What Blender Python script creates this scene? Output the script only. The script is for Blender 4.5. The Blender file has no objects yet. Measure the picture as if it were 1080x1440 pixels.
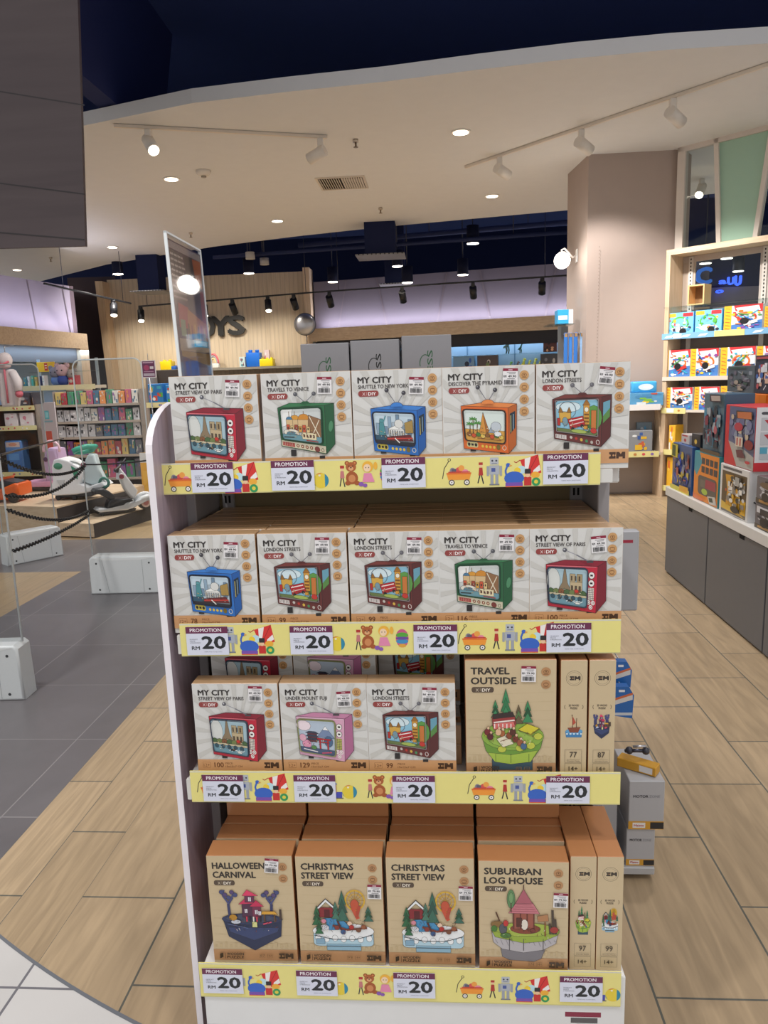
import bpy, bmesh, math, random
from mathutils import Vector as V, Matrix as M
SC = bpy.context.scene
COL = SC.collection
# ------------------------------------------------------------------ camera
F_PX, YAW, PITCH, ROLL, EYE = 1052.8, .0713, .1809, .0339, 1.56
_fw = V((-math.sin(YAW)*math.cos(PITCH), math.cos(YAW)*math.cos(PITCH), -math.sin(PITCH)))
_ri0 = V((math.cos(YAW), math.sin(YAW), 0)); _up0 = _ri0.cross(_fw)
_ri = math.cos(ROLL)*_ri0 - math.sin(ROLL)*_up0
_up = math.sin(ROLL)*_ri0 + math.cos(ROLL)*_up0
cam = bpy.data.cameras.new('camera'); cam.sensor_fit = 'VERTICAL'; cam.sensor_height = 24; cam.lens = F_PX/1440*24
cam.clip_start = .02; cam.clip_end = 200
co = bpy.data.objects.new('camera', cam); COL.objects.link(co)
co.matrix_world = M(((_ri.x, _up.x, -_fw.x, 0), (_ri.y, _up.y, -_fw.y, 0), (_ri.z, _up.z, -_fw.z, EYE), (0, 0, 0, 1)))
SC.camera = co
def ray(px, py): return _fw + _ri*((px-540)/F_PX) + _up*((720-py)/F_PX)
EYEP = V((0, 0, EYE))
def atY(px, py, y): r = ray(px, py); return EYEP + r*(y/r.y)      # survey helpers: a photo point on a plane of the room
def atZ(px, py, z): r = ray(px, py); return EYEP + r*((z-EYE)/r.z)
def atX(px, py, x): r = ray(px, py); return EYEP + r*(x/r.x)
# ------------------------------------------------------------------ light and exposure
SC.view_settings.view_transform = 'Standard'; SC.view_settings.look = 'None'
SC.view_settings.exposure = 0.0; SC.view_settings.gamma = 1.0; SC.view_settings.use_curve_mapping = False
w = bpy.data.worlds.new('mall_ambient'); SC.world = w; w.use_nodes = True
bg = w.node_tree.nodes['Background']; bg.inputs[0].default_value = (1, .99, .985, 1); bg.inputs[1].default_value = .72
def light(name, kind, loc, energy, col=(1, .95, .88), target=None, size=.2, size_y=None, spot=70, blend=.6):
    l = bpy.data.lights.new(name, kind); l.energy = energy; l.color = col
    if kind == 'AREA':
        l.size = size
        if size_y: l.shape = 'RECTANGLE'; l.size_y = size_y
    else: l.shadow_soft_size = size
    if kind == 'SPOT': l.spot_size = math.radians(spot); l.spot_blend = blend
    o = bpy.data.objects.new(name, l); COL.objects.link(o); o.location = loc
    if target is not None: o.rotation_euler = (V(target)-V(loc)).to_track_quat('-Z', 'Y').to_euler()
    return o
light('mall_light', 'SPOT', (-1.5, .1, 5.0), 250, (1, .98, .96), (-.1, 1.75, .7), .10, spot=50, blend=.7)
light('mall_light', 'SPOT', (1.3, -.6, 5.2), 215, (1, .98, .96), (.2, 1.8, .5), .25, spot=60, blend=.8)
light('mall_light', 'SPOT', (-2.4, 2.0, 4.9), 430, (1, .98, .96), (-2.6, 3.6, 0), .15, spot=75, blend=.8)
light('mall_light', 'SPOT', (1.7, 3.6, 4.9), 190, (1, .96, .92), (1.4, 3.4, 0), .15, spot=70, blend=.9)
# lamps of the shop ceiling, plus two added fill spots
for x, y, e in [(-2.4, 12.2, 190), (.9, 11.3, 230), (.33, 8.4, 210), (-3.1, 9.5, 210), (-5.7, 13.8, 190), (-8.5, 15.8, 130), (4.4, 10.6, 260), (5.6, 9.0, 220)]:  # last two are added fill without fittings, brightening the ceiling beyond the window
    light('downlight_and_fill_beam', 'SPOT', (x, y, 3.93), e*2.05, (1, .965, .92), (x, y, 0), .08, spot=125, blend=.8)
light('wash_beam', 'SPOT', (2.1, 7.75, 3.75), 300, (1, .95, .9), (3.1, 8.8, 1.6), .08, spot=75, blend=.8)
light('wash_beam', 'SPOT', (1.5, 8.3, 3.75), 190, (1, .955, .92), (2.35, 9.45, 1.5), .06, spot=82, blend=.55)
light('wash_beam', 'SPOT', (.6, 5.8, 4.1), 260, (1, .95, .9), (1.9, 4.6, .7), .1, spot=50, blend=.9)
light('wash_beam', 'SPOT', (-4.2, 8.9, 3.9), 190, (1, .96, .92), (-4.3, 10.3, .9), .1, spot=90, blend=.9)
light('wash_beam', 'SPOT', (-3.0, 7.2, 4.1), 190, (1, .96, .92), (-3.6, 8.1, .3), .1, spot=70, blend=.9)
for x in (-6.5, -5.5, -4.5, -3.4): light('wall_wash_beam', 'SPOT', (x, 15.5, 3.25), 105, (1, .91, .77), (x, 16.98, 1.5), .06, spot=86, blend=.9)
def strip_light(name, loc, along, down, energy, col, L, wd=.05):
    l = bpy.data.lights.new(name, 'AREA'); l.energy = energy; l.color = col; l.shape = 'RECTANGLE'; l.size = L; l.size_y = wd
    o = bpy.data.objects.new(name, l); COL.objects.link(o); x = V(along).normalized(); z = -V(down).normalized(); z = (z - x*z.dot(x)).normalized(); y = z.cross(x)
    o.matrix_world = M(((x.x, y.x, z.x, loc[0]), (x.y, y.y, z.y, loc[1]), (x.z, y.z, z.z, loc[2]), (0, 0, 0, 1)))
strip_light('cove_strip', (1.2, 15.83, 2.63), (7.8, -2, 0), (.1, .45, 1), 90, (.86, .86, 1), 7.6)
strip_light('shelf_strip', (1.3, 15.86, 2.3), (7.8, -2, 0), (.05, .25, -1), 34, (.5, .74, 1), 7.0)
strip_light('cove_strip', (-6.25, 11.9, 2.5), (.2, 3, 0), (-.4, 0, 1), 30, (.86, .86, 1), 3.4)
strip_light('shelf_strip', (-6.25, 11.9, 2.16), (.2, 3, 0), (-.4, 0, -1), 12, (.45, .68, 1), 3.0)
# ------------------------------------------------------------------ materials
def lin(h):
    if isinstance(h, str):
        h = h.lstrip('#'); c = [int(h[i:i+2], 16)/255 for i in (0, 2, 4)]
    else: c = h
    return tuple(x/12.92 if x <= .04045 else ((x+.055)/1.055)**2.4 for x in c)
def nm(name):
    m = bpy.data.materials.new(name); m.use_nodes = True
    return m, m.node_tree.nodes, m.node_tree.links, m.node_tree.nodes['Principled BSDF']
def fin(name, rough=.5, metal=0., spec=.5, coat=0., grain=.06, scale=60, bump=0., trans=0., ior=1.45, emit=0.):
    """a finish: colour from the mesh's Col attribute with a fine procedural grain"""
    m, n, l, b = nm(name)
    a = n.new('ShaderNodeAttribute'); a.attribute_name = 'Col'
    t = n.new('ShaderNodeTexNoise'); t.inputs['Scale'].default_value = scale; t.inputs['Detail'].default_value = 3
    tc = n.new('ShaderNodeTexCoord'); l.new(tc.outputs['Object'], t.inputs['Vector'])
    r = n.new('ShaderNodeMapRange'); r.inputs[3].default_value = 1-grain; r.inputs[4].default_value = 1+grain
    l.new(t.outputs[0], r.inputs[0])
    mx = n.new('ShaderNodeMix'); mx.data_type = 'RGBA'; mx.blend_type = 'MULTIPLY'; mx.inputs[0].default_value = 1
    l.new(a.outputs['Color'], mx.inputs[6]); l.new(r.outputs[0], mx.inputs[7])
    l.new(mx.outputs[2], b.inputs['Base Color'])
    b.inputs['Roughness'].default_value = rough; b.inputs['Metallic'].default_value = metal
    b.inputs['Specular IOR Level'].default_value = spec; b.inputs['Coat Weight'].default_value = coat; b.inputs['Coat Roughness'].default_value = .08
    if trans: b.inputs['Transmission Weight'].default_value = trans; b.inputs['IOR'].default_value = ior
    if emit: l.new(a.outputs['Color'], b.inputs['Emission Color']); b.inputs['Emission Strength'].default_value = emit
    if bump:
        bp = n.new('ShaderNodeBump'); bp.inputs['Strength'].default_value = bump; bp.inputs['Distance'].default_value = .002
        l.new(t.outputs[0], bp.inputs['Height']); l.new(bp.outputs[0], b.inputs['Normal'])
    return m
FIN = {}
FIN['card'] = fin('printed_carton', .42, coat=.12, grain=.02)
FIN['ink'] = fin('printing_ink', .45, coat=.12, grain=.03, scale=200)
FIN['plas'] = fin('moulded_plastic', .35, grain=.03)
FIN['gloss'] = fin('glossy_acrylic_print', .08, coat=1, grain=.02)
FIN['paint'] = fin('painted_metal', .45, grain=.03, scale=20)
FIN['matt'] = fin('matt_paint', .8, spec=.25, grain=.03, scale=6)
FIN['metal'] = fin('brushed_metal', .3, metal=.9, grain=.08)
FIN['fab'] = fin('plush_fabric', .9, spec=.1, grain=.15, scale=150, bump=.4)
FIN['wrap'] = fin('shrink_wrapped_carton', .3, coat=.3, grain=.03)
FIN['lamp'] = fin('lit_lamp', .5, emit=9, grain=0)
FIN['globe'] = fin('lit_globe', .5, emit=7, grain=0)
FIN['neon'] = fin('lit_sign', .5, emit=1.6, grain=0)
def thin_glass(name, col, refl=.5, tint=.9):
    m, n, l, b = nm(name)
    out = n['Material Output']; n.remove(b)
    t = n.new('ShaderNodeBsdfTransparent'); t.inputs[0].default_value = (*[c*tint for c in col], 1)
    g = n.new('ShaderNodeBsdfGlossy'); g.inputs['Roughness'].default_value = .03
    ge = n.new('ShaderNodeNewGeometry'); dt = n.new('ShaderNodeVectorMath'); dt.operation = 'DOT_PRODUCT'; l.new(ge.outputs['Incoming'], dt.inputs[0]); l.new(ge.outputs['Normal'], dt.inputs[1])
    ab = n.new('ShaderNodeMath'); ab.operation = 'ABSOLUTE'; l.new(dt.outputs['Value'], ab.inputs[0])
    iv = n.new('ShaderNodeMath'); iv.operation = 'SUBTRACT'; iv.inputs[0].default_value = 1; l.new(ab.outputs[0], iv.inputs[1])
    pw = n.new('ShaderNodeMath'); pw.operation = 'POWER'; pw.inputs[1].default_value = 5; l.new(iv.outputs[0], pw.inputs[0])
    f = n.new('ShaderNodeMath'); f.operation = 'MULTIPLY_ADD'; f.inputs[1].default_value = .96; f.inputs[2].default_value = .04; l.new(pw.outputs[0], f.inputs[0])
    mu = n.new('ShaderNodeMath'); mu.operation = 'MULTIPLY'; mu.inputs[1].default_value = refl; l.new(f.outputs[0], mu.inputs[0])
    s = n.new('ShaderNodeMixShader'); l.new(mu.outputs[0], s.inputs[0]); l.new(t.outputs[0], s.inputs[1]); l.new(g.outputs[0], s.inputs[2])
    l.new(s.outputs[0], out.inputs[0]); return m
FIN['clear'] = thin_glass('clear_acrylic', (.97, .98, .98), .6, .96)
FIN['sheet'] = thin_glass('poster_acrylic', (.98, .98, .98), 1.0, .97)
FIN['satin'] = fin('satin_black_carton', .38, metal=.55, grain=.02)
FIN['glass'] = thin_glass('window_glass', (.9, .95, .95), .5, .95)
FIN['edge'] = fin('acrylic_edge', .2, trans=.6, grain=0)
FIN['green'] = fin('frosted_green_glass', .25, grain=.04, scale=3)
def wood(name, c1, c2, axis='Z', scale=1.0, rough=.5, ribs=0):
    m, n, l, b = nm(name)
    tc = n.new('ShaderNodeTexCoord'); mp = n.new('ShaderNodeMapping')
    s = {'Z': (9, 9, .7), 'X': (.7, 9, 9), 'Y': (9, .7, 9)}[axis]
    mp.inputs['Scale'].default_value = [q*scale for q in s]
    l.new(tc.outputs['Object'], mp.inputs[0])
    t = n.new('ShaderNodeTexNoise'); t.inputs['Scale'].default_value = 2.2; t.inputs['Detail'].default_value = 8; t.inputs['Distortion'].default_value = .6
    l.new(mp.outputs[0], t.inputs['Vector'])
    r = n.new('ShaderNodeValToRGB'); r.color_ramp.elements[0].position = .3; r.color_ramp.elements[1].position = .7
    r.color_ramp.elements[0].color = (*lin(c1), 1); r.color_ramp.elements[1].color = (*lin(c2), 1)
    l.new(t.outputs[0], r.inputs[0])
    src = r.outputs[0]
    if ribs:
        wv = n.new('ShaderNodeTexWave'); wv.inputs['Scale'].default_value = ribs; wv.bands_direction = 'X'; l.new(tc.outputs['Object'], wv.inputs[0])
        mr = n.new('ShaderNodeMapRange'); mr.inputs[1].default_value = 0; mr.inputs[2].default_value = .25; mr.inputs[3].default_value = .87; mr.inputs[4].default_value = 1
        l.new(wv.outputs['Fac'], mr.inputs[0])
        mx = n.new('ShaderNodeMix'); mx.data_type = 'RGBA'; mx.blend_type = 'MULTIPLY'; mx.inputs[0].default_value = 1
        l.new(src, mx.inputs[6]); l.new(mr.outputs[0], mx.inputs[7]); src = mx.outputs[2]
    l.new(src, b.inputs['Base Color']); b.inputs['Roughness'].default_value = rough
    return m
FIN['lilac'] = wood('lilac_laminate', '#a495a3', '#b9a9b6', 'Z', 3, .4)
FIN['timber'] = wood('pale_timber', '#c4a989', '#d6bd9f', 'Z', 1.5)
FIN['timberx'] = wood('pale_timber_plank', '#c8ae90', '#dcc6a8', 'X', 1.5)
FIN['slats'] = wood('ribbed_timber_cladding', '#cbb99f', '#d9c9b1', 'Z', 1, .6, ribs=3.2)
FIN['walnut'] = wood('dark_laminate', '#4d4144', '#564a4c', 'X', .6, .45)
def tiles(name, bw, bh, c1, c2, mortar, ms, off=.5, rough=.3, grain=None, noise=.1):
    m, n, l, b = nm(name)
    uv = n.new('ShaderNodeUVMap'); uv.uv_map = 'UVMap'
    br = n.new('ShaderNodeTexBrick'); br.offset = off; br.offset_frequency = 2; br.squash = 1
    br.inputs['Scale'].default_value = 1; br.inputs['Brick Width'].default_value = bw; br.inputs['Row Height'].default_value = bh
    br.inputs['Mortar Size'].default_value = ms; br.inputs['Mortar Smooth'].default_value = .1; br.inputs['Bias'].default_value = 0
    br.inputs['Color1'].default_value = (*lin(c1), 1); br.inputs['Color2'].default_value = (*lin(c2), 1); br.inputs['Mortar'].default_value = (*lin(mortar), 1)
    l.new(uv.outputs[0], br.inputs['Vector'])
    mp = n.new('ShaderNodeMapping'); mp.inputs['Scale'].default_value = grain or (1, 1, 1); l.new(uv.outputs[0], mp.inputs[0])
    t = n.new('ShaderNodeTexNoise'); t.inputs['Scale'].default_value = 2; t.inputs['Detail'].default_value = 7; t.inputs['Distortion'].default_value = .8
    l.new(mp.outputs[0], t.inputs['Vector'])
    mr = n.new('ShaderNodeMapRange'); mr.inputs[1].default_value = .3; mr.inputs[2].default_value = .7; mr.inputs[3].default_value = 1-noise; mr.inputs[4].default_value = 1+noise
    l.new(t.outputs[0], mr.inputs[0])
    mx = n.new('ShaderNodeMix'); mx.data_type = 'RGBA'; mx.blend_type = 'MULTIPLY'; mx.inputs[0].default_value = 1
    l.new(br.outputs[0], mx.inputs[6]); l.new(mr.outputs[0], mx.inputs[7]); l.new(mx.outputs[2], b.inputs['Base Color'])
    bp = n.new('ShaderNodeBump'); bp.inputs['Strength'].default_value = .3; bp.inputs['Distance'].default_value = .002; bp.invert = True
    l.new(br.outputs[1], bp.inputs['Height']); l.new(bp.outputs[0], b.inputs['Normal'])
    b.inputs['Roughness'].default_value = rough; return m
FIN['floorwood'] = tiles('oak_look_floor_tile', .667, .3375, '#b19a7c', '#a58f72', '#5f5e56', .0032, .5, .32, (1.6, 14, 1), .17)
FIN['floorgrey'] = tiles('grey_stone_tile', .6, .6, '#6e6a6c', '#666264', '#8a8686', .003, 0, .3, (1.5, 1.5, 1), .08)
FIN['floorwhite'] = tiles('white_stone_tile', .6, .6, '#d2cfcc', '#cbc8c5', '#77757a', .004, 0, .3, (1.5, 1.5, 1), .03)
FIN['floorpale'] = tiles('pale_oak_tile', .9, .225, '#b29a78', '#a88f6c', '#8d7d66', .003, .5, .3, (1.6, 14, 1), .1)
# ------------------------------------------------------------------ mesh builder
_txt = {}
def text_mesh(s, bold):
    bold = 0; k = (s, bold)
    if k not in _txt:
        cu = bpy.data.curves.new('t', 'FONT'); cu.body = s; cu.size = 1; cu.resolution_u = 2
        o = bpy.data.objects.new('t', cu); COL.objects.link(o)
        dg = bpy.context.evaluated_depsgraph_get(); me = bpy.data.meshes.new_from_object(o.evaluated_get(dg))
        vs = [(v.co.x, v.co.y) for v in me.vertices]; fs = [tuple(p.vertices) for p in me.polygons]
        bpy.data.objects.remove(o); bpy.data.curves.remove(cu); bpy.data.meshes.remove(me)
        x0 = min(v[0] for v in vs); x1 = max(v[0] for v in vs)
        _txt[k] = ([(v[0]-x0, v[1]) for v in vs], fs, x1-x0)
    return _txt[k]
CAP = .715
class B:
    """collects coloured solids and printed artwork into ONE mesh"""
    def __init__(s):
        s.bm = bmesh.new(); s.cl = s.bm.loops.layers.float_color.new('Col'); s.uv = s.bm.loops.layers.uv.new('UVMap')
        s.ol = 0; s.slots = []; s.o = V((0, 0, 0)); s.u = V((1, 0, 0)); s.v = V((0, 0, 1)); s.n = V((0, -1, 0)); s.k = 1; s.eps = 5e-5; s.T = None; s.f = 'ink'
    def slot(s, f):
        if f not in s.slots: s.slots.append(f)
        return s.slots.index(f)
    def tint(s, faces, col, f, smooth=False):
        c = (*lin(col), 1); i = s.slot(f)
        for q in faces:
            q.material_index = i; q.smooth = smooth
            for lp in q.loops: lp[s.cl] = c
    def box(s, x0, x1, y0, y1, z0, z1, col='#ffffff', f='paint', bev=0, rot=None, seg=1):
        r = bmesh.ops.create_cube(s.bm, size=1)
        vs = r['verts']; mid = V(((x0+x1)/2, (y0+y1)/2, (z0+z1)/2))
        for q in vs: q.co = V((q.co.x*(x1-x0), q.co.y*(y1-y0), q.co.z*(z1-z0)))
        fs = set(q for vv in vs for q in vv.link_faces)
        if bev:
            es = list(set(e for vv in vs for e in vv.link_edges))
            g = bmesh.ops.bevel(s.bm, geom=es, offset=bev, segments=seg, affect='EDGES', profile=.5)
            vs = list(set(v for q in g['faces'] for v in q.verts)); fs = set(q for vv in vs for q in vv.link_faces)
            vs = list(set(v for q in fs for v in q.verts))
        for q in vs: q.co = (rot @ q.co if rot else q.co) + mid
        s.tint(fs, col, f, seg > 1); return s
    def tube(s, pts, r, col, f='plas', seg=8, cap=True, closed=False):
        pts = [V(p) for p in pts]; rr = r if isinstance(r, (list, tuple)) else [r]*len(pts); rings = []; N = len(pts)
        up = None
        for i, p in enumerate(pts):
            if closed: d = pts[(i+1) % N]-pts[i-1]
            else: d = pts[min(i+1, N-1)]-pts[max(i-1, 0)]
            d.normalize()
            if up is None: up = d.orthogonal().normalized()
            a = (up - d*up.dot(d)); a = a.normalized() if a.length > 1e-6 else d.orthogonal().normalized(); up = a; b = d.cross(a)
            rings.append([s.bm.verts.new(p + (a*math.cos(2*math.pi*k/seg) + b*math.sin(2*math.pi*k/seg))*rr[i]) for k in range(seg)])
        fs = []
        for i in range(N if closed else N-1):
            A, Bq = rings[i], rings[(i+1) % N]
            for k in range(seg): fs.append(s.bm.faces.new((A[k], A[(k+1) % seg], Bq[(k+1) % seg], Bq[k])))
        s.tint(fs, col, f, True)
        if cap and not closed: s.tint([s.bm.faces.new(rings[0][::-1]), s.bm.faces.new(rings[-1])], col, f)
        return s
    def sph(s, c, r, col, f='plas', sc=(1, 1, 1), seg=16, rot=None):
        q = bmesh.ops.create_uvsphere(s.bm, u_segments=seg, v_segments=max(6, seg//2), radius=r)['verts']
        for v in q:
            v.co = V((v.co.x*sc[0], v.co.y*sc[1], v.co.z*sc[2])); v.co = (rot @ v.co if rot else v.co) + V(c)
        s.tint(set(k for v in q for k in v.link_faces), col, f, True); return s
    def prism(s, pts, d, col, f='paint', bev=0, smooth=False, seg=2):
        """pts: 3d outline polygon, d: extrusion vector"""
        a = [s.bm.verts.new(V(p)) for p in pts]; b = [s.bm.verts.new(V(p)+V(d)) for p in pts]; n = len(a)
        fs = [s.bm.faces.new(a[::-1]), s.bm.faces.new(b)]+[s.bm.faces.new((a[i], a[(i+1) % n], b[(i+1) % n], b[i])) for i in range(n)]
        bmesh.ops.recalc_face_normals(s.bm, faces=fs)
        s.tint(fs, col, f, smooth)
        if bev:
            es = list(set(fs[0].edges) | set(fs[1].edges))
            g = bmesh.ops.bevel(s.bm, geom=es, offset=bev, segments=seg, affect='EDGES', profile=.5)
            s.tint(g['faces'], col, f, True)
        return s
    def quad(s, pts, col='#ffffff', f='paint', uvs=None):
        q = s.bm.faces.new([s.bm.verts.new(V(p)) for p in pts]); s.tint([q], col, f)
        if uvs:
            for lp, t in zip(q.loops, uvs): lp[s.uv].uv = t
        return s
    # ---- printed artwork on a plane; coordinates in metres unless a warp is set
    def plane(s, o, u, v, f=None, eps=None):
        s.o = V(o); s.u = V(u).normalized(); s.v = V(v).normalized(); s.n = s.u.cross(s.v); s.k = 1; s.T = None
        if f: s.f = f
        if eps: s.eps = eps
        return s
    def unit(s, W, H):                     # 0..1 across, 0..1 downwards
        s.T = lambda a, b: (a*W, (1-b)*H); return s
    def quadmap(s, q, base=None):          # unit square (y down) into a quad tl,tr,br,bl given in the base map
        base = base or s.T
        def T(a, b):
            x = (1-b)*((1-a)*q[0][0]+a*q[1][0]) + b*((1-a)*q[3][0]+a*q[2][0])
            y = (1-b)*((1-a)*q[0][1]+a*q[1][1]) + b*((1-a)*q[3][1]+a*q[2][1])
            return base(x, y) if base else (x, y)
        s.T = T; return s
    def P(s, a, b):
        if s.T: a, b = s.T(a, b)
        return s.o + s.u*a + s.v*b + s.n*(s.eps*s.k)
    def poly(s, pts, col, f=None):
        s.raw([s.P(*p) for p in pts], col, f); s.k += 1
        if s.ol:
            o, s.ol = s.ol, 0; s.line(list(pts)+[pts[0]], o, '#2b2523', f); s.ol = o
        return s
    def raw(s, ps, col, f=None):
        vs = [s.bm.verts.new(p) for p in ps]
        try: q = s.bm.faces.new(vs)
        except ValueError: return
        q.normal_update()
        if q.normal.dot(s.n) < 0: q.normal_flip()
        s.tint([q], col, f or s.f)
    def rect(s, x0, y0, x1, y1, col, f=None): return s.poly([(x0, y0), (x1, y0), (x1, y1), (x0, y1)], col, f)
    def ell(s, cx, cy, rx, ry, col, n=18, a0=0, a1=360, f=None):
        full = a1-a0 >= 360
        ps = [(cx+rx*math.cos(math.radians(a0+(a1-a0)*i/(n if full else n-1))), cy+ry*math.sin(math.radians(a0+(a1-a0)*i/(n if full else n-1)))) for i in range(n)]
        return s.poly(ps, col, f)
    def rrect(s, x0, y0, x1, y1, rx, ry, col, f=None):
        ps = []
        for cx, cy, a in ((x1-rx, y1-ry, 0), (x0+rx, y1-ry, 90), (x0+rx, y0+ry, 180), (x1-rx, y0+ry, 270)):
            for i in range(5): t = math.radians(a+22.5*i); ps.append((cx+rx*math.cos(t), cy+ry*math.sin(t)))
        return s.poly(ps, col, f)
    def line(s, pts, wd, col, f=None):
        ps = [s.P(*p) for p in pts]
        for a, b in zip(ps, ps[1:]):
            d = (b-a)
            if d.length < 1e-7: continue
            t = s.n.cross(d.normalized())*wd/2; s.raw([a+t, b+t, b-t, a-t], col, f)
        s.k += 1; return s
    def ring(s, cx, cy, rx, ry, wd, col, n=18, a0=0, a1=360):
        return s.line([(cx+rx*math.cos(math.radians(a0+(a1-a0)*i/n)), cy+ry*math.sin(math.radians(a0+(a1-a0)*i/n))) for i in range(n+1)], wd, col)
    def text(s, t, x, y, h, col, width=None, bold=.0, align='l', f=None, up=None):
        """baseline at (x, y) in the current map; h = capital height and width in metres"""
        vs, fs, tw = text_mesh(t, bold); sc = h/CAP; sx = (width/tw) if width else sc
        T = s.T; a, b = T(x, y) if T else (x, y)
        x0 = a - (tw*sx/2 if align == 'c' else tw*sx if align == 'r' else 0)
        U, W_ = (s.u, s.v) if not up else (s.v, -s.u)
        if up: base = s.o + s.u*a + s.v*b
        else: base = s.o + s.u*x0 + s.v*b
        base = base + s.n*(s.eps*s.k)
        bo = bold*sc*.9
        for qi, (du, dv) in enumerate(((0, 0),) if bold < .005 else ((-bo, 0), (bo, 0), (0, bo*.8), (0, -bo*.8))):
            bv = [s.bm.verts.new(base + s.n*(s.eps*.5*qi) + U*(p[0]*sx+du) + W_*(p[1]*sc+dv)) for p in vs]
            for q in fs:
                try: k = s.bm.faces.new([bv[i] for i in q])
                except ValueError: continue
                k.normal_update()
                if k.normal.dot(s.n) < 0: k.normal_flip()
                s.tint([k], col, f or s.f)
        s.k += 1 if bold < .005 else 3; return s
    def build(s, name, parent=None, **kw):
        me = bpy.data.meshes.new(name); s.bm.to_mesh(me); s.bm.free()
        for f in s.slots: me.materials.append(FIN[f])
        o = bpy.data.objects.new(name, me); COL.objects.link(o)
        if parent: o.parent = parent
        return tag(o, **kw)
def tag(o, label=None, cat=None, group=None, kind=None):
    if label: o['label'] = label
    if cat: o['category'] = cat
    if group: o['group'] = group
    if kind: o['kind'] = kind
    return o
def thing(name, loc=(0, 0, 0), rz=0, **kw):
    o = bpy.data.objects.new(name, None); COL.objects.link(o); o.location = loc; o.rotation_euler = (0, 0, rz); o.empty_display_size = .1
    return tag(o, **kw)
def dup(root, loc=None, rz=None, rot=None, **kw):
    r = root.copy(); COL.objects.link(r)
    if loc is not None: r.location = loc
    if rz is not None: r.rotation_euler = (0, 0, rz)
    if rot is not None: r.rotation_euler = rot
    for ch in list(root.children):
        c = ch.copy(); COL.objects.link(c); c.parent = r; c.matrix_parent_inverse = ch.matrix_parent_inverse
        for g in list(ch.children):
            d = g.copy(); COL.objects.link(d); d.parent = c
    return tag(r, **kw)
ORD = ['first', 'second', 'third', 'fourth', 'fifth', 'sixth', 'seventh', 'eighth', 'ninth', 'tenth']
# ================================================================== SETTING
def structure(b, name): return b.build(name, kind='structure')
def uvq(b, pts, f, uo=0, vo=0): return b.quad([(x, y, z) for x, y, z in pts], '#ffffff', f, [(y-uo, x-vo) for x, y, z in pts])
# floors: plank rows run along Y; the curved white border lies nearer than the planks
VO = .86-.3375*41
CX, CY, CR = .87, 5.2, 4.0
def arc(x): return CY - math.sqrt(max(0, CR*CR-(x-CX)**2))
b = B()
xs = [-1.12+i*.1 for i in range(0, 60)]
for x0, x1 in zip(xs, xs[1:]):
    uvq(b, [(x0, arc(x0), 0), (x1, arc(x1), 0), (x1, 20, 0), (x0, 20, 0)], 'floorwood', 0, VO)
for x0, x1, o in [(-1.49, -1.315, VO-.055), (-1.315, -1.12, VO-.01)]:
    n0 = [(x0, max(arc(x0), 1.0), 0), (x1, max(arc(x1), 1.0), 0), (x1, 20, 0), (x0, 20, 0)]
    row = 34 if o < VO-.03 else 35
    b.quad(n0, '#ffffff', 'floorwood', [(y, (row-.998)*.3375+ (x-x0)/(x1-x0)*.3365) for x, y, z in n0])
fl = structure(b, 'floor')
b = B()
uvq(b, [(-1.49, 1.0, 0), (-1.49, 7.3, 0), (-3.03, 7.3, 0), (-3.03, 1.0, 0)], 'floorgrey', 3.62-.6*8, -1.63-.6*6)
uvq(b, [(-3.03, 6.0, 0), (-3.03, 7.3, 0), (-12, 7.3, 0), (-12, 6.0, 0)], 'floorgrey', 3.62-.6*8, -1.63-.6*6)
structure(b, 'floor_grey_tile')
b = B()
uvq(b, [(-3.03, 1.0, 0), (-3.03, 6.0, 0), (-12, 6.0, 0), (-12, 1.0, 0)], 'floorpale', 0, 0)
uvq(b, [(-1.49, 7.3, 0), (-1.49, 20, 0), (-12, 20, 0), (-12, 7.3, 0)], 'floorpale', 0, 0)
structure(b, 'floor_pale_plank')
b = B()
xs = [-1.49+i*.1 for i in range(0, 64)]
for x0, x1 in zip(xs, xs[1:]):
    uvq(b, [(x0, -6, 0), (x1, -6, 0), (x1, arc(x1), 0), (x0, arc(x0), 0)], 'floorwhite', 1.65-6, -1.13-6)
uvq(b, [(-12, -6, 0), (-1.49, -6, 0), (-1.49, 1.0, 0), (-12, 1.0, 0)], 'floorwhite', 1.65-6, -1.13-6)
structure(b, 'floor_white_tile')
b = B()
for i in range(-4, 40):
    x0, x1 = -1.49+max(0, i)*.05, -1.44+max(0, i)*.05
    b.quad([(x0, arc(x0)-.006, .0006), (x1, arc(x1)-.006, .0006), (x1, arc(x1)+.005, .0006), (x0, arc(x0)+.005, .0006)], '#6d7076', 'paint')
structure(b, 'trim_7')
# cream lowered ceiling with a curved edge, seen from below
ZS = 4.0
near = [atZ(*p, ZS) for p in [(116, 177), (270, 145), (405, 129), (540, 115), (672, 98), (805, 82.5), (940, 70), (1080, 61)]]
far = [atZ(*p, ZS) for p in [(47, 398), (150, 372), (300, 347), (420, 332), (540, 319), (672, 307), (805, 295)]]
near = [V((-9, 9.6, ZS)), V((-5.5, 8.05, ZS))] + near + [V((4.6, 6.35, ZS)), V((8, 6.3, ZS))]
far = [V((-12, 18.6, ZS))] + far + [V((4.2, 11.85, ZS)), V((8, 11.0, ZS))]
b = B()
b.prism([tuple(p) for p in near] + [tuple(p) for p in far[::-1]], (0, 0, .12), '#d9d8d7', 'matt')
structure(b, 'ceiling')
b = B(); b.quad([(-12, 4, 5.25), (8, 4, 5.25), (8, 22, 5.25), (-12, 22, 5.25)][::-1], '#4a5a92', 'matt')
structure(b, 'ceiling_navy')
b = B(); b.prism([(-2.6, 5.0, 5.2), (-2.7, 8.6, 5.2), (-2.9, 8.6, 4.13), (-2.9, 5.2, 4.13)], (-.2, 0, 0), '#1d2654', 'matt')
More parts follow.
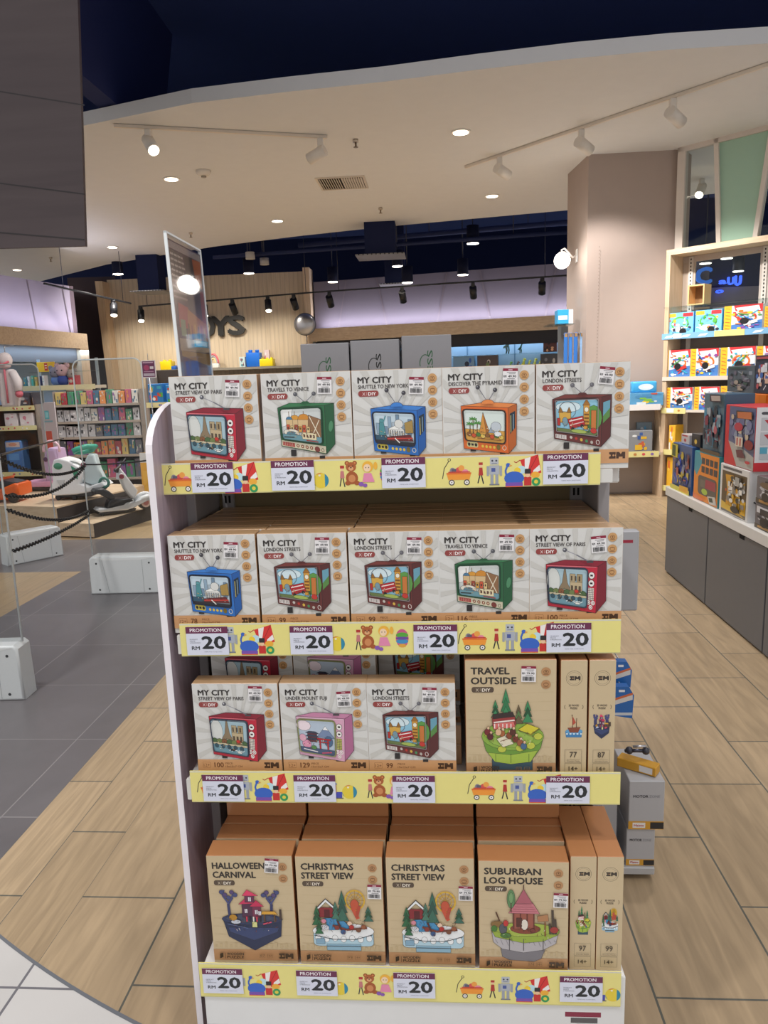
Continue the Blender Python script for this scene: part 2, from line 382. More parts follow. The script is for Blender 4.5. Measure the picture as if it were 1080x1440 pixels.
structure(b, 'ceiling_navy_fold')
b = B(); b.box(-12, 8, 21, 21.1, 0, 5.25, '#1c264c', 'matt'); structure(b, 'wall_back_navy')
b = B(); b.box(8, 8.1, 5, 21, 0, 5.25, '#8d817b', 'matt'); structure(b, 'wall_right')
# dark laminate bulkhead hanging over the entrance
b = B(); Yb = 5.0
p = lambda x, y: tuple(atY(x, y, Yb))
b.prism([p(-260, -200), p(103, -200), p(120, 346), p(-260, 356)], (0, .03, 0), '#51464a', 'walnut')
b.plane((0, Yb, 0), (1, 0, 0), (0, 0, 1), eps=.0008)
for y0, y1 in ((127, 148), (258, 273), (330, 337)):
    a, c = atY(-60, y0-8, Yb), atY(119, y1, Yb); b.line([(a.x, a.z), (c.x, c.z)], .008, '#2a2326')
structure(b, 'wall_bulkhead')
# back wall: timber cladding with the shop lettering
b = B()
YT = 17.0
p = lambda x, y: atY(x, y, YT)
L, R = p(150, 395), p(430, 385)
b.box(L.x, R.x, YT, YT+.25, 0, 3.86, '#ffffff', 'slats')
structure(b, 'wall_back')
b = B(); a, c, d, e = p(143, 398), p(153, 398), p(166, 560), p(158, 560)
b.prism([tuple(a), tuple(c), (L.x+.12, YT, 0), (L.x-.02, YT, 0)], (0, -.35, 0), '#ffffff', 'timber'); structure(b, 'trim_1')
b = B(); b.box(R.x-.02, R.x+.12, YT-.3, YT+.2, 0, 3.9, '#ffffff', 'timber'); structure(b, 'trim_2')
b = B(); q0 = atY(104, 430, 17.6)
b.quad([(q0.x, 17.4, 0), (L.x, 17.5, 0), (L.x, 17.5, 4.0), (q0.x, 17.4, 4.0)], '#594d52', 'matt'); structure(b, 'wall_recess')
# back wall on the other side of the mirror: panels, timber header, dark band, lit shelves
E0, E1 = V((-2.6, 17.0, 0)), V((5.2, 15.0, 0)); ed = (E1-E0).normalized(); en = V((ed.y, -ed.x, 0))   # en points to the viewer
def wl(t, z, out=0.0): return E0 + ed*t + en*out + V((0, 0, z))
LW = (E1-E0).length
b = B()
b.prism([wl(0, 2.6), wl(LW, 2.6), wl(LW, 3.62), wl(0, 3.62)], -en*.1, '#5f5860', 'matt')
b.plane(wl(0, 0), ed, (0, 0, 1), eps=.003)
for i in range(7):
    t = .55+i*1.12
    b.line([(t, 2.62), (t+(-.2 if i % 2 else .22), 3.6)], .03, '#5d5359')
structure(b, 'wall_back_panel')
b = B(); b.prism([wl(0, 2.33, .35), wl(LW, 2.33, .35), wl(LW, 2.6, .35), wl(0, 2.6, .35)], -en*.45, '#ffffff', 'timberx'); structure(b, 'trim_3')
b = B(); b.prism([wl(.15, 2.08, .3), wl(LW, 2.08, .3), wl(LW, 2.33, .3), wl(.15, 2.33, .3)], -en*.03, '#3b3c42', 'matt'); structure(b, 'trim_4')
b = B(); b.prism([wl(0, 0, -.1), wl(LW, 0, -.1), wl(LW, 2.6, -.1), wl(0, 2.6, -.1)], -en*.05, '#9fb4c6', 'matt')
b.plane(wl(0, 0, -.1), ed, (0, 0, 1), eps=.003)
for i in range(8): b.line([(.4+i*1.0, .2), (.4+i*1.0, 2.3)], .02, '#5d7f9a')
structure(b, 'wall_back_shelving')
# left wall of the store: lilac panels lit from a cove, timber frame
G0, G1 = atY(-60, 470, 10.4), atY(104, 470, 13.4)
gd = V((G1.x-G0.x, G1.y-G0.y, 0)); GL = gd.length; gd.normalize(); gn = V((gd.y, -gd.x, 0))
def gw(t, z, out=0.0): return V((G0.x, G0.y, 0)) + gd*t + gn*out + V((0, 0, z))
b = B(); b.prism([gw(-1, 2.46), gw(GL, 2.46), gw(GL, 3.3), gw(-1, 3.22)], -gn*.1, '#7b7381', 'matt')
b.plane(gw(0, 0), gd, (0, 0, 1), eps=.003)
for t in (.9, 1.9, 2.9): b.line([(t, 2.48), (t-.12, 3.25)], .025, '#5b5159')
structure(b, 'wall_left')
b = B(); b.prism([gw(-1, 2.2, .25), gw(GL, 2.2, .25), gw(GL, 2.46, .25), gw(-1, 2.46, .25)], -gn*.35, '#ffffff', 'timberx')
b.prism([gw(GL-.28, 0, .25), gw(GL, 0, .25), gw(GL, 2.2, .25), gw(GL-.28, 2.2, .25)], -gn*.35, '#ffffff', 'timber')
structure(b, 'trim_5')
b = B(); b.prism([gw(-1, 1.95, .18), gw(GL-.28, 1.95, .18), gw(GL-.28, 2.2, .18), gw(-1, 2.2, .18)], -gn*.03, '#6d6763', 'matt'); structure(b, 'trim_6')
b = B(); b.prism([gw(-1, 0, -.12), gw(GL, 0, -.12), gw(GL, 2.3, -.12), gw(-1, 2.3, -.12)], -gn*.05, '#8aa3bd', 'matt'); structure(b, 'wall_left_shelving')
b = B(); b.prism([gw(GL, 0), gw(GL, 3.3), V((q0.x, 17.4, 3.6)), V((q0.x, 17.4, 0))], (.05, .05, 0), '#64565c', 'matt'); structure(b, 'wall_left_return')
# pillar
PL = V((1.85, 9.45, 0)); PB = V((1.76, 10.3, 0)); PR = V((2.93, 9.45, 0))
b = B(); b.prism([tuple(PL), tuple(PR), (3.1, 9.7, 0), (3.1, 10.3, 0), tuple(PB)], (0, 0, ZS), '#ab9b92', 'matt')
b.plane((0, 9.45, 0), (1, 0, 0), (0, 0, 1), eps=.001)
for k in range(60): b.ell(PL.x+.13, .6+k*.04, .006, .008, '#8a7a72', 6)
structure(b, 'pillar')
# angled window wall beside the pillar: white mullions, green pane, clear panes
A0 = V((2.70, 9.2, 0)); ad = V((.716, -.698, 0)); an = V((.698, .716, 0))     # an points away from the viewer
def aw(t, z, dep=0.0): return A0 + ad*t + an*dep + V((0, 0, z))
ZT = 2.861
b = B()
b.prism([aw(-.02, ZT, .22), aw(.07, ZT, .22), aw(.07, ZS, .22), aw(-.02, ZS, .22)], an*.08, '#cfc4ba', 'paint')
tG = [(.52, .42), (.90, 1.06)]
b.prism([aw(.47, ZT, .22), aw(.52, ZT, .22), aw(.44, ZS, .22), aw(.39, ZS, .22)], an*.08, '#d6ccc2', 'paint')
b.prism([aw(.86, ZT, .22), aw(.91, ZT, .22), aw(1.03, ZS, .22), aw(.98, ZS, .22)], an*.08, '#d6ccc2', 'paint')
b.prism([aw(-.02, ZS-.05, .22), aw(3, ZS-.05, .22), aw(3, ZS, .22), aw(-.02, ZS, .22)], an*.08, '#cfc4ba', 'paint')
w1 = structure(b, 'window_1')
b = B(); b.prism([aw(.52, ZT, .25), aw(.86, ZT, .25), aw(.98, ZS-.05, .25), aw(.44, ZS-.05, .25)], an*.01, '#9fc0ac', 'green'); b.build('green_pane', w1)
b = B(); b.prism([aw(.07, ZT, .25), aw(.47, ZT, .25), aw(.39, ZS-.05, .25), aw(.07, ZS-.05, .25)], an*.006, '#ffffff', 'glass'); b.build('clear_pane', w1)
b = B(); b.prism([aw(.91, ZT, .25), aw(3, ZT, .25), aw(3, ZS-.05, .25), aw(1.03, ZS-.05, .25)], an*.006, '#ffffff', 'glass'); b.build('clear_pane', w1)
b = B(); b.prism([aw(0, 0, .33), aw(3, 0, .33), aw(3, 2.06, .33), aw(0, 2.06, .33)], an*.05, '#857a74', 'matt'); structure(b, 'wall_angled')
# ================================================================== PROMOTION GONDOLA
GY = 1.835                                            # back panel plane
ROWS = {1: dict(x0=-.573, y=1.506, z0=1.330, z1=1.395, deck=1.3595), 2: dict(x0=-.538, y=1.455, z0=.995, z1=1.066, deck=1.038),
        3: dict(x0=-.536, y=1.436, z0=.673, z1=.745, deck=.7225), 4: dict(x0=-.536, y=1.389, z0=.236, z1=.320, deck=.3045)}
g = thing('display_gondola', (0, 1.64, 0), label='white and lilac promotion gondola with four yellow edged shelves of puzzle boxes', cat='display shelf')
def gb(b, name, **kw):
    o = b.build(name, **kw); o.parent = g; o.matrix_parent_inverse = M.Translation((0, -1.64, 0)); return o
b = B()                                               # lilac end fin with a white edge and a rounded top
prof = [(1.462, .0), (1.64, .0), (1.64, 1.50)] + [(1.64-.178*math.sin(math.radians(t)), 1.42+.098*math.cos(math.radians(t))) for t in range(10, 91, 10)]
b.prism([(-.578, y, z) for y, z in prof], (.013, 0, 0), '#ffffff', 'lilac')
e = [(-.5785, 1.4615, .002)] + [(-.5785, y-.0015, z+.001) for y, z in prof[3:]][::-1]
for (x, y0, z0), (_, y1, z1) in zip(e, e[1:]): b.quad([(-.5785, y0, z0), (-.5645, y0, z0), (-.5645, y1, z1), (-.5785, y1, z1)], '#efe9ee', 'paint')
gb(b, 'end_panel', label='lilac laminate end panel with white rounded edge')
for x0, x1 in ((-.574, -.546), (.353, .378)):
    b = B(); b.box(x0, x1, 1.645, GY+.02, 0.0, 1.325, '#a09c9e', 'paint', .002); gb(b, 'side_post')
b = B(); b.box(-.546, .353, GY, GY+.012, .28, 1.355, '#8a7a5c', 'matt'); gb(b, 'back_panel')
for x0 in (-.535, .325):
    b = B(); b.box(x0, x0+.028, GY-.014, GY-.0005, .31, 1.328, '#a5a2a4', 'paint')
    for k in range(31):
        for q in (.006, .016): b.box(x0+q, x0+q+.005, GY-.0148, GY-.0139, .33+k*.032, .348+k*.032, '#1d1b1c', 'matt')
    gb(b, 'slotted_upright')
def wagon(b, x, h):
    U = lambda px, py: (x+px*h, py*h)
    b.line([U(.02, .3), U(.08, .62), U(.22, .84)], .0016, '#3a3430'); b.ring(*U(.235, .88), .03*h*1.4, .04*h, .0012, '#3a3430', 10)
    b.ell(*U(.33, .52), .09*h, .12*h, '#8d8894'); b.ell(*U(.52, .55), .1*h, .1*h, '#d9534f'); b.ell(*U(.6, .62), .09*h, .09*h, '#f0a24a'); b.ell(*U(.72, .5), .1*h, .08*h, '#e9879c')
    b.rect(*U(.3, .48), *U(.44, .6), '#5e5a6b'); b.line([U(.2, .5), U(.86, .5)], .002, '#c8402f')
    b.poly([U(.14, .48), U(.9, .48), U(.84, .26), U(.2, .26)], '#f29a35'); b.poly([U(.14, .48), U(.9, .48), U(.89, .43), U(.15, .43)], '#e36d2b')
    for q in (.3, .76): b.ell(*U(q, .18), .09*h, .09*h, '#4b4646'); b.ell(*U(q, .18), .06*h, .06*h, '#f3f0ea'); b.ell(*U(q, .18), .02*h, .02*h, '#6a6565')
def robot(b, x, h):
    U = lambda px, py: (x+px*h, py*h)
    b.ell(*U(.12, .68), .055*h, .055*h, '#f0c6a0'); b.rect(*U(.06, .7), *U(.18, .78), '#b5342d'); b.poly([U(.07, .62), U(.17, .62), U(.19, .38), U(.05, .38)], '#b5342d')
    b.line([U(.09, .38), U(.03, .14)], .0024, '#2b2b33'); b.line([U(.14, .38), U(.2, .12)], .0024, '#2b2b33')
    b.rrect(*U(.4, .7), *U(.66, .92), .02*h, .02*h, '#b9bdc6'); b.ell(*U(.47, .82), .03*h, .03*h, '#3f4350'); b.ell(*U(.59, .82), .03*h, .03*h, '#3f4350'); b.rect(*U(.45, .73), *U(.61, .75), '#7d828e')
    b.rect(*U(.38, .4), *U(.68, .68), '#aeb3bd'); b.rect(*U(.44, .48), *U(.56, .6), '#4a5a9a'); b.rect(*U(.41, .1), *U(.5, .4), '#9ea3ae'); b.rect(*U(.56, .1), *U(.65, .4), '#9ea3ae')
    b.rect(*U(.3, .36), *U(.37, .66), '#9ea3ae'); b.rect(*U(.69, .36), *U(.76, .66), '#9ea3ae'); b.rect(*U(.38, .07), *U(.68, .11), '#777c88')
def goose(b, x, h):
    U = lambda px, py: (x+px*h, py*h)
    b.poly([U(.48, .82), U(1.02, .98), U(1.12, .42), U(.66, .3)], '#d8322f'); b.poly([U(.62, .86), U(.8, .91), U(.72, .5), U(.62, .4)], '#f4f0ec'); b.poly([U(.88, .5), U(1.06, .66), U(1.1, .5), U(.86, .36)], '#f4f0ec')
    b.line([U(.48, .82), U(.36, .74), U(.3, .78)], .0016, '#b5342d'); b.line([U(1.02, .98), U(.66, .3)], .0008, '#7a1f1d')
    b.ell(*U(.52, .52), .13*h, .13*h, '#bfe0ea'); b.ell(*U(.4, .5), .1*h, .1*h, '#f2cf3a'); b.ell(*U(.94, .36), .13*h, .1*h, '#f2b13a')
    b.ell(*U(.3, .27), .3*h, .21*h, '#3565c4'); b.rect(*U(.04, .03), *U(.56, .14), '#7a4fae'); b.rect(*U(.04, .0), *U(.56, .03), '#e0622f')
    b.line([U(.08, .3), U(.04, .5), U(.1, .66)], .0036, '#3565c4'); b.ell(*U(.12, .68), .065*h, .06*h, '#3565c4'); b.poly([U(.16, .69), U(.25, .66), U(.16, .63)], '#e8a23a')
    b.rect(*U(.6, .04), *U(.82, .3), '#c9302c'); b.ell(*U(.71, .36), .075*h, .07*h, '#f0c6a0'); b.rrect(*U(.62, .4), *U(.8, .55), .03*h, .03*h, '#2a2628')
    b.ell(*U(.96, .15), .13*h, .13*h, '#2f9a5a'); b.ell(*U(.96, .15), .06*h, .06*h, '#e4d24a')
def ball(b, x, h):
    U = lambda px, py: (x+px*h, py*h)
    b.rect(*U(.02, .14), *U(.3, .34), '#4a4fb4'); b.rect(*U(.04, .3), *U(.12, .62), '#b5392f'); b.poly([U(.02, .6), U(.08, .7), U(.16, .6)], '#3a62b4'); b.rect(*U(.0, .1), *U(.34, .14), '#6a645c')
    b.ell(*U(.54, .34), .24*h, .24*h, '#e8cf3f'); b.ell(*U(.54, .34), .24*h, .24*h, '#2d8aa8', 12, -60, 60); b.ell(*U(.54, .34), .24*h, .24*h, '#d6483a', 8, 80, 130); b.ell(*U(.54, .34), .24*h, .24*h, '#2d8aa8', 8, 180, 225)
    b.ell(*U(.5, .5), .035*h, .03*h, '#f4ead2')
def bear(b, x, h):
    U = lambda px, py: (x+px*h, py*h)
    b.ell(*U(.1, .68), .05*h, .05*h, '#f0c6a0'); b.rect(*U(.04, .7), *U(.17, .79), '#b5342d'); b.poly([U(.05, .62), U(.15, .62), U(.17, .4), U(.03, .4)], '#c77a7a')
    b.line([U(.07, .4), U(.02, .14)], .0022, '#2b2b33'); b.line([U(.12, .4), U(.17, .12)], .0022, '#2b2b33')
    for q in (.26, .5): b.ell(*U(q, .86), .07*h, .07*h, '#9a4e24'); b.ell(*U(q, .86), .035*h, .035*h, '#d98a4e')
    b.ell(*U(.4, .4), .19*h, .2*h, '#a8582a'); b.ell(*U(.4, .38), .11*h, .12*h, '#d08a56'); b.ell(*U(.38, .74), .16*h, .15*h, '#b06030')
    b.ell(*U(.38, .69), .08*h, .06*h, '#e0a876'); b.ell(*U(.38, .72), .025*h, .02*h, '#38241a'); b.ell(*U(.32, .77), .018*h, .02*h, '#38241a'); b.ell(*U(.44, .77), .018*h, .02*h, '#38241a')
    for q in (.27, .55): b.ell(*U(q, .24), .09*h, .07*h, '#a8582a')
    b.ell(*U(.9, .74), .17*h, .17*h, '#f1b63e'); b.ell(*U(1.14, .76), .06*h, .12*h, '#f1b63e'); b.ell(*U(.88, .7), .11*h, .12*h, '#f6d6b4'); b.poly([U(.78, .54), U(1.0, .54), U(1.1, .26), U(.72, .26)], '#e58cb0')
    b.ell(*U(.84, .71), .014*h, .018*h, '#3a2a20'); b.ell(*U(.93, .71), .014*h, .018*h, '#3a2a20')
    b.ell(*U(.68, .2), .08*h, .07*h, '#8a5ab0'); b.ell(*U(.8, .16), .07*h, .06*h, '#8a5ab0')
def egg(b, x, h):
    b.ell(x, .5*h, .2*h, .3*h, '#cf5a86'); b.ell(x, .6*h, .19*h, .09*h, '#58a83c'); b.ell(x, .4*h, .19*h, .08*h, '#3f8fc4'); b.ell(x, .5*h, .2*h, .05*h, '#6a4a9a'); b.ell(x, .26*h, .12*h, .06*h, '#e2a53f')
PX = {1: (223.5, 844.5), 2: (253.7, 873), 3: (268, 872), 4: (281, 873.3)}
S0 = {1: .010, 2: .0, 3: .012, 4: -.02}
CARDS = {1: [271.5, 387, 543.5, 766.5], 2: [263, 413, 588, 772], 3: [286, 418, 558, 771], 4: [286, 421.5, 559.5, 790]}
for r, q in ROWS.items():
    h = q['z1']-q['z0']; x0 = q['x0']; y = q['y']
    b = B()
    if r < 4:
        lo, hi = (-.546, .352); dk = q['deck']
        b.box(lo, hi, y+.012, GY-.0155, dk-.028, dk, '#c9c6c4', 'paint', .002)
        if r == 1:
            b.box(.3535, .377, y+.05, GY-.02, 1.3255, dk, '#e9e8e6', 'paint', .003); b.box(.372, .3765, y+.052, y+.062, 1.335, 1.35, '#2a2a2c', 'matt')
        b.box(x0+.012 if r == 1 else lo, hi, y+.003, y+.0125, q['z0']+.004, dk+.001, '#d8d6d2', 'paint')
        nm_ = 'shelf'
    else:
        b.box(-.53, .374, y+.012, GY-.0155, .26, q['deck'], '#e6e4e1', 'paint', .002)
        b.box(-.53, .374, y+.004, y+.012, .0, .3045, '#e2e2e2', 'paint', .001)
        b.plane((0, y+.004, 0), (1, 0, 0), (0, 0, 1), 'ink'); b.rect(.25, .205, .325, .217, '#8a2a44'); b.rect(.262, .19, .318, .203, '#5c5a5c'); b.rect(.275, .183, .305, .188, '#8a8686')
        for k in (1, 2): b.rect(-.53, .0+.2325-.07*k, .374, .0+.2335-.07*k, '#c4c4c6')
        nm_ = 'base_shelf'
    sh = gb(b, nm_)
    b = B()                                           # printed yellow strip in its clear holder
    b.box(x0, x0+.9, y, y+.0025, q['z0'], q['z1'], '#ebe08a', 'card')
    b.plane((x0, y, q['z0']), (1, 0, 0), (0, 0, 1), 'ink'); b.T = None; b.eps = 3e-5
    b.rect(0, h-.003, .9, h, '#d8d4c4'); b.rect(0, 0, .9, .002, '#cfc78a')
    hh = .066; hb = (h-hh)/2 if r != 4 else .006
    b.o = V((x0, y, q['z0']+hb))
    s0 = S0[r]
    for k in (0, 1):
        o = s0+k*.575
        for fn, d, wd in ((wagon, .0, .062), (robot, .0705, .05), (goose, .125, .075), (ball, .293, .052), (bear, .366, .085), (egg, .4625, .014)):
            xx = o+d; b.k = 3
            if xx > .0 and xx+wd < .9: fn(b, xx, hh)
    st = b.build('price_strip', label='yellow toy patterned promotion strip'); st.parent = sh
    st.matrix_parent_inverse = M.Identity(4)
    for i, cx in enumerate(CARDS[r]):
        q.setdefault('cx', []).append(x0 + .9*(cx-PX[r][0])/(PX[r][1]-PX[r][0]))
# price cards -------------------------------------------------------
UNDER = {1: ['under the street view of paris box, top shelf', 'under the travels to venice box, top shelf', 'under the shuttle to new york box, top shelf', 'under the london streets box, top shelf'],
         2: ['under the shuttle to new york box, second shelf', 'under the first london streets box, second shelf', 'between the london and venice boxes, second shelf', 'under the street view of paris box, second shelf'],
         3: ['under the street view of paris box, third shelf', 'under the pink mount fuji box, third shelf', 'under the london streets box, third shelf', 'under the travel outside box, third shelf'],
         4: ['under the halloween carnival box, bottom shelf', 'under the first christmas street view box, bottom shelf', 'under the second christmas street view box, bottom shelf', 'under the slim boxes, bottom shelf']}
def make_card():
    b = B(); Wc, Hc = .0885, .0615
    b.box(0, Wc, 0, .0008, 0, Hc, '#dcdfee', 'card')
    b.plane((0, 0, 0), (1, 0, 0), (0, 0, 1), 'ink', 3e-5)
    b.rect(0, Hc*.765, Wc, Hc, '#6b2a4e')
    b.text('PROMOTION', .009, Hc*.82, .0078, '#f6f0f4', .066, .018)
    b.text('20', .0335, .0145, .0265, '#23262a', .0485, .05)
    b.text('RM', .0105, .0118, .0078, '#2c2e33', .0165, .03)
    for k, (wd) in enumerate((.017, .011, .022)): b.text(('PRODUCT', 'PRICE', 'IS PROMOTION')[k], .0075, .0335-.0038*k, .0021, '#4a4c55', wd)
    b.text('TERMS AND CONDITIONS', .036, .0062, .0018, '#7a7c88', .038)
    return b.build('price_card')
card = make_card(); first = True
for r, q in ROWS.items():
    for i, cx in enumerate(q['cx']):
        o = card if first else dup(card); first = False
        o.location = (cx, q['y']-.0026, q['z0']+.0015+(.01 if r == 4 else .002)); o.rotation_euler = (0, random.Random(r*9+i).uniform(-.006, .006), 0)
        tag(o, 'promotion price card '+UNDER[r][i], 'price card', 'promotion price cards on the shelf strips')
# ================================================================== PUZZLE BOX ARTWORK
def price_sticker(parent, x, z, y, rot=0.0, price='RM 49.90', wd=.0295, hd=.034):
    b = B(); b.box(-wd/2, wd/2, -.0004, 0, -hd/2, hd/2, '#ece9ea', 'card'); b.plane((0, -.0004, 0), (1, 0, 0), (0, 0, 1), 'ink', 3e-5)
    b.rect(-wd/2, hd/2-.0055, wd/2, hd/2, '#8c1f3a'); b.rect(-.004, hd/2-.004, .004, hd/2-.002, '#d9b8c0')
    b.line([(-.007, .009), (.011, .009)], .0012, '#77757a'); b.line([(-.003, .0062), (.010, .0062)], .001, '#77757a')
    b.text('RM', -.013, -.0005, .0042, '#2a2a2e', .0055, .03); b.text(price.split()[1], -.004, -.0005, .0042, '#2a2a2e', .0155, .03)
    b.line([(-.006, -.0032), (.009, -.0032)], .001, '#77757a')
    rn = random.Random(5); xx = -.012
    while xx < .0115:
        ww = rn.choice((.0005, .0009, .0013)); b.rect(xx, -.0145, xx+ww, -.0055, '#2a2a2e'); xx += ww+rn.choice((.0005, .0009))
    o = b.build('price_sticker', parent, label='white barcode price sticker'); o.location = (x, y-.0022, z); o.rotation_euler = (0, rot, 0)
    return o
def logo(b, x, y, s, col, W, H):
    """chunky puzzle-piece monogram"""
    a = s*H/W
    for pts in ([(0, 0), (.97, 0), (.97, .36), (.8, .5), (.97, .64), (.97, 1), (0, 1), (0, .7), (.24, .6), (.24, .4), (0, .3)],
                [(1.06, 0), (1.5, 0), (1.73, .34), (1.96, 0), (2.4, 0), (2.4, 1), (2.02, 1), (2.02, .72), (1.44, .72), (1.44, 1), (1.06, 1)]):
        b.poly([(x+q[0]*a, y+q[1]*s) for q in pts], col)
    b.ell(x+.62*a, y+.5*s, .12*a, .16*s, '#cf9c6e' if H < .23 else '#bd8f67', 8)
def icons(b, W, H, n, x, y0, dy, rr, col='#c99a66', ink='#8a5f38'):
    for k in range(n):
        y = y0+k*dy; ry = rr*W/H
        b.ell(x, y, rr, ry, col, 20); b.ring(x, y, rr*.5, ry*.4, .0011, ink, 10)
        b.line([(x-rr*.55, y+ry*.55), (x+rr*.55, y+ry*.55)], .0012, ink)
        if k % 2: b.line([(x-rr*.5, y-ry*.3), (x+rr*.5, y-ry*.3)], .0011, ink)
        else: b.ell(x, y-ry*.05, rr*.18, ry*.22, ink, 8)
def sc_paris(b):
    b.rect(0, 0, 1, 1, '#a9c4cf'); b.ell(.14, .36, .17, .36, '#d8dad6'); b.rect(.0, .62, 1, .8, '#7b7a62')
    b.poly([(.42, -.0), (.45, 0), (.5, .4), (.62, .68), (.22, .68), (.36, .4)], '#8d7a60'); b.ell(.42, .7, .1, .14, '#b9b49c', 10)
    b.rect(.56, .14, .7, .66, '#b3a07e'); b.rect(.74, .14, .88, .66, '#a8946f'); b.rect(.56, .36, .88, .68, '#c2ae8a')
    for k in range(3): b.rect(.59+k*.1, .46, .64+k*.1, .6, '#5b4c3c'); b.rect(.59+k*.1, .2, .62+k*.1, .32, '#5b4c3c')
    for k in range(7): b.ell(.06+k*.14, .66, .09, .09, ('#4e6a42', '#73804c', '#8a5a3a')[k % 3], 8)
    b.ell(.73, .6, .06, .05, '#c8382e', 8); b.rect(0, .7, 1, .76, '#cabf9f'); b.rect(0, .76, 1, 1, '#6f97a6')
    for k in range(5): b.ell(.1+k*.18, .8, .06, .07, '#35525f', 8)
    for k in range(6): b.line([(.45+k*.07, .9+.02*(k % 2)), (.55+k*.07, .86)], .0016, '#dfe8e8')
    b.rect(.5, .84, .62, .9, '#2d3138'); b.rect(.7, .9, .82, .95, '#e8e8e2')
def sc_venice(b):
    b.rect(0, 0, 1, 1, '#cfd4d2'); b.poly([(0, .0), (.3, 0), (.2, .5), (0, .6)], '#f0f0ee')
    for x, r, c in ((.34, .12, '#d99a3c'), (.56, .15, '#cf8b34'), (.2, .08, '#4f7ea0')): b.ell(x, .34, r, r*1.2, c, 12); b.rect(x-r, .34, x+r, .62, '#d8b98a'); b.line([(x, .34-r*1.2), (x, .08)], .001, '#7b5a2e')
    b.poly([(.68, .2), (.98, .32), (.98, .86), (.64, .8)], '#8f6a4a'); b.line([(.7, .24), (.96, .86)], .0016, '#e6dcc4'); b.line([(.94, .34), (.74, .84)], .0016, '#e6dcc4')
    for k in range(6): b.rect(.12+k*.1, .5+.04*(k % 2), .2+k*.1, .72, ('#c9583a', '#e2c68c', '#a34a36', '#d8a04a')[k % 4]); b.rect(.145+k*.1, .58, .17+k*.1, .64, '#4a3a30')
    b.ell(.24, .76, .2, .12, '#e4ded0', 12); b.ell(.24, .8, .13, .09, '#5c8190', 10); b.rect(0, .82, 1, 1, '#6d98a4'); b.rect(.5, .72, .86, .92, '#e6d7b0')
    for k in range(4): b.rect(.53+k*.08, .78, .57+k*.08, .86, '#6a4436')
    b.line([(.04, .92), (.3, .9)], .002, '#2e2a28'); b.line([(.6, .95), (.9, .96)], .002, '#a33a2c')
def sc_ny(b):
    b.rect(0, 0, 1, 1, '#c4d6e2')
    for k in range(9): hgt = (.35, .2, .44, .12, .3, .05, .26, .38, .18)[k]; b.rect(.05+k*.1, hgt, .13+k*.1, .7, ('#8fa8bd', '#aebecb', '#7690a8')[k % 3])
    b.poly([(.14, .3), (.24, .3), (.28, .74), (.1, .74)], '#4f8f96'); b.ell(.19, .26, .05, .06, '#5a9aa0', 10); b.line([(.23, .32), (.3, .1)], .0022, '#4f8f96')
    b.rect(.36, .5, .74, .74, '#e6e6e2'); b.poly([(.34, .52), (.55, .38), (.76, .52)], '#f0f0ec'); b.ell(.62, .34, .11, .14, '#dcdcd8', 12)
    for k in range(6): b.rect(.38+k*.06, .56, .41+k*.06, .74, '#9aa0a6')
    b.poly([(.3, .78), (.9, .66), (.98, .86), (.26, .9)], '#6b2a2c'); b.line([(.3, .84), (.96, .76)], .0022, '#c9423a'); b.rect(.0, .74, .3, 1, '#33556b'); b.rect(.0, .9, 1, 1, '#2c2c34')
    b.poly([(.76, .3), (.96, .2), (.98, .6), (.78, .62)], '#a88a4c'); b.line([(.5, .8), (.62, .94)], .002, '#e8e4de')
def sc_pyramid(b):
    b.rect(0, 0, 1, 1, '#d9e4df'); b.rect(0, .62, 1, 1, '#d9a24a'); b.poly([(.36, .7), (.47, .06), (.62, .7)], '#d69340'); b.poly([(.47, .06), (.62, .7), (.53, .7)], '#a96a2c')
    b.poly([(.58, .7), (.72, .36), (.88, .7)], '#9aa6b2'); b.ell(.78, .5, .13, .16, '#c2cad2', 10)
    for x, yy in ((.2, .3), (.3, .42), (.12, .46)): b.line([(x, .8), (x+.02, yy)], .0016, '#6a4a2a'); [b.line([(x+.02, yy), (x+.02+.1*math.cos(a), yy+.08*math.sin(a))], .002, '#4c8a3c') for a in (-2.6, -1.8, -1, -.3, .4, 2.8)]
    for k in range(8): b.ell(.1+k*.115, .78+.04*(k % 2), .06, .07, ('#8a5a2c', '#c8502e', '#4f7a3a', '#e2c05a')[k % 4], 8)
    b.ell(.82, .72, .1, .08, '#e6e8ea', 8); b.line([(.3, .9), (.9, .92)], .0016, '#8a5a2c')
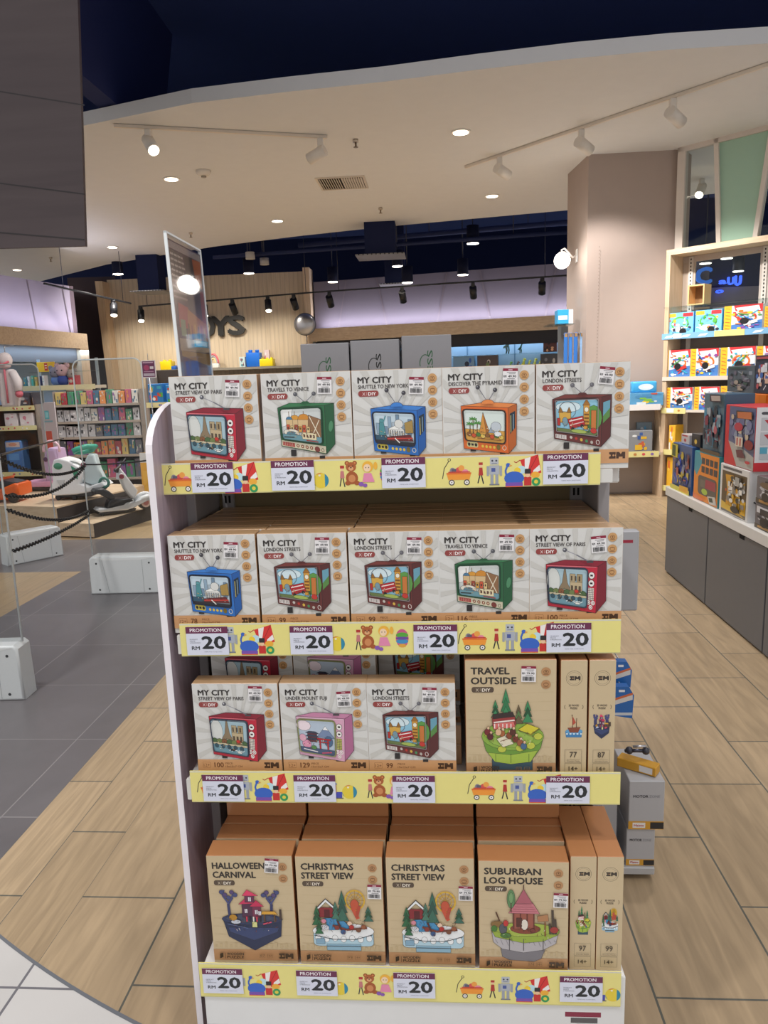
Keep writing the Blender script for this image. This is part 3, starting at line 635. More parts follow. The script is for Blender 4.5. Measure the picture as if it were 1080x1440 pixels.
def sc_london(b):
    b.rect(0, 0, 1, 1, '#8fc4dc'); b.ell(.3, .2, .3, .16, '#d6e8ee', 12); b.ell(.9, .5, .2, .34, '#5f9a4a', 12)
    b.ring(.28, .3, .2, .26, .0016, '#6a7a86', 14)
    b.rect(.08, .36, .36, .7, '#d6a84a'); b.poly([(.06, .38), (.12, .2), (.18, .38)], '#9a6a2a'); b.poly([(.26, .38), (.32, .2), (.38, .38)], '#9a6a2a'); b.ell(.22, .66, .07, .14, '#7a9aa8', 10)
    b.rect(.66, .14, .8, .84, '#d69a3c'); b.poly([(.64, .16), (.73, -.02), (.82, .16)], '#a8702a'); b.ell(.73, .28, .05, .07, '#f0ead6', 10)
    for k in range(4): b.rect(.68, .4+k*.1, .78, .44+k*.1, '#8a5a24')
    b.rect(.84, .3, .96, .86, '#c8773a'); b.rect(.03, .56, .1, .8, '#b5302c')
    b.poly([(.28, .58), (.64, .46), (.7, .72), (.34, .88)], '#b3242c'); b.line([(.32, .64), (.63, .53)], .0022, '#f0e4e0'); b.line([(.34, .76), (.66, .63)], .0018, '#e4c8c4')
    for x in (.4, .62): b.ell(x, .86-(x-.4)*.5, .035, .05, '#2c2628', 8)
    b.rect(0, .88, 1, 1, '#6a7a4a'); b.ell(.55, .92, .2, .06, '#a6b85a', 8); b.rect(.76, .7, .8, .92, '#2f6a3a'); b.ell(.9, .86, .08, .08, '#c23a30', 8)
def sc_fuji(b):
    b.rect(0, 0, 1, 1, '#b8c6d6'); b.poly([(.5, .5), (.74, .16), (1, .5)], '#7a8cae'); b.poly([(.66, .27), (.74, .16), (.83, .28)], '#f4f4f6'); b.ell(.15, .18, .2, .16, '#f0dfe6', 10)
    b.rect(.24, .36, .5, .66, '#6a3a44'); [b.poly([(.18, .4+k*.1), (.56, .4+k*.1), (.46, .34+k*.1), (.28, .34+k*.1)], '#3c4356') for k in range(3)]
    b.ell(.2, .74, .13, .13, '#e59ab8', 10); b.ell(.1, .56, .1, .12, '#dfa9bd', 10); b.ell(.82, .6, .12, .16, '#4f6a8c', 10)
    b.rect(.56, .56, .6, .9, '#c8303a'); b.rect(.78, .56, .82, .9, '#c8303a'); b.rect(.5, .52, .88, .57, '#b82a34'); b.rect(.54, .62, .84, .65, '#c8303a')
    b.rect(0, .84, 1, 1, '#4c5a78'); b.line([(.1, .9), (.5, .94)], .002, '#e8e0e4'); b.ell(.4, .82, .08, .06, '#5a8a4c', 8); b.line([(.62, .96), (.9, .9)], .0022, '#d8506a')
TV = {'paris': dict(t='STREET VIEW OF PARIS', n='100', k=1, a='#c2283f', d='#7e2230', tp='#8f2436', sc=sc_paris, rim='#3a4152'),
      'venice': dict(t='TRAVELS TO VENICE', n='116', k=2, a='#2f6b45', d='#265a3a', tp='#3a7a50', sc=sc_venice, rim='#1f4630', strip='#d5cdb4', ball='#55565c'),
      'new york': dict(t='SHUTTLE TO NEW YORK', n='78', k=3, a='#2f72c4', d='#245ca6', tp='#3f82d2', sc=sc_ny, rim='#23283a'),
      'pyramid': dict(t='DISCOVER THE PYRAMID', n='101', k=3, a='#dd6a2b', d='#b8602a', tp='#e58a4a', sc=sc_pyramid, rim='#3b2a22'),
      'london': dict(t='LONDON STREETS', n='99', k=2, a='#6a3230', d='#5a2a2a', tp='#7a3a36', sc=sc_london, rim='#8c7f80', strip='#6a3230', ball='#66646a'),
      'fuji': dict(t='UNDER MOUNT FUJI', n='129', k=1, a='#dba7c0', d='#b06a90', tp='#c987a8', sc=sc_fuji, rim='#8b8f60')}
TW = {'STREET VIEW OF PARIS': .525, 'TRAVELS TO VENICE': .46, 'SHUTTLE TO NEW YORK': .55, 'DISCOVER THE PYRAMID': .575, 'LONDON STREETS': .41, 'UNDER MOUNT FUJI': .47}
BW, BD, BH = .184, .045, .211
def tv_box(key):
    c = TV[key]; b = B(); W, H = BW, BH
    b.box(-W/2, W/2, 0, BD, 0, H, '#bd9871', 'wrap', .0012)
    b.plane((-W/2, -.0002, 0), (1, 0, 0), (0, 0, 1), 'ink', 3e-5).unit(W, H)
    b.rect(.003, .003, .997, .997, '#d9d8d5', 'card')
    for i in range(22):
        a0 = math.radians(i*360/22+4); a1 = math.radians(i*360/22+10)
        def edge(a):
            dx, dy = math.cos(a), math.sin(a); t = min((.985-.5)/abs(dx) if abs(dx) > 1e-6 else 9, ((.81-.55) if dy > 0 else (.55-.01))/abs(dy) if abs(dy) > 1e-6 else 9)
            return (.5+dx*t, .55+dy*t)
        b.poly([(.5, .55), edge(a0), edge(a1)], '#cbc9c4')
    b.text('MY CITY', .07, .123, .0122, '#322d2c', .37*W, .042)
    b.text(c['t'], .073, .175, .0078, '#453f3e', TW[c['t']]*W, .02)
    b.rrect(.07, .195, .295, .25, .027, .025, '#94413e'); b.text('X', .115, .24, .0066, '#ead8d4', .034*W); b.text('DIY', .18, .24, .0066, '#fbf4f2', .085*W, .03); b.line([(.162, .207), (.162, .24)], .0006, '#d9b8b4')
    icons(b, W, H, 4, .885, .095, .113, .05)
    b.rect(.003, .815, .997, .948, '#cf9c6e')
    b.rrect(.06, .842, .155, .905, .01, .01, '#a4744a'); b.rrect(.064, .846, .151, .901, .008, .008, '#cf9c6e'); b.text('12+', .072, .892, .007, '#74492c', .07*W)
    b.text(c['n'], .2, .9, .0115, '#6a4028', .045*len(c['n'])*W*.8, .02); b.text('PIECE', .33, .866, .0042, '#7e5535', .085*W); b.text('15x15x7 CM', .33, .9, .0042, '#7e5535', .2*W)
    logo(b, .79, .843, .062, '#4a3124', W, H)
    base = b.T
    k = c['k']
    if k == 1:
        fr = [(.177, .345), (.735, .375), (.72, .835), (.203, .755)]; sd = [(.735, .375), (.825, .325), (.828, .715), (.72, .835)]; tp = [(.177, .345), (.38, .305), (.825, .325), (.735, .375)]
        scr = [(.195, .375), (.62, .40), (.615, .775), (.215, .715)]
    elif k == 2:
        fr = [(.175, .33), (.70, .32), (.70, .79), (.20, .70)]; sd = [(.70, .32), (.805, .30), (.80, .695), (.70, .79)]; tp = [(.175, .33), (.31, .288), (.805, .30), (.70, .32)]
        scr = [(.205, .345), (.66, .34), (.66, .69), (.22, .63)]
    else:
        fr = [(.2, .365), (.71, .395), (.72, .83), (.23, .77)]; sd = [(.71, .395), (.805, .36), (.80, .75), (.72, .83)]; tp = [(.2, .365), (.47, .335), (.805, .36), (.71, .395)]
        scr = [(.225, .40), (.675, .425), (.675, .735), (.25, .69)]
    ol = '#2c2526'
    for x in (.3, .62): b.rect(x, .74+(x-.3)*.2, x+.06, .80+(x-.3)*.1, '#2b2728')
    b.poly(tp, c['tp']); b.poly(sd, c['d']); b.poly(fr, c['a'])
    b.line(tp+[tp[0]], .0007, ol); b.line(sd+[sd[0]], .0007, ol); b.line(fr+[fr[0]], .0007, ol)
    b.quadmap(fr, base)
    if k == 1:
        b.line([(.02, .03), (.97, .02)], .0012, '#e48a94' if key == 'paris' else '#efd0de')
        for y in (.2, .37): b.ell(.885, y, .06, .075, '#f2ece8', 14); b.ring(.885, y, .06, .075, .0009, ol, 14); b.rect(.86, y-.02, .91, y+.02, ol)
        b.rect(.83, .47, .94, .74, '#efe6dc' if key == 'paris' else '#c8c86a')
        for i in range(7): b.line([(.83, .49+i*.04), (.94, .49+i*.04)], .0007, ol)
        for i in range(3): b.line([(.85+i*.035, .47), (.85+i*.035, .74)], .0006, ol)
        for x, y in ((.84, .79), (.93, .79), (.885, .89)): b.ell(x, y, .04, .05, '#f2ece8', 12); b.ring(x, y, .02, .025, .0009, c['d'], 8)
    elif k == 2:
        b.rect(.01, .84, .99, .985, c['strip'])
        if key == 'london':
            b.rect(.03, .87, .26, .97, '#e4dcd8'); [b.line([(.05+i*.035, .88), (.05+i*.035, .96)], .0009, '#4a3a3a') for i in range(6)]
            for i in range(5): b.ell(.36+i*.11, .9+.01*i, .03, .035, ('#c8c0b8', '#b5392f', '#d8b24a', '#4a8a5a', '#b8b0a8')[i], 10)
            b.ring(.93, .92, .035, .045, .001, '#e8ded8', 12)
        else:
            b.rect(.03, .87, .3, .97, '#a8433c'); [b.line([(.05+i*.04, .88), (.05+i*.04, .96)], .0007, '#d8b0a0') for i in range(6)]
            for i in range(4): b.ell(.37+i*.1, .92, .035, .04, '#8a4a3a', 10); b.ell(.37+i*.1, .92, .015, .02, '#e2d2b0', 8)
            b.ell(.8, .93, .06, .06, '#7c3a34', 12); b.ring(.92, .93, .03, .035, .0009, '#55483c', 10)
    else:
        b.rrect(.07, .82, .32, .95, .04, .05, '#c9b84a' if key == 'new york' else '#c9c08a'); b.ell(.12, .885, .03, .04, ol, 10); b.ell(.27, .885, .03, .04, ol, 10); b.rect(.17, .86, .22, .91, ol)
        for i in range(4): b.ell(.42+i*.085, .9, .028, .035, '#e2c24a', 10)
        b.ell(.77, .89, .045, .06, '#7a6a2a', 12); b.ring(.9, .89, .04, .05, .001, '#efe6d2', 12)
    b.quadmap(sd, base)
    if k == 2 and key == 'london': b.poly([(.15, .12), (.85, .12), (.85, .5), (.15, .55)], '#6aa0b4'); b.poly([(.15, .4), (.85, .3), (.85, .5), (.15, .55)], '#5a8a48')
    if k == 3: b.poly([(.18, .15), (.8, .15), (.8, .55), (.18, .6)], '#26323e'); b.line([(.3, .2), (.3, .58)], .0014, '#c2b26a'); b.line([(.6, .2), (.6, .56)], .0014, '#8aa6b8')
    if k == 2 and key == 'venice': b.ell(.6, .5, .25, .12, '#4f8a64', 12)
    b.quadmap(scr, base); e = .035
    b.rrect(-e, -e, 1+e, 1+e, .12, .13, c['rim'] if key != 'london' else '#2c2325'); T0 = b.T
    b.ol = .0005; c['sc'](b); b.ol = 0; b.T = T0
    rn = random.Random(len(key)); dk = ('#3a302c', '#e8dcc4', '#8a4a34', '#c8a05a', '#4a5a48')
    for q in range(26):
        x, y = rn.uniform(.12, .9), rn.uniform(.55, .88); b.line([(x, y), (x+rn.uniform(-.05, .05), y+rn.uniform(-.05, .04))], .0009, rn.choice(dk))
    cn = .1                                            # frame corners over the picture
    for sx, sy in ((0, 0), (1, 0), (1, 1), (0, 1)):
        px, py = (0 if sx == 0 else 1), (0 if sy == 0 else 1); dx, dy = (1 if sx == 0 else -1), (1 if sy == 0 else -1)
        b.poly([(px-dx*.005, py-dy*.005), (px+dx*cn, py-dy*.005), (px+dx*cn*.3, py+dy*cn*.3), (px-dx*.005, py+dy*cn)], c['rim'] if key != 'london' else '#2c2325')
    b.line([(0, 0), (1, 0), (1, 1), (0, 1), (0, 0)], .0016, c['rim'])
    b.T = base
    if k == 1:
        b.line([(.64, .325), (.5, .255)], .0026, '#7c7c84'); b.line([(.5, .255), (.375, .205)], .0016, '#9c9ca4'); b.rect(.61, .315, .68, .335, '#4a4448'); b.ell(.375, .205, .024, .021, '#5a5a62', 14); b.ell(.369, .2, .009, .008, '#c8c8ce', 8)
    else:
        ap = {2: ((.49, .285), (.385, .205), (.59, .205)), 3: ((.49, .335), (.385, .195), (.57, .225))}[k]
        for q in ap[1:]: b.line([ap[0], q], .0014, '#77777e'); b.ell(*q, .024, .021, c.get('ball', '#3f3d44'), 14); b.ell(q[0]-.006, q[1]-.006, .008, .007, '#8a8a92', 8)
        if k == 2: b.poly([(.43, .298), (.55, .298), (.52, .275), (.46, .275)], c['d'])
        else: b.ell(.49, .352, .07, .04, c['tp'], 14, 180, 360); b.ring(.49, .352, .07, .04, .0007, ol, 14, 180, 360)
    return b.build('puzzle_box')
COLR = {'paris': 'red', 'venice': 'green', 'new york': 'blue', 'pyramid': 'orange', 'london': 'brown', 'fuji': 'pink'}
PLACE = {'paris': 'street view of paris', 'venice': 'travels to venice', 'new york': 'shuttle to new york', 'pyramid': 'discover the pyramid', 'london': 'london streets', 'fuji': 'under mount fuji'}
proto = {}
def put_tv(key, x0, y, z, label, group, tilt=0, rz=0, rot=None):
    if key not in proto: proto[key] = tv_box(key); o = proto[key]
    else: o = dup(proto[key])
    for ch in list(o.children): bpy.data.objects.remove(ch)
    o.location = (x0+BW/2, y, z); o.rotation_euler = rot or (tilt, 0, rz)
    return tag(o, label, 'puzzle box', group)
R_ = random.Random(3)
def row_tv(row, keys, xs, y, group, wh, sts):
    seen = {}
    for key, x0, st in zip(keys, xs, sts):
        n = seen.get(key, 0); seen[key] = n+1
        which = '' if keys.count(key) == 1 else ORD[n]+' '
        o = put_tv(key, x0, y+R_.uniform(0, .003), ROWS[row]['deck']+.0004, f'{which}white {PLACE[key]} puzzle box with {COLR[key]} television picture, front of the {wh} shelf', group, 0, R_.uniform(-.008, .008))
        price_sticker(o, -BW/2+st[0]*BW, BH*(1-st[1]), 0, st[2])
row_tv(1, ['paris', 'venice', 'new york', 'pyramid', 'london'], [-.5425, -.3515, -.166, .016, .202], 1.524, 'city puzzle boxes along the top shelf', 'top', [(.72, .13, .06), (.71, .13, .03), (.71, .16, .05), (.735, .11, .03), (.745, .125, .12)])
row_tv(2, ['new york', 'london', 'london', 'venice', 'paris'], [-.556, -.368, -.181, .002, .1835], 1.474, 'city puzzle boxes along the second shelf', 'second', [(.72, .155, .06), (.73, .125, .02), (.73, .14, .03), (.74, .13, .03), (.74, .16, -.08)])
row_tv(3, ['paris', 'fuji', 'london'], [-.5235, -.337, -.1535], 1.454, 'city puzzle boxes along the third shelf', 'third', [(.74, .105, .02), (.74, .165, -.05), (.71, .125, .03)])
# the cartons standing behind the second shelf's front boxes: only their tops show
for c, (key, x0, nmx) in enumerate([('new york', -.544, 'the blue television box'), ('london', -.3585, 'the first brown television box'), ('london', -.172, 'the second brown television box'), ('venice', .0105, 'the green television box'), ('paris', .166, 'the red television box')]):
    for k in range(6):
        y = 1.524+.0468*k
        if y+BD > GY-.016: continue
        dx = (.0035*k if c == 0 else .001*k)
        if y < 1.64 and c == 0: dx += 0
        put_tv(key, x0+dx if c < 4 else x0-.0005*k, y, ROWS[2]['deck']+.0004-(0), f'white puzzle carton, {ORD[k]} in line behind {nmx}, second shelf', 'cartons queued on the second shelf', 0, 0)
# third shelf: two cartons lying flat behind each front box carry another one standing on them
for c, (key, x0, y0, nmx) in enumerate([('paris', -.512, 1.506, 'red television box'), ('fuji', -.3265, 1.506, 'pink television box'), ('london', -.141, 1.506, 'brown television box')]):
    for k in range(2):
        z = ROWS[3]['deck']+.0004+(BD+.0006)*(k+1)
        o = put_tv(key, x0, y0, z, f'puzzle carton lying flat behind the {nmx} on the third shelf, {("bottom","top")[k]} of two', 'cartons lying on the third shelf', rot=(-math.pi/2, 0, 0))
        o.location = (x0+BW/2, y0+.0, z-BD); o.rotation_euler = (math.pi/2, 0, math.pi); o.location = (x0+BW/2, y0, z)
        o.rotation_euler = (-math.pi/2, 0, 0); o.location = (x0+BW/2, y0, z)
    put_tv(key, x0+.002, y0+(.05 if c < 2 else .1), ROWS[3]['deck']+.0006+(BD+.0006)*2, f'shaded white puzzle carton standing on flat cartons behind the {nmx}', 'cartons standing at the back of the third shelf')
# ================================================================== WOODEN PUZZLE BOXES
PW, PD, PH = .187, .055, .26
def tree(b, x, y0, y1, w_, c='#2f6b44', c2='#245436'):
    b.line([(x, y0), (x, y0-.02)], .002, '#5a3a24')
    for k in range(3): t0 = y1+(y0-y1)*k*.28; t1 = y1+(y0-y1)*(.46+k*.27); wk = w_*(.6+.2*k); b.poly([(x, t0), (x+wk, t1), (x-wk, t1)], c if k % 2 == 0 else c2)
def isl_halloween(b):
    b.poly([(.14, .57), (.84, .57), (.82, .74), (.5, .875), (.2, .745)], '#2b3352'); b.poly([(.2, .66), (.8, .66), (.78, .7), (.5, .78), (.22, .7)], '#3a4670'); b.ell(.49, .58, .36, .055, '#343e62', 20)
    b.ell(.49, .575, .31, .04, '#4a4f66', 18)
    for x, s in ((.23, 1), (.72, -1)):
        b.line([(x, .56), (x-.01*s, .44), (x+.04*s, .38)], .006, '#3c3f68'); b.line([(x, .44), (x-.07*s, .36), (x-.05*s, .31)], .004, '#4a4f7e'); b.line([(x+.01*s, .42), (x+.07*s, .33)], .004, '#4a4f7e')
        for q in range(5): b.ell(x+(-.08+.04*q)*s, .33+.025*(q % 3), .028, .02, ('#4a4f7e', '#5a4a78')[q % 2], 8)
    b.rect(.38, .43, .5, .56, '#54304a'); b.rect(.5, .45, .6, .57, '#7a3450'); b.poly([(.34, .44), (.42, .39), (.54, .43)], '#d03a62'); b.poly([(.47, .46), (.55, .4), (.64, .46)], '#c8325a'); b.rect(.42, .35, .53, .42, '#6a3250'); b.poly([(.39, .36), (.45, .305), (.58, .36)], '#e0406a')
    for x, y in ((.41, .48), (.53, .49), (.46, .37), (.57, .5)): b.rect(x, y, x+.035, y+.04, '#e8e2ea'); b.line([(x+.017, y), (x+.017, y+.04)], .0008, '#3a2a3a')
    for k in range(5): b.rect(.42+k*.04, .55, .44+k*.04, .6, ('#d8405a', '#2a2438', '#e8e0d8')[k % 3])
    b.poly([(.62, .5), (.76, .5), (.8, .53), (.6, .53)], '#d9a23c'); b.line([(.64, .53), (.64, .6)], .003, '#6a4a2c'); b.line([(.76, .53), (.76, .6)], .003, '#6a4a2c'); b.line([(.83, .48), (.83, .58)], .005, '#4a3a32')
    b.ell(.3, .6, .06, .02, '#c8ccd8', 10); b.ell(.27, .56, .05, .03, '#b8862c', 8); b.rect(.49, .6, .55, .65, '#d8d890'); b.line([(.62, .62), (.72, .6)], .003, '#d8506a'); b.line([(.2, .62), (.44, .66)], .001, '#6a78a8')
def isl_christmas(b):
    b.rrect(.17, .68, .87, .82, .06, .03, '#b4d3e2'); b.rect(.32, .8, .72, .86, '#8fb6cc'); b.ell(.52, .68, .36, .075, '#f0f2f4', 22)
    for k in range(7): b.ell(.22+k*.1, .745+.01*(k % 2), .035, .03, '#f0f2f4', 8)
    b.poly([(.2, .8), (.3, .8), (.3, .75), (.2, .75)], '#86aac2'); b.line([(.18, .72), (.4, .755), (.66, .755), (.86, .71)], .0014, '#2c2a30'); b.line([(.32, .82), (.72, .82)], .0012, '#2c2a30')
    b.poly([(.3, .56), (.5, .55), (.62, .66), (.36, .67)], '#4a90c0')
    b.rect(.25, .46, .41, .55, '#8a2a30'); b.poly([(.21, .47), (.33, .375), (.46, .47), (.42, .47), (.33, .41), (.25, .47)], '#eef0f2'); b.line([(.21, .475), (.33, .38), (.46, .475)], .0016, '#2a262c'); b.rect(.31, .48, .37, .55, '#5a1c22')
    b.ring(.67, .39, .11, .09, .0034, '#d9ae35', 20); b.ring(.67, .39, .07, .057, .0016, '#d9ae35', 16)
    for a in range(0, 180, 30): t = math.radians(a); b.line([(.67-.11*math.cos(t), .39-.09*math.sin(t)), (.67+.11*math.cos(t), .39+.09*math.sin(t))], .0012, '#b98a22')
    b.ell(.665, .43, .05, .05, '#c4563a', 12); b.line([(.64, .46), (.7, .56)], .008, '#c8553a'); b.line([(.72, .44), (.68, .55)], .007, '#b34a34')
    tree(b, .52, .58, .3, .075, '#3d6b5a', '#2f5648'); tree(b, .44, .56, .4, .05, '#4a7a66', '#3d6b5a'); tree(b, .22, .62, .44, .06); tree(b, .82, .58, .44, .06, '#3d6b5a'); tree(b, .24, .7, .55, .05); 
    b.line([(.4, .62), (.56, .66), (.8, .64)], .005, '#7a3a2a'); b.line([(.46, .58), (.5, .66), (.54, .7)], .004, '#5a2a22')
    for x, y, c in ((.45, .64, '#8a3a30'), (.52, .68, '#3a5a8a'), (.6, .6, '#e8c8b0'), (.62, .635, '#b5302c'), (.7, .66, '#7a4a34'), (.76, .63, '#9a5a3a'), (.33, .64, '#d8d8e0'), (.3, .58, '#d88a9a')): b.ell(x, y, .03, .022, c, 10)
def isl_suburban(b):
    b.poly([(.24, .77), (.76, .75), (.7, .87), (.62, .9), (.34, .89), (.26, .86)], '#7e7a80'); b.poly([(.14, .62), (.9, .6), (.86, .73), (.72, .79), (.5, .82), (.26, .79), (.16, .73)], '#b9b4b8')
    for k in range(12): b.line([(.18+k*.06, .7), (.21+k*.06, .74+.02*math.sin(k))], .0012, '#8a858a')
    b.ell(.52, .62, .385, .075, '#a8ba4e', 22); b.poly([(.14, .62), (.18, .68), (.3, .7), (.5, .73), (.72, .71), (.88, .65), (.9, .6), (.7, .66), (.4, .67)], '#9ab043')
    for x in (.34, .5, .72): b.line([(x, .69), (x, .8)], .0014, '#4a464a')
    b.ell(.52, .6, .17, .045, '#8a4632', 16); b.rect(.38, .45, .62, .6, '#a05a4a'); b.poly([(.33, .46), (.68, .46), (.6, .36), (.42, .36)], '#c97a84'); b.poly([(.41, .37), (.6, .37), (.5, .24)], '#b0626e'); b.line([(.5, .24), (.5, .2)], .002, '#5a3a30')
    for k in range(4): b.line([(.36+k*.02, .44-k*.02), (.65-k*.02, .44-k*.02)], .0008, '#8f4a54'); b.line([(.39+k*.075, .46), (.39+k*.075, .6)], .0026, '#6a362c')
    b.ell(.51, .56, .04, .05, '#e6ddd0', 10); b.rect(.42, .5, .48, .58, '#5a3028')
    b.ell(.36, .33, .045, .085, '#5f8a5a', 12); b.line([(.36, .33), (.36, .45)], .0022, '#5a4030'); b.ell(.36, .32, .025, .05, '#79a06c', 10)
    b.line([(.19, .45), (.23, .53)], .003, '#5a3a28'); b.ell(.2, .56, .07, .03, '#8a6a3a', 10); b.ell(.17, .6, .035, .03, '#4a7a34', 8); b.ell(.27, .6, .045, .05, '#5a5a62', 10); b.ell(.3, .55, .03, .03, '#c23a36', 8)
    b.poly([(.65, .48), (.77, .46), (.78, .52), (.66, .53)], '#b5825a'); b.line([(.74, .53), (.74, .66)], .003, '#8a5a34')
    for x, y in ((.82, .42), (.85, .5), (.79, .54)): b.line([(x, y), (x+.01, .64)], .005, '#4e4238')
    b.ell(.84, .6, .05, .03, '#a33a34', 8); b.ell(.3, .66, .06, .025, '#4f7a3a', 8); b.ell(.6, .61, .03, .02, '#7a3a32', 8)
def isl_travel(b):
    b.poly([(.29, .82), (.74, .82), (.74, .93), (.29, .93)], '#3c5362'); b.poly([(.18, .64), (.86, .64), (.83, .74), (.72, .86), (.5, .88), (.32, .86), (.22, .76)], '#6f9a3c'); b.poly([(.24, .78), (.5, .8), (.8, .76), (.72, .86), (.5, .88), (.32, .86)], '#a6c04a')
    for x in (.33, .5, .7): b.line([(x, .79), (x, .87)], .001, '#42602a')
    b.ell(.52, .64, .345, .12, '#8cb046', 22); b.ell(.5, .66, .25, .075, '#9cbc52', 18)
    for x, y in ((.25, .62), (.72, .72), (.4, .75), (.6, .74), (.8, .64)): b.ell(x, y, .05, .03, '#c2c84a', 8)
    tree(b, .445, .5, .235, .07, '#3f8a5a', '#357a4e'); tree(b, .33, .48, .33, .05, '#3f8a5a'); tree(b, .585, .53, .37, .05, '#6a5a40', '#5a7a48'); tree(b, .685, .52, .335, .06, '#3f8a5a')
    b.poly([(.29, .47), (.54, .46), (.56, .54), (.3, .56)], '#9a3a38'); b.poly([(.3, .45), (.52, .43), (.54, .47), (.3, .49)], '#3a2c2a'); b.line([(.31, .52), (.54, .5)], .003, '#eee4dc'); b.poly([(.3, .53), (.53, .51), (.55, .56), (.31, .58)], '#d8706a')
    for k in range(5): b.line([(.32+k*.045, .53), (.32+k*.045, .57)], .002, '#f0e8e2')
    b.poly([(.58, .58), (.68, .53), (.82, .57), (.72, .63)], '#d6c93a'); b.line([(.6, .59), (.72, .62), (.81, .57)], .0016, '#5a5a2a'); b.poly([(.34, .66), (.46, .62), (.53, .7), (.41, .73)], '#e6dcc2'); b.line([(.38, .68), (.46, .66)], .0014, '#8a6a4a')
    for x, y, c in ((.24, .6, '#7a2c30'), (.27, .64, '#5a2428'), (.4, .61, '#a8643a'), (.48, .63, '#8a4a2c'), (.55, .66, '#7a3a28'), (.6, .69, '#9a5a3a'), (.64, .72, '#4a6a8c'), (.52, .6, '#5a3024'), (.36, .6, '#e0b890')): b.ell(x, y, .035, .03, c, 10); b.ell(x+.01, y-.035, .016, .014, '#e2bc98', 8)
def wood_box(kind, l1, l2, isl, n, stick, badge='#5a4a3c', low=.87):
    b = B(); W, H = PW-.002, PH
    b.box(-W/2, W/2, 0, PD, 0, H, '#b97f52', 'wrap', .0012)
    b.plane((-W/2, -.0002, 0), (1, 0, 0), (0, 0, 1), 'ink', 3e-5).unit(W, H)
    b.rect(.003, .003, .997, .997, '#cdb894', 'card')
    for k in range(9): b.line([(.03, .2+k*.075), (.3+.06*(k % 3), .21+k*.075), (.97, .19+k*.078)], .0007, '#c4ae89')
    b.text(l1[0], .065, .118, .0148, '#352e29', l1[1]*W, .04); b.text(l2[0], .065, .2, .0148, '#352e29', l2[1]*W, .04)
    b.rrect(.07, .224, .315, .27, .022, .02, badge); b.text('X', .115, .262, .0068, '#d8c8b0', .033*W); b.text('DIY', .185, .262, .0068, '#f2e8d8', .09*W, .03); b.line([(.165, .233), (.165, .26)], .0007, '#b8a488')
    icons(b, W, H, 2, .885, .1, .105, .052, '#b98a5e', '#7c5634')
    b.rect(.003, low, .997, .972, '#bd8f67')
    for k in range(16): hh = .02+.03*((k*7) % 5)/5; b.rect(.02+k*.06, .845-hh, .05+k*.06, .85, '#c6b08a')
    b.ol = .00055; isl(b); b.ol = 0
    rn = random.Random(len(kind)); dk = ('#3a302c', '#efe6d4', '#7a3a2c', '#2e4a3a', '#5a4a3a')
    for q in range(30):
        x, y = rn.uniform(.25, .8), rn.uniform(.56, .7); b.line([(x, y), (x+rn.uniform(-.03, .03), y+rn.uniform(-.025, .02))], .0009, rn.choice(dk))
    b.poly([(.08, .9), (.12, .89), (.12, .93), (.08, .945)], '#3d2f25'); b.line([(.145, .89), (.145, .945)], .0009, '#4d3b2e')
    b.text('WOODEN', .165, .912, .0062, '#43342a', .2*W, .035); b.text('PUZZLE', .165, .942, .0062, '#43342a', .2*W, .035)
    for x, t in ((.55, n), (.64, '14+')): b.text(t, x+.01, .925, .0062, '#7a5a40', .055*W); b.ring(x+.035, .915, .042, .026, .0006, '#9a7452', 4, 45, 405)
    logo(b, .785, .89, .05, '#4a382c', W, H)
    o = b.build('puzzle_box'); price_sticker(o, -W/2+stick[0]*W, H*(1-stick[1]), 0, stick[2], 'RM 79.90')
    return o
def put_wood(o, x0, y, z, label, group, rz=0): o.location = (x0+PW/2, y, z); o.rotation_euler = (0, 0, rz); return tag(o, label, 'puzzle box', group)
D4, D3 = ROWS[4]['deck']+.0004, ROWS[3]['deck']+.0004
gbm = 'wooden puzzle boxes along the bottom shelf'
hal = put_wood(wood_box('halloween', ('HALLOWEEN', .61), ('CARNIVAL', .5), isl_halloween, '87', (.76, .085, .08)), -.5075, 1.41, D4, 'tan halloween carnival puzzle box with dark blue island picture on the bottom shelf', gbm, .012)
chr1 = put_wood(wood_box('christmas', ('CHRISTMAS', .6), ('STREET VIEW', .6), isl_christmas, '99', (.9, .31, .02)), -.316, 1.4105, D4, 'first tan christmas street view puzzle box, beside halloween carnival on the bottom shelf', gbm, .004)
chr2 = dup(chr1); put_wood(chr2, -.1235, 1.41, D4, 'second tan christmas street view puzzle box, beside suburban log house on the bottom shelf', gbm, -.002)
sub = put_wood(wood_box('suburban', ('SUBURBAN', .625), ('LOG HOUSE', .645), isl_suburban, '174', (.91, .335, .03)), .07, 1.402, D4, 'tan suburban log house puzzle box with pink roofed island picture on the bottom shelf', gbm, -.012)
trv = put_wood(wood_box('travel', ('TRAVEL', .42), ('OUTSIDE', .495), isl_travel, '97', (.695, .115, .02)), .05, 1.454, D3, 'tan travel outside puzzle box with camping island picture on the third shelf', 'wooden puzzle boxes on the third shelf', 0)
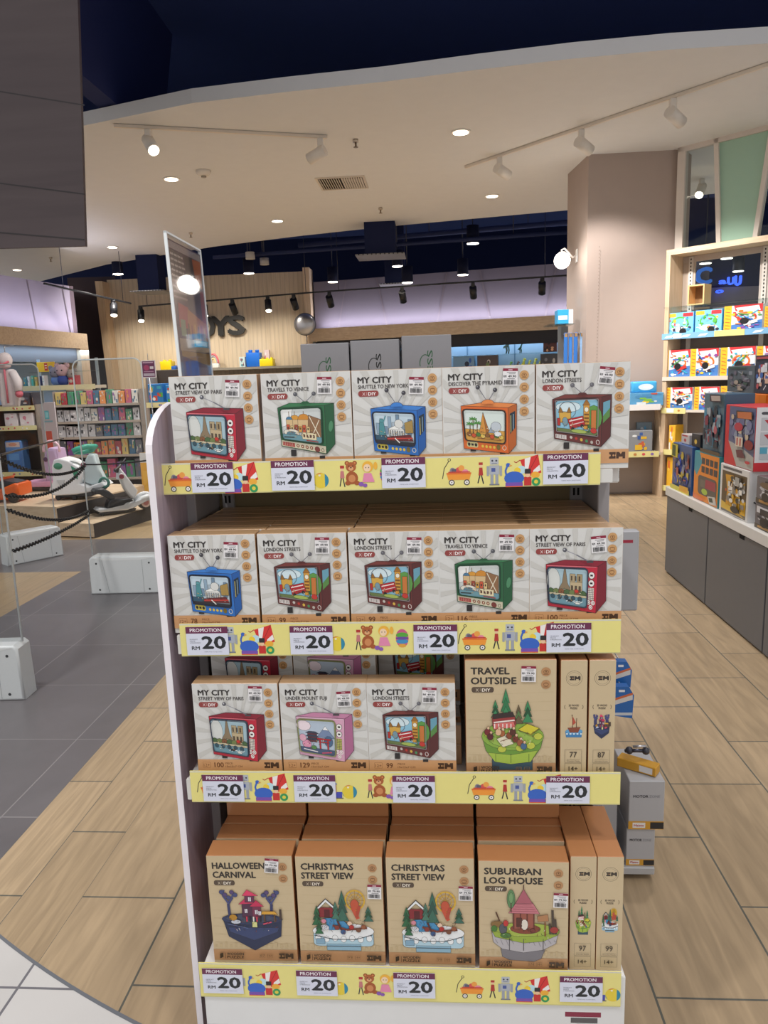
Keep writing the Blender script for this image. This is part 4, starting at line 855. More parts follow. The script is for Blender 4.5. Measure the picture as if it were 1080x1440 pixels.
for src, x0, nmx in ((hal, -.505, 'halloween carnival'), (chr1, -.314, 'the first christmas street view'), (chr2, -.1215, 'the second christmas street view'), (sub, .0705, 'suburban log house')):
    for k in (1, 2, 3, 5):
        o = dup(src)
        for ch in list(o.children): bpy.data.objects.remove(ch)
        dz = (0, .002, 0, .001, 0, 0)[k]
        put_wood(o, x0+.002*k, 1.41+.0566*k+.004, D4, f'tan puzzle box standing {ORD[k-1]} behind {nmx} on the bottom shelf', 'boxes queued on the bottom shelf')
    o = dup(src)
    for ch in list(o.children): bpy.data.objects.remove(ch)
    o.location = (x0+.004+PW/2, 1.556, D4+PH+.0006+PD); o.rotation_euler = (-math.pi/2, 0, 0)
    tag(o, f'tan puzzle box lying flat on top of those queued behind {nmx}', 'puzzle box', 'boxes lying on the bottom shelf stacks')
def spine_box(n, isl, label, group, x0, y, z, wd=.0535):
    b = B(); W, H, D = wd, PH+.007, .185
    if z > .6: H = PH-.002
    b.box(0, W, 0, D, 0, H, '#b97f52', 'wrap', .0012)
    b.plane((0, -.0002, 0), (1, 0, 0), (0, 0, 1), 'ink', 3e-5).unit(W, H)
    b.rect(.008, .002, .992, .998, '#cdb894', 'card')
    b.ring(.5, .15, .3, .3*W/H, .0006, '#4d4238', 24); b.ring(.5, .15, .24, .24*W/H, .0004, '#6d6258', 20); logo(b, .335, .132, .034, '#3d332b', W, H)
    b.text('3D WOOD', .5, .385, .0042, '#4d4238', .38*W, .03, 'c'); b.text('PUZZLE', .5, .408, .0042, '#4d4238', .26*W, .03, 'c')
    b.ring(.2, .39, .05, .018, .0008, '#4d4238', 8, 110, 250); b.ring(.8, .39, .05, .018, .0008, '#4d4238', 8, -70, 70)
    T0 = b.T; b.T = lambda a, c: T0(.06+a*.88, .43+(c-.25)*.37); isl(b); b.T = T0
    for y0, y1 in ((.755, .865), (.872, .962)): b.line([(.18, y0), (.82, y0), (.82, y1), (.18, y1), (.18, y0)], .0005, '#75685a')
    b.text(n, .5, .82, .0125, '#3d342c', .27*W, .012, 'c'); b.line([(.25, .84), (.75, .84)], .0005, '#75685a'); b.text('Wooden Puzzle', .5, .857, .0026, '#75685a', .5*W, 0, 'c'); b.text('14+', .5, .935, .0095, '#3d342c', .34*W, .01, 'c')
    o = b.build('slim_puzzle_box'); o.location = (x0, y, z); return tag(o, label, 'puzzle box', group)
g3, g4 = 'spine-out puzzle boxes on the third shelf', 'spine-out puzzle boxes on the bottom shelf'
def isl_sea(b):
    b.poly([(.14, .7), (.88, .7), (.84, .84), (.18, .84)], '#3f7fb4'); b.ell(.52, .7, .37, .06, '#5f9fcc', 18)
    b.poly([(.24, .62), (.8, .6), (.7, .73), (.34, .73)], '#8a4a34'); b.line([(.45, .62), (.43, .32)], .0016, '#5a3a28'); b.line([(.62, .62), (.63, .4)], .0014, '#5a3a28')
    b.poly([(.43, .34), (.28, .56), (.44, .58)], '#d8b890'); b.poly([(.46, .36), (.6, .5), (.46, .56)], '#b8503c'); b.poly([(.64, .42), (.76, .56), (.64, .58)], '#d8b890')
    for k in range(5): b.ell(.22+k*.15, .76, .05, .02, '#cfe4f0', 8)
spine_box('77', isl_sea, 'slim tan box with 77 on its spine beside travel outside', g3, .2445, 1.454, D3)
spine_box('87', isl_halloween, 'slim tan box with 87 on its spine and a dark blue island', g3, .3015, 1.454, D3, .053)
spine_box('97', isl_travel, 'slim tan box with 97 on its spine and a green island', g4, .2605, 1.41, D4)
spine_box('99', isl_christmas, 'slim tan box with 99 on its spine and a snowy island', g4, .3155, 1.41, D4)
# ---- opposite side of the gondola: higher back with three glossy black cartons, and the acrylic poster
b = B(); b.box(-.546, .353, 1.85, 2.30, 1.33, 1.356, '#c9c6c4', 'paint', .002); gb(b, 'rear_shelf')
for i, (xa, xb, zt, dy) in enumerate([(-.349, -.2215, 1.647, 0), (-.2175, -.088, 1.651, .004), (-.082, .047, 1.658, -.004)]):
    b = B(); Wd = xb-xa; b.box(0, Wd, 0, .16, 0, zt-1.3565, '#98979b', 'satin', .0015)
    b.plane((0, -.0002, 0), (1, 0, 0), (0, 0, 1), 'ink', 5e-5)
    c = '#2c5a3a' if i != 1 else '#151515'
    b.text('ESS', Wd*.62, .197+.004*i, .014, c, .058, .02, up=True)
    b.ring(Wd*.47, .222+.004*i, .014, .022, .002, c, 10, 60, 200)
    o = b.build('black_carton'); o.location = (xa, 2.0+dy, 1.3565)
    tag(o, f'glossy black carton with upright lettering standing behind the top shelf, {("first","second","third")[i]} from the acrylic poster', 'box', 'black cartons behind the top shelf')
# ---- acrylic poster holder standing on the gondola
b = B(); Lp, Hp = .262, .318
b.box(0, Lp, -.0015, .0015, 0, Hp, '#5a2f52', 'ink')
b.box(.004, Lp-.004, -.0045, -.003, -.004, Hp+.01, '#ffffff', 'sheet')
for q in ((-.003, .001, -.02, Hp+.012), (Lp-.001, Lp+.003, -.004, Hp+.012)): b.box(q[0], q[1], -.005, .002, q[2], q[3], '#e8ecee', 'plas')
b.box(-.003, Lp+.003, -.005, .002, Hp+.009, Hp+.013, '#e8ecee', 'plas')
b.plane((0, -.0016, 0), (1, 0, 0), (0, 0, 1), 'ink', 3e-5).unit(Lp, Hp)
b.rect(0, 0, 1, 1, '#4a3048'); b.rect(.02, .01, .98, .06, '#a89a98'); b.rect(.04, .07, .42, .42, '#5f5552')
for k in range(9): b.rect(.05, .09+k*.038, .42+.02*(k % 3), .105+k*.038, '#c9bdb6' if k < 5 else '#9c8f8a')
for k in range(4): b.rect(.05+k*.1, .09, .065+k*.1, .25, '#3c3534')
b.poly([(.45, .08), (.7, .06), (.75, .3), (.5, .32)], '#3a3438'); b.poly([(.7, .07), (.98, .06), (.96, .28), (.76, .25)], '#b5602f')
b.poly([(.42, .34), (.98, .3), (.98, .52), (.45, .46)], '#2a3048'); b.rect(.86, .3, .98, .56, '#8c2f3a')
b.poly([(.14, .44), (.42, .46), (.44, .62), (.12, .62)], '#a8323a'); b.poly([(.4, .47), (.98, .56), (.96, .7), (.34, .7)], '#b06a35'); b.rect(.16, .56, .3, .68, '#7a8f6a')
for k in range(6): b.rect(.36+k*.1, .58+.01*(k % 2), .41+k*.1, .7, ('#6a4a28', '#8a3a34', '#c89a4a')[k % 3])
b.rect(.08, .7, .98, .79, '#a8927c'); b.rect(.5, .7, .98, .75, '#5aa6c4'); b.rect(.56, .705, .92, .74, '#d8e6ea'); b.poly([(.1, .79), (.98, .8), (.98, .9), (.1, .83)], '#9a7536')
b.poly([(.1, .84), (.98, .91), (.98, .99), (.1, .99)], '#4a2448'); b.rect(.55, .91, .85, .98, '#7c6a7c')
po = b.build('poster_stand'); po.location = (-.592, 1.745, 1.566)
tag(po, 'tall acrylic poster stand with a purple printed poster behind the top shelf', 'poster')
n_ = V((.99957, .01165, .02673)); x_ = (V((0, 1, 0))-n_*n_.y).normalized(); z_ = x_.cross(-n_)
po.rotation_euler = M((x_, -n_, z_)).transposed().to_euler()
b = B(); b.box(.10, .16, -.03, .03, -.2095, -.205, '#e8ecee', 'plas'); b.box(.12, .14, -.003, .003, -.21, -.002, '#e8ecee', 'clear'); b.build('stand_foot', po)
# ---- side bay behind the gondola: grey end, motor boxes, blue hanging packs
sr = thing('side_rack', (.56, 2.25, 0), label='grey side rack behind the gondola holding boxed model motorbikes', cat='rack')
def sb(b, n): o = b.build(n); o.parent = sr; o.matrix_parent_inverse = M.Translation((-.56, -2.25, 0))
b = B(); b.box(.386, .392, 2.05, 2.42, .10, 1.30, '#9c9a9c', 'paint'); sb(b, 'back_panel')
b = B(); p0, p1, p2 = atY(872, 745, 2.1), atY(897, 744, 2.1), atY(898, 856, 2.1)
b.box(.40, p1.x, 2.08, 2.11, p2.z, p1.z, '#a9a9ad', 'paint', .004); b.plane((0, 2.08, 0), (1, 0, 0), (0, 0, 1)); b.rect(.49, p1.z-.035, .545, p1.z-.026, '#9c1f3a'); sb(b, 'end_cap')
b = B(); b.box(.392, .645, 2.11, 2.42, .02, .045, '#b4b4b6', 'paint', .003); b.box(.40, .63, 2.14, 2.4, 0, .02, '#5a5a5e', 'paint'); sb(b, 'base_shelf')
b = B(); b.box(.392, .52, 2.16, 2.42, .452, .462, '#b9b9bb', 'paint', .002); sb(b, 'shelf')
def motor_box(w_, d_, h_):
    b = B(); b.box(0, w_, 0, d_, 0, h_, '#b4b4b8', 'card', .002); b.plane((0, -.0002, 0), (1, 0, 0), (0, 0, 1), 'ink', 5e-5)
    b.rect(0, 0, w_, h_*.17, '#d19a32'); b.poly([(w_*.62, h_*.01), (w_, h_*.01), (w_, h_*.15), (w_*.62, h_*.15)], '#28282c'); b.rect(w_*.12, h_*.03, w_*.48, h_*.14, '#e8e4e2'); b.text('Maisto', w_*.16, h_*.06, .0075, '#b3202c', w_*.28, .03)
    b.text('MOTOR', w_*.12, h_*.66, .0085, '#3a3a40', w_*.42, .03); b.text('ZONE', w_*.57, h_*.66, .0085, '#8a8a92', w_*.3, .0)
    return b
for (x0, y0, z0, h_, w_, lb) in [(.56, 2.12, .046, .125, .085, 'lower'), (.563, 2.115, .172, .16, .105, 'upper')]:
    b = motor_box(w_, .2, h_); o = b.build('motorbike_box'); o.location = (x0, y0, z0)
    tag(o, f'grey and orange boxed model motorbike on the side rack, {lb} of the stack', 'toy box', 'boxed model motorbikes')
b = B(); b.box(0, .085, 0, .2, 0, .2, '#a4a4a8', 'card', .002); o = b.build('motorbike_box'); o.location = (.45, 2.14, .046); tag(o, 'plain grey toy box half hidden behind the bottom shelf', 'toy box')
b = B(); b.box(0, .12, 0, .04, 0, .03, '#d19a32', 'card', .002); b.plane((0, 0, 0), (1, 0, 0), (0, 0, 1)); b.rect(.07, .005, .11, .025, '#e8e4e2'); o = b.build('motorbike_box'); o.location = (.545, 2.20, .3335); o.rotation_euler = (0, 0, -.6); tag(o, 'orange edged toy box lying on the upper grey motorbike box', 'toy box')
b = B(); b.tube([(-.03, 0, 0), (.0, -.02, .012), (.035, 0, .0)], .006, '#4a4a55', 'metal'); b.tube([(-.01, -.01, .02), (.03, -.012, .022)], .004, '#c9c9cf', 'metal'); b.sph((-.02, -.008, .006), .012, '#3a3a44'); b.sph((.03, -.008, .004), .012, '#3a3a44')
o = b.build('model_motorbike'); o.location = (.60, 2.2, .385); tag(o, 'small dark model motorbike on top of the orange edged box', 'toy')
for k, (p_a, p_b) in enumerate([((862, 966), (889, 1006)), ((862, 931), (886, 970))]):
    a, c = atY(*p_a, 2.14+.05*k), atY(*p_b, 2.14+.05*k)
    b = B(); Wd, Hd = c.x-a.x, a.z-c.z
    b.prism([(0, 0, 0), (Wd, 0, -.01), (Wd+.004, 0, Hd*.7), (Wd*.8, 0, Hd), (0, 0, Hd)], (0, .03, 0), '#1f63ad', 'card'); b.plane((0, 0, 0), (1, 0, 0), (0, 0, 1), 'ink', 5e-5)
    b.poly([(0, Hd*.35), (Wd, Hd*.55), (Wd, Hd*.75), (0, Hd*.5)], '#d8d2cc'); b.poly([(0, Hd*.5), (Wd, Hd*.72), (Wd, Hd*.8), (0, Hd*.58)], '#d0683a'); b.rect(0, 0, Wd, Hd*.1, '#c9ccd2'); b.rect(Wd*.3, Hd*.82, Wd*.6, Hd*.9, '#e8e8ec')
    o = b.build('toy_pack'); o.location = (a.x, 2.14+.05*k, c.z); tag(o, f'blue toy pack with an orange flash on the side rack, {("lower and in front","upper and behind")[k]}', 'toy pack', 'blue toy packs')
    b = B(); b.tube([(Wd*.5, .03, Hd*.93), (Wd*.5, .2, Hd*.93)], .002, '#b0b0b4', 'metal'); b.tube([(Wd*.5, .2, Hd*.93), (-.145, .2, Hd*.93)], .003, '#b0b0b4', 'metal'); b.build('hook', o)
# ================================================================== SECURITY GATES
def gate(base_pts, hb, ht, label, th=.14, lean=0.0, open_left=False):
    (xa, ya), (xb, yb) = base_pts
    d = V((xb-xa, yb-ya, 0)); L = d.length; rz = math.atan2(d.y, d.x)
    t = thing('security_gate', (xa, ya, 0), rz, label=label, cat='security gate')
    b = B()
    b.prism([(0, 0, 0), (L, 0, 0), (L-.008, 0, hb*.93), (L-.03, 0, hb), (.03, 0, hb), (.008, 0, hb*.93)], (0, th, 0), '#cfd3d4', 'plas', .012)
    b.plane((0, -.0003, 0), (1, 0, 0), (0, 0, 1), 'ink', 1e-4)
    for x in (.2, .78): b.line([(L*x+(.04 if x < .5 else -.0)*1, .012), (L*x, hb*.96)], .0025, '#9a9ea0')
    b.poly([(.02, hb*.97), (L-.02, hb*.97), (L*.75, hb*.9), (L*.25, hb*.9)], '#dde0e0')
    for x, z in ((.12, .82), (.88, .82), (.14, .12), (.86, .12)): b.ell(L*x, hb*z, .008, .008, '#3c3f42', 8)
    b.build('base_cover', t)
    r = .06; m = .012
    out = [(m, hb), (L-m, hb)] + [(L-m-r+r*math.cos(math.radians(a)), ht-r+r*math.sin(math.radians(a))) for a in range(0, 91, 15)] + [(m+r+r*math.cos(math.radians(a)), ht-r+r*math.sin(math.radians(a))) for a in range(90, 181, 15)]
    b = B(); b.prism([(x, th/2-.006, z) for x, z in out], (0, .012, 0), '#ffffff', 'clear'); b.build('acrylic_panel', t)
    b = B(); b.tube([(x, th/2, z) for x, z in out[1:]]+[(out[0][0], th/2, out[0][1])], .0055, '#d4dadc', 'plas', 6); b.build('panel_edge', t)
    return t
gate([(-2.623, 5.304), (-2.093, 5.317)], .29, 1.74, 'clear acrylic security gate with grey base beside the ride-on scooter')
gate([(-3.80, 6.22), (-3.49, 6.62)], .28, 1.76, 'clear acrylic security gate with grey base turned sideways before the timber platform', .16)
gate([(-2.62, 3.40), (-2.10, 3.43)], .29, 1.60, 'clear acrylic security gate at the edge of the pale plank floor', .14)
def chain(a, c, sag, label, r=.0095, thin=False, endpart=None):
    a, c = V(a), V(c); b = B(); L = (c-a).length; n = max(8, int(L/.03)); pts = [a.lerp(c, i/n) - V((0, 0, sag*4*(i/n)*(1-i/n))) for i in range(n+1)]
    if thin: b.tube(pts, .006, '#1e1e20', 'plas', 6)
    else:
        for i in range(n):
            m0 = (pts[i]+pts[i+1])/2; d = (pts[i+1]-pts[i]); l = d.length*.82; d.normalize(); s = d.orthogonal().normalized(); s = s if i % 2 else d.cross(s)
            b.tube([m0 + d*(l*.72*math.cos(q)) + s*(r*math.sin(q)) for q in [k*math.pi/5 for k in range(10)]], .0036, '#1c1c1e', 'plas', 5, closed=True)
    return b.build('barrier_chain', label=label, cat='chain', group='black barrier chains')
GP, GQ, GW = V((-2.605, 5.375, .97)), V((-2.605, 5.375, .60)), V((-2.11, 3.50, 1.10))
chain(GW+V((0, 0, .14)), GP+V((-.62, .95, .14)), 0.0, 'thin black barrier strap running straight between two acrylic gates', thin=True)
chain(GW+V((0, 0, .12)), GP, .07, 'black plastic chain sagging across the view of the white ride-on car')
chain(GW+V((0, 0, -.06)), GP+V((0, 0, -.01)), .075, 'lower black plastic chain rising to meet the upper one at the acrylic gate')
chain(GW+V((0, 0, -.13)), GQ+V((0, 0, .03)), .06, 'black plastic chain sagging in front of the timber platform')
chain((-2.105, 3.50, .76), GQ, .02, 'lowest black plastic chain climbing towards the acrylic gate')
chain(GP+V((0, 0, .01)), (-2.105, 5.385, 1.0), .01, 'thin black strap crossing the scooter gate', thin=True)
# ================================================================== DISPLAY PLATFORM AND RIDE-ON TOYS
P0 = V((-3.53, 7.35, 0)); e1 = V((-.973, .231, 0)); e2 = V((.231, .973, 0))
def pf(s, d, z): return P0 + e1*s + e2*d + V((0, 0, z))
pt = thing('display_platform', tuple(P0), label='stepped timber display platform carrying the ride-on toys', cat='platform')
def pb(b, n): o = b.build(n); o.parent = pt; o.matrix_parent_inverse = M.Translation(-P0)
b = B(); b.prism([pf(0, 0, .012), pf(0, 1.3, .012), pf(.43, 1.3, .012), pf(.43, 0, .012)], (0, 0, .14), '#ffffff', 'timberx'); pb(b, 'lower_step')
b = B(); b.prism([pf(-.004, .0, .0), pf(-.004, 1.3, .0), pf(.0, 1.3, .0), pf(.0, .0, .0)], (0, 0, .15), '#3e3a3a', 'matt'); pb(b, 'side_panel')
b = B(); b.prism([pf(.437, 0, .01), pf(.437, 1.6, .01), pf(3.4, 1.6, .01), pf(3.4, 0, .01)], (0, 0, .31), '#ffffff', 'timberx'); pb(b, 'upper_step')
b = B(); b.prism([pf(.4325, .0, .153), pf(.4325, 1.3, .153), pf(.4365, 1.3, .153), pf(.4365, .0, .153)], (0, 0, .15), '#3e3a3a', 'matt'); pb(b, 'riser')
PXM = 1052.8
def vehicle(name, px0, py0, Y, z0, label, cat, rz=0):
    a = atY(px0, py0, Y); t = thing(name, (a.x, a.y, z0), rz, label=label, cat=cat); return t, Y/PXM
# white electric scooter (lower step); outline in photo-pixel units right/up from its base point
t, s = vehicle('ride_on_scooter', 133, 714, 7.78, .153, 'white ride-on scooter with black seat and pink front wheel', 'ride-on toy', .70)
s = .0082
Q = lambda x, z, y=0: (x*s, y, z*s)
def side(b, pts, y0, wd, col, f='plas', bev=.01): b.prism([(x*s, y0, z*s) for x, z in pts], (0, wd, 0), col, f, bev, False, 2)
b = B(); side(b, [(0, 9), (4, 5.5), (40, 4), (52, 7), (58, 12), (66, 15), (76, 14), (78, 17), (70, 22), (60, 20), (54, 14), (46, 9), (14, 9.5), (4, 12)], -.09, .18, '#d9dbdd', bev=.02); b.build('deck', t)
b = B(); side(b, [(2, 3), (50, 2), (52, 5), (2, 6)], -.08, .16, '#2a2a2d', bev=.006)
for y in (-.06, .05): b.tube([Q(8, 1.6, y), Q(8, 1.61, y+.02)], .012, '#1b1b1d')
b.build('chassis', t)
b = B(); side(b, [(14, 10), (34, 9), (40, 14), (50, 15), (46, 20), (33, 20), (24, 22), (18, 20)], -.07, .14, '#2c2c2f', bev=.015); b.build('motor_cover', t)
b = B(); side(b, [(-1, 34), (2, 37), (12, 37), (18, 33), (26, 25), (24, 20), (16, 23), (8, 29), (1, 30)], -.08, .16, '#232326', bev=.02); b.build('seat', t)
b = B(); side(b, [(52, 16), (58, 28), (37, 62), (34, 58), (36, 44), (40, 32), (46, 22)], -.045, .09, '#d4d6d9', bev=.02)
b.build('front_column', t)
b = B(); side(b, [(33, 46), (40, 45), (39, 54), (34, 54)], -.06, .12, '#e2e3e5', bev=.012); b.tube([Q(36.5, 50, -.062), Q(36.5, 50, -.075)], .026, '#8a2f42', seg=14); b.build('headlamp', t, label='maroon round headlamp')
b = B(); b.tube([Q(30, 58, -.1), Q(32, 64, -.11), Q(36, 62, -.02), Q(38, 62, .02), Q(44, 68, .1), Q(46, 66, .12)], .012, '#2a2a2d'); b.tube([Q(28, 60, -.1), Q(35, 67, -.12)], .008, '#a9a9ad', 'metal'); b.tube([Q(40, 62, .05), Q(50, 72, .09)], .007, '#3a3a3d'); b.sph(Q(34, 58), .04, '#2a2a2d', sc=(1, 1, .7)); b.build('handlebar', t)
b = B(); b.tube([Q(67, 10.5, -.035), Q(67, 10.5, .035)], .078, '#2b2b2e', seg=24); b.tube([Q(67, 10.5, -.037), Q(67, 10.5, -.044)], .052, '#d8c0b8', seg=20); b.tube([Q(67, 10.5, -.044), Q(67, 10.5, -.05)], .03, '#b7787a', seg=16); b.build('front_wheel', t)
b = B(); b.tube([(67*s+.105*math.cos(math.radians(a)), 0, 10.5*s+.105*math.sin(math.radians(a))) for a in range(-10, 171, 20)], .02, '#e4e5e7', seg=8); b.build('mudguard', t)
# white and green car (upper step)
t, s = vehicle('ride_on_car', 78, 699, 8.0, .321, 'white ride-on car with a green steering column and green trim', 'ride-on toy')
b = B(); side(b, [(-1, 11), (1, 18), (7, 28), (8, 50), (12, 59), (20, 61), (34, 57), (46, 49), (53, 40), (50, 30), (46, 24), (58, 19), (78, 25), (83, 20), (72, 13), (40, 8), (8, 7)], -.13, .26, '#e9eaec', bev=.016); b.build('body', t)
b = B(); b.sph(Q(18, 50, -.132), .05, '#4d8f72', sc=(1.0, .25, .75)); side(b, [(37, 50), (47, 44), (45, 30), (40, 36)], -.137, .012, '#3f9070', bev=.004); b.build('green_trim', t)
b = B(); b.prism([Q(14, 30, -.138), Q(26, 30, -.138), Q(20, 17, -.138)], (0, .008, 0), '#c6c8ca', 'plas'); b.build('front_badge', t)
b = B(); side(b, [(44, 26), (54, 58), (60, 66), (68, 64), (72, 44), (80, 24), (60, 20)], -.06, .12, '#cfdde0', bev=.025); b.tube([Q(52, 50, -.064), Q(52, 50, -.075)], .03, '#8a5560', seg=12); b.build('column', t)
b = B(); b.tube([Q(40, 70, -.1), Q(46, 73, -.08), Q(58, 76, -.04), Q(66, 75, .03), Q(60, 70, .05), Q(46, 67, .02), Q(40, 69, -.06)], .03, '#46b096', seg=8); b.build('steering_bar', t)
b = B(); side(b, [(6, 3), (60, 4), (74, 12), (60, 14), (8, 10)], -.11, .22, '#2d2d30', bev=.015)
for x in (12, 36):
    for y in (-.12, .08): b.tube([Q(x, 3.6, y), Q(x, 3.6, y+.04)], .026, '#222225', seg=14)
b.build('chassis', t)
b = B(); b.tube([(82*s+.05*math.cos(a), -.1, 24*s+.05*math.sin(a)) for a in [k*math.pi/8 for k in range(16)]], .016, '#3f7f70', closed=True); b.build('rear_ring', t)
# lilac car behind it
t, s = vehicle('ride_on_car', 73, 700, 8.75, .321, 'lilac ride-on car partly hidden behind the white one', 'ride-on toy')
b = B(); side(b, [(2, 14), (1, 40), (4, 56), (10, 62), (22, 60), (26, 14)], -.13, .26, '#b79fc0', bev=.03); b.build('body', t)
b = B(); b.tube([(14*s+.1*math.cos(a), -.1, 60*s+.1*math.sin(a)) for a in [k*math.pi/10 for k in range(-1, 12)]], .014, '#d9b7c4'); b.sph(Q(6, 46, -.14), .028, '#5a3a5c', sc=(1, .3, 1)); b.build('steering_wheel', t)
b = B(); side(b, [(-30, 6), (22, 6), (22, 16), (-30, 14)], -.14, .28, '#d79fc0', bev=.02); side(b, [(-28, 1), (20, 1), (20, 7), (-28, 7)], -.12, .24, '#2f2c30', bev=.01); b.build('deck', t)
# orange car
t, s = vehicle('ride_on_car', -18, 712, 7.95, .321, 'low orange ride-on racing car at the platform edge', 'ride-on toy')
b = B(); side(b, [(-10, 6), (18, 14), (34, 20), (56, 28), (62, 26), (62, 10), (46, 4), (-10, 3)], -.16, .32, '#e8641e', bev=.03); b.build('body', t)
b = B(); side(b, [(20, 16), (30, 34), (48, 30), (58, 28), (40, 20)], -.12, .24, '#2a2a30', bev=.02); b.build('cockpit', t)
b = B(); side(b, [(26, 30), (36, 32), (37, 36), (26, 34)], -.15, .3, '#e8641e', bev=.008); b.build('wing', t)
for x in (10, 54):
    b = B(); b.tube([Q(x, 7.5, -.17), Q(x, 7.5, -.11)], .055, '#1f1f22', seg=18); b.build('wheel', t)
# ================================================================== LEFT-HAND SHELVING
def carton(nm_, x0, x1, z0, z1, y, d, cols, seed, label, cat, group=None, f='card', n=9, style='mix', rz=0):
    b = B(); Wd, Hd = x1-x0, z1-z0
    b.box(0, Wd, 0, d, 0, Hd, cols[0], f, min(.004, Wd*.04)); b.plane((0, -.0006, 0), (1, 0, 0), (0, 0, 1), 'ink', 2e-4).unit(Wd, Hd)
    rn = random.Random(seed)
    if style == 'track':
        b.rect(.01, .01, .99, .99, '#dfe4ea'); b.poly([(.25, 0), (1, .0), (1, .3), (.3, .22)], '#d8353a'); b.poly([(.3, .1), (.9, .05), (.95, .25), (.4, .3)], '#f0f2f4')
        b.poly([(.2, .75), (1, .6), (1, 1), (.2, 1)], '#4a7fc4'); b.rect(0, 0, .2, 1, '#f0bb2c')
        for k in range(7): b.line([(.04, .1+k*.13), (.16, .13+k*.13)], .006, '#c8432c')
        b.ring(.6, .5, .24, .2, .02, '#e8762c', 14); 
        for k in range(n+18): b.ell(rn.uniform(.26, .95), rn.uniform(.2, .94), rn.uniform(.02, .08), rn.uniform(.02, .06), rn.choice(cols[1:]+['#3a3a48', '#f4f2ee']), 7); (b.line([(rn.uniform(.25, .6), rn.uniform(.2, .9)), (rn.uniform(.6, .95), rn.uniform(.2, .9))], .012, rn.choice(cols)) if k % 4 == 0 else None)
        b.poly([(.5, .7), (.85, .58), (.9, .68), (.55, .8)], rn.choice(('#c9302c', '#2f6fc4', '#f0f0f0'))); b.ell(.55, .62, .12, .13, '#17171a', 14)
    elif style == 'play':
        b.rect(.01, .01, .99, .99, cols[1]); b.ring(.5, .5, .3, .28, .018, cols[2], 16); b.ell(.5, .75, .35, .12, '#e8e4dc'); b.rect(.03, .03, .35, .2, '#e8b23a'); b.rect(.6, .04, .97, .2, '#c8353c')
        for k in range(n+16): b.ell(rn.uniform(.08, .92), rn.uniform(.2, .92), rn.uniform(.02, .09), rn.uniform(.02, .08), rn.choice(cols+['#3a3a48']), 7)
        b.ell(.62, .85, .13, .14, '#17171a', 14)
    else:
        for k in range(n):
            x, y_ = rn.uniform(.02, .75), rn.uniform(.02, .75); w_, h_ = rn.uniform(.1, .32), rn.uniform(.1, .3); c = rn.choice(cols[1:])
            if rn.random() < .5: b.rect(x, y_, min(.98, x+w_), min(.98, y_+h_), c)
            else: b.ell(min(.85, x+w_/2), min(.85, y_+h_/2), min(.14, w_/2), min(.14, h_/2), c, 10)
    o = b.build(nm_); o.location = (x0, y, z0); o.rotation_euler = (0, 0, rz); return tag(o, label, cat, group)
def shelf_unit(name, label, Y, x0, x1, zs, d=.4, top=None, strip='#e6dca2', back='#6a5c54', strips=True, zt=None):
    t = thing(name, ((x0+x1)/2, Y+d/2, 0), label=label, cat='display shelf'); inv = M.Translation((-(x0+x1)/2, -Y-d/2, 0))
    def add(b, n): o = b.build(n); o.parent = t; o.matrix_parent_inverse = inv
    b = B(); b.box(x0, x1, Y+d, Y+d+.02, 0, zt or max(zs)+.35, back, 'matt'); add(b, 'back_panel')
    for x in (x0, x1-.02): b = B(); b.box(x, x+.02, Y+.05, Y+d, 0, zt or max(zs)+.35, '#93887f', 'paint'); add(b, 'side_panel')
    for z in zs:
        b = B(); b.box(x0+.021, x1-.021, Y+.006, Y+d-.001, z-.03, z, '#a89c90', 'paint'); add(b, 'shelf')
        if strips: b = B(); b.box(x0, x1, Y, Y+.005, z-.045, z+.02, strip, 'card'); b.plane((x0, Y-.001, z-.045), (1, 0, 0), (0, 0, 1), 'ink', 2e-4); rn = random.Random(int(z*99)); [b.ell(rn.uniform(.02, .98)*(x1-x0), .03+rn.uniform(-.008, .008), .012, .012, rn.choice(('#c98a4a', '#8a6ab0', '#d8505a', '#f4f2ea', '#5a7ac4')), 8) for k in range(int((x1-x0)*12))]; add(b, 'price_strip')
    return t
# near-wall gift shelves at the edge of the store
Y1 = 10.2
zA, zB = atY(20, 573, Y1).z, atY(20, 601, Y1).z; xa, xb = atY(-40, 580, Y1).x, atY(49, 580, Y1).x
shelf_unit('gift_shelf', 'grey shelving with pink gift boxes behind the orange ride-on car', Y1, xa, xb, [.36, zB, zA], .45, zt=zA+.03)
for k, (p0, p1) in enumerate([((5, 580), (25, 597)), ((26.5, 580), (47, 597))]):
    a, c = atY(*p0, Y1+.03), atY(*p1, Y1+.03)
    carton('gift_box', a.x, c.x, zB+.001, zB+(a.z-c.z)+.02, Y1+.03, .14, ['#e6dcdf', '#d98a9c', '#e6a9b4', '#efe6e8'], 40+k, f'white gift box printed with a pink figure, {("first","second")[k]} on its shelf', 'toy box', 'pink gift boxes', n=6)
for k, (p0, p1) in enumerate([((19, 546), (42, 570)), ((44, 548), (49, 570))]):
    a, c = atY(*p0, Y1+.05), atY(*p1, Y1+.05)
    carton('toy_box', a.x, min(c.x, xb-.03), zA+.001, zA+.2, Y1+.05, .2, ['#4a4650', '#8a4a3a', '#6a6a78', '#c9c2c0'], 50+k, f'dark toy box on the upper gift shelf, {("beside the dress-up costume","at the shelf end")[k]}', 'toy box')
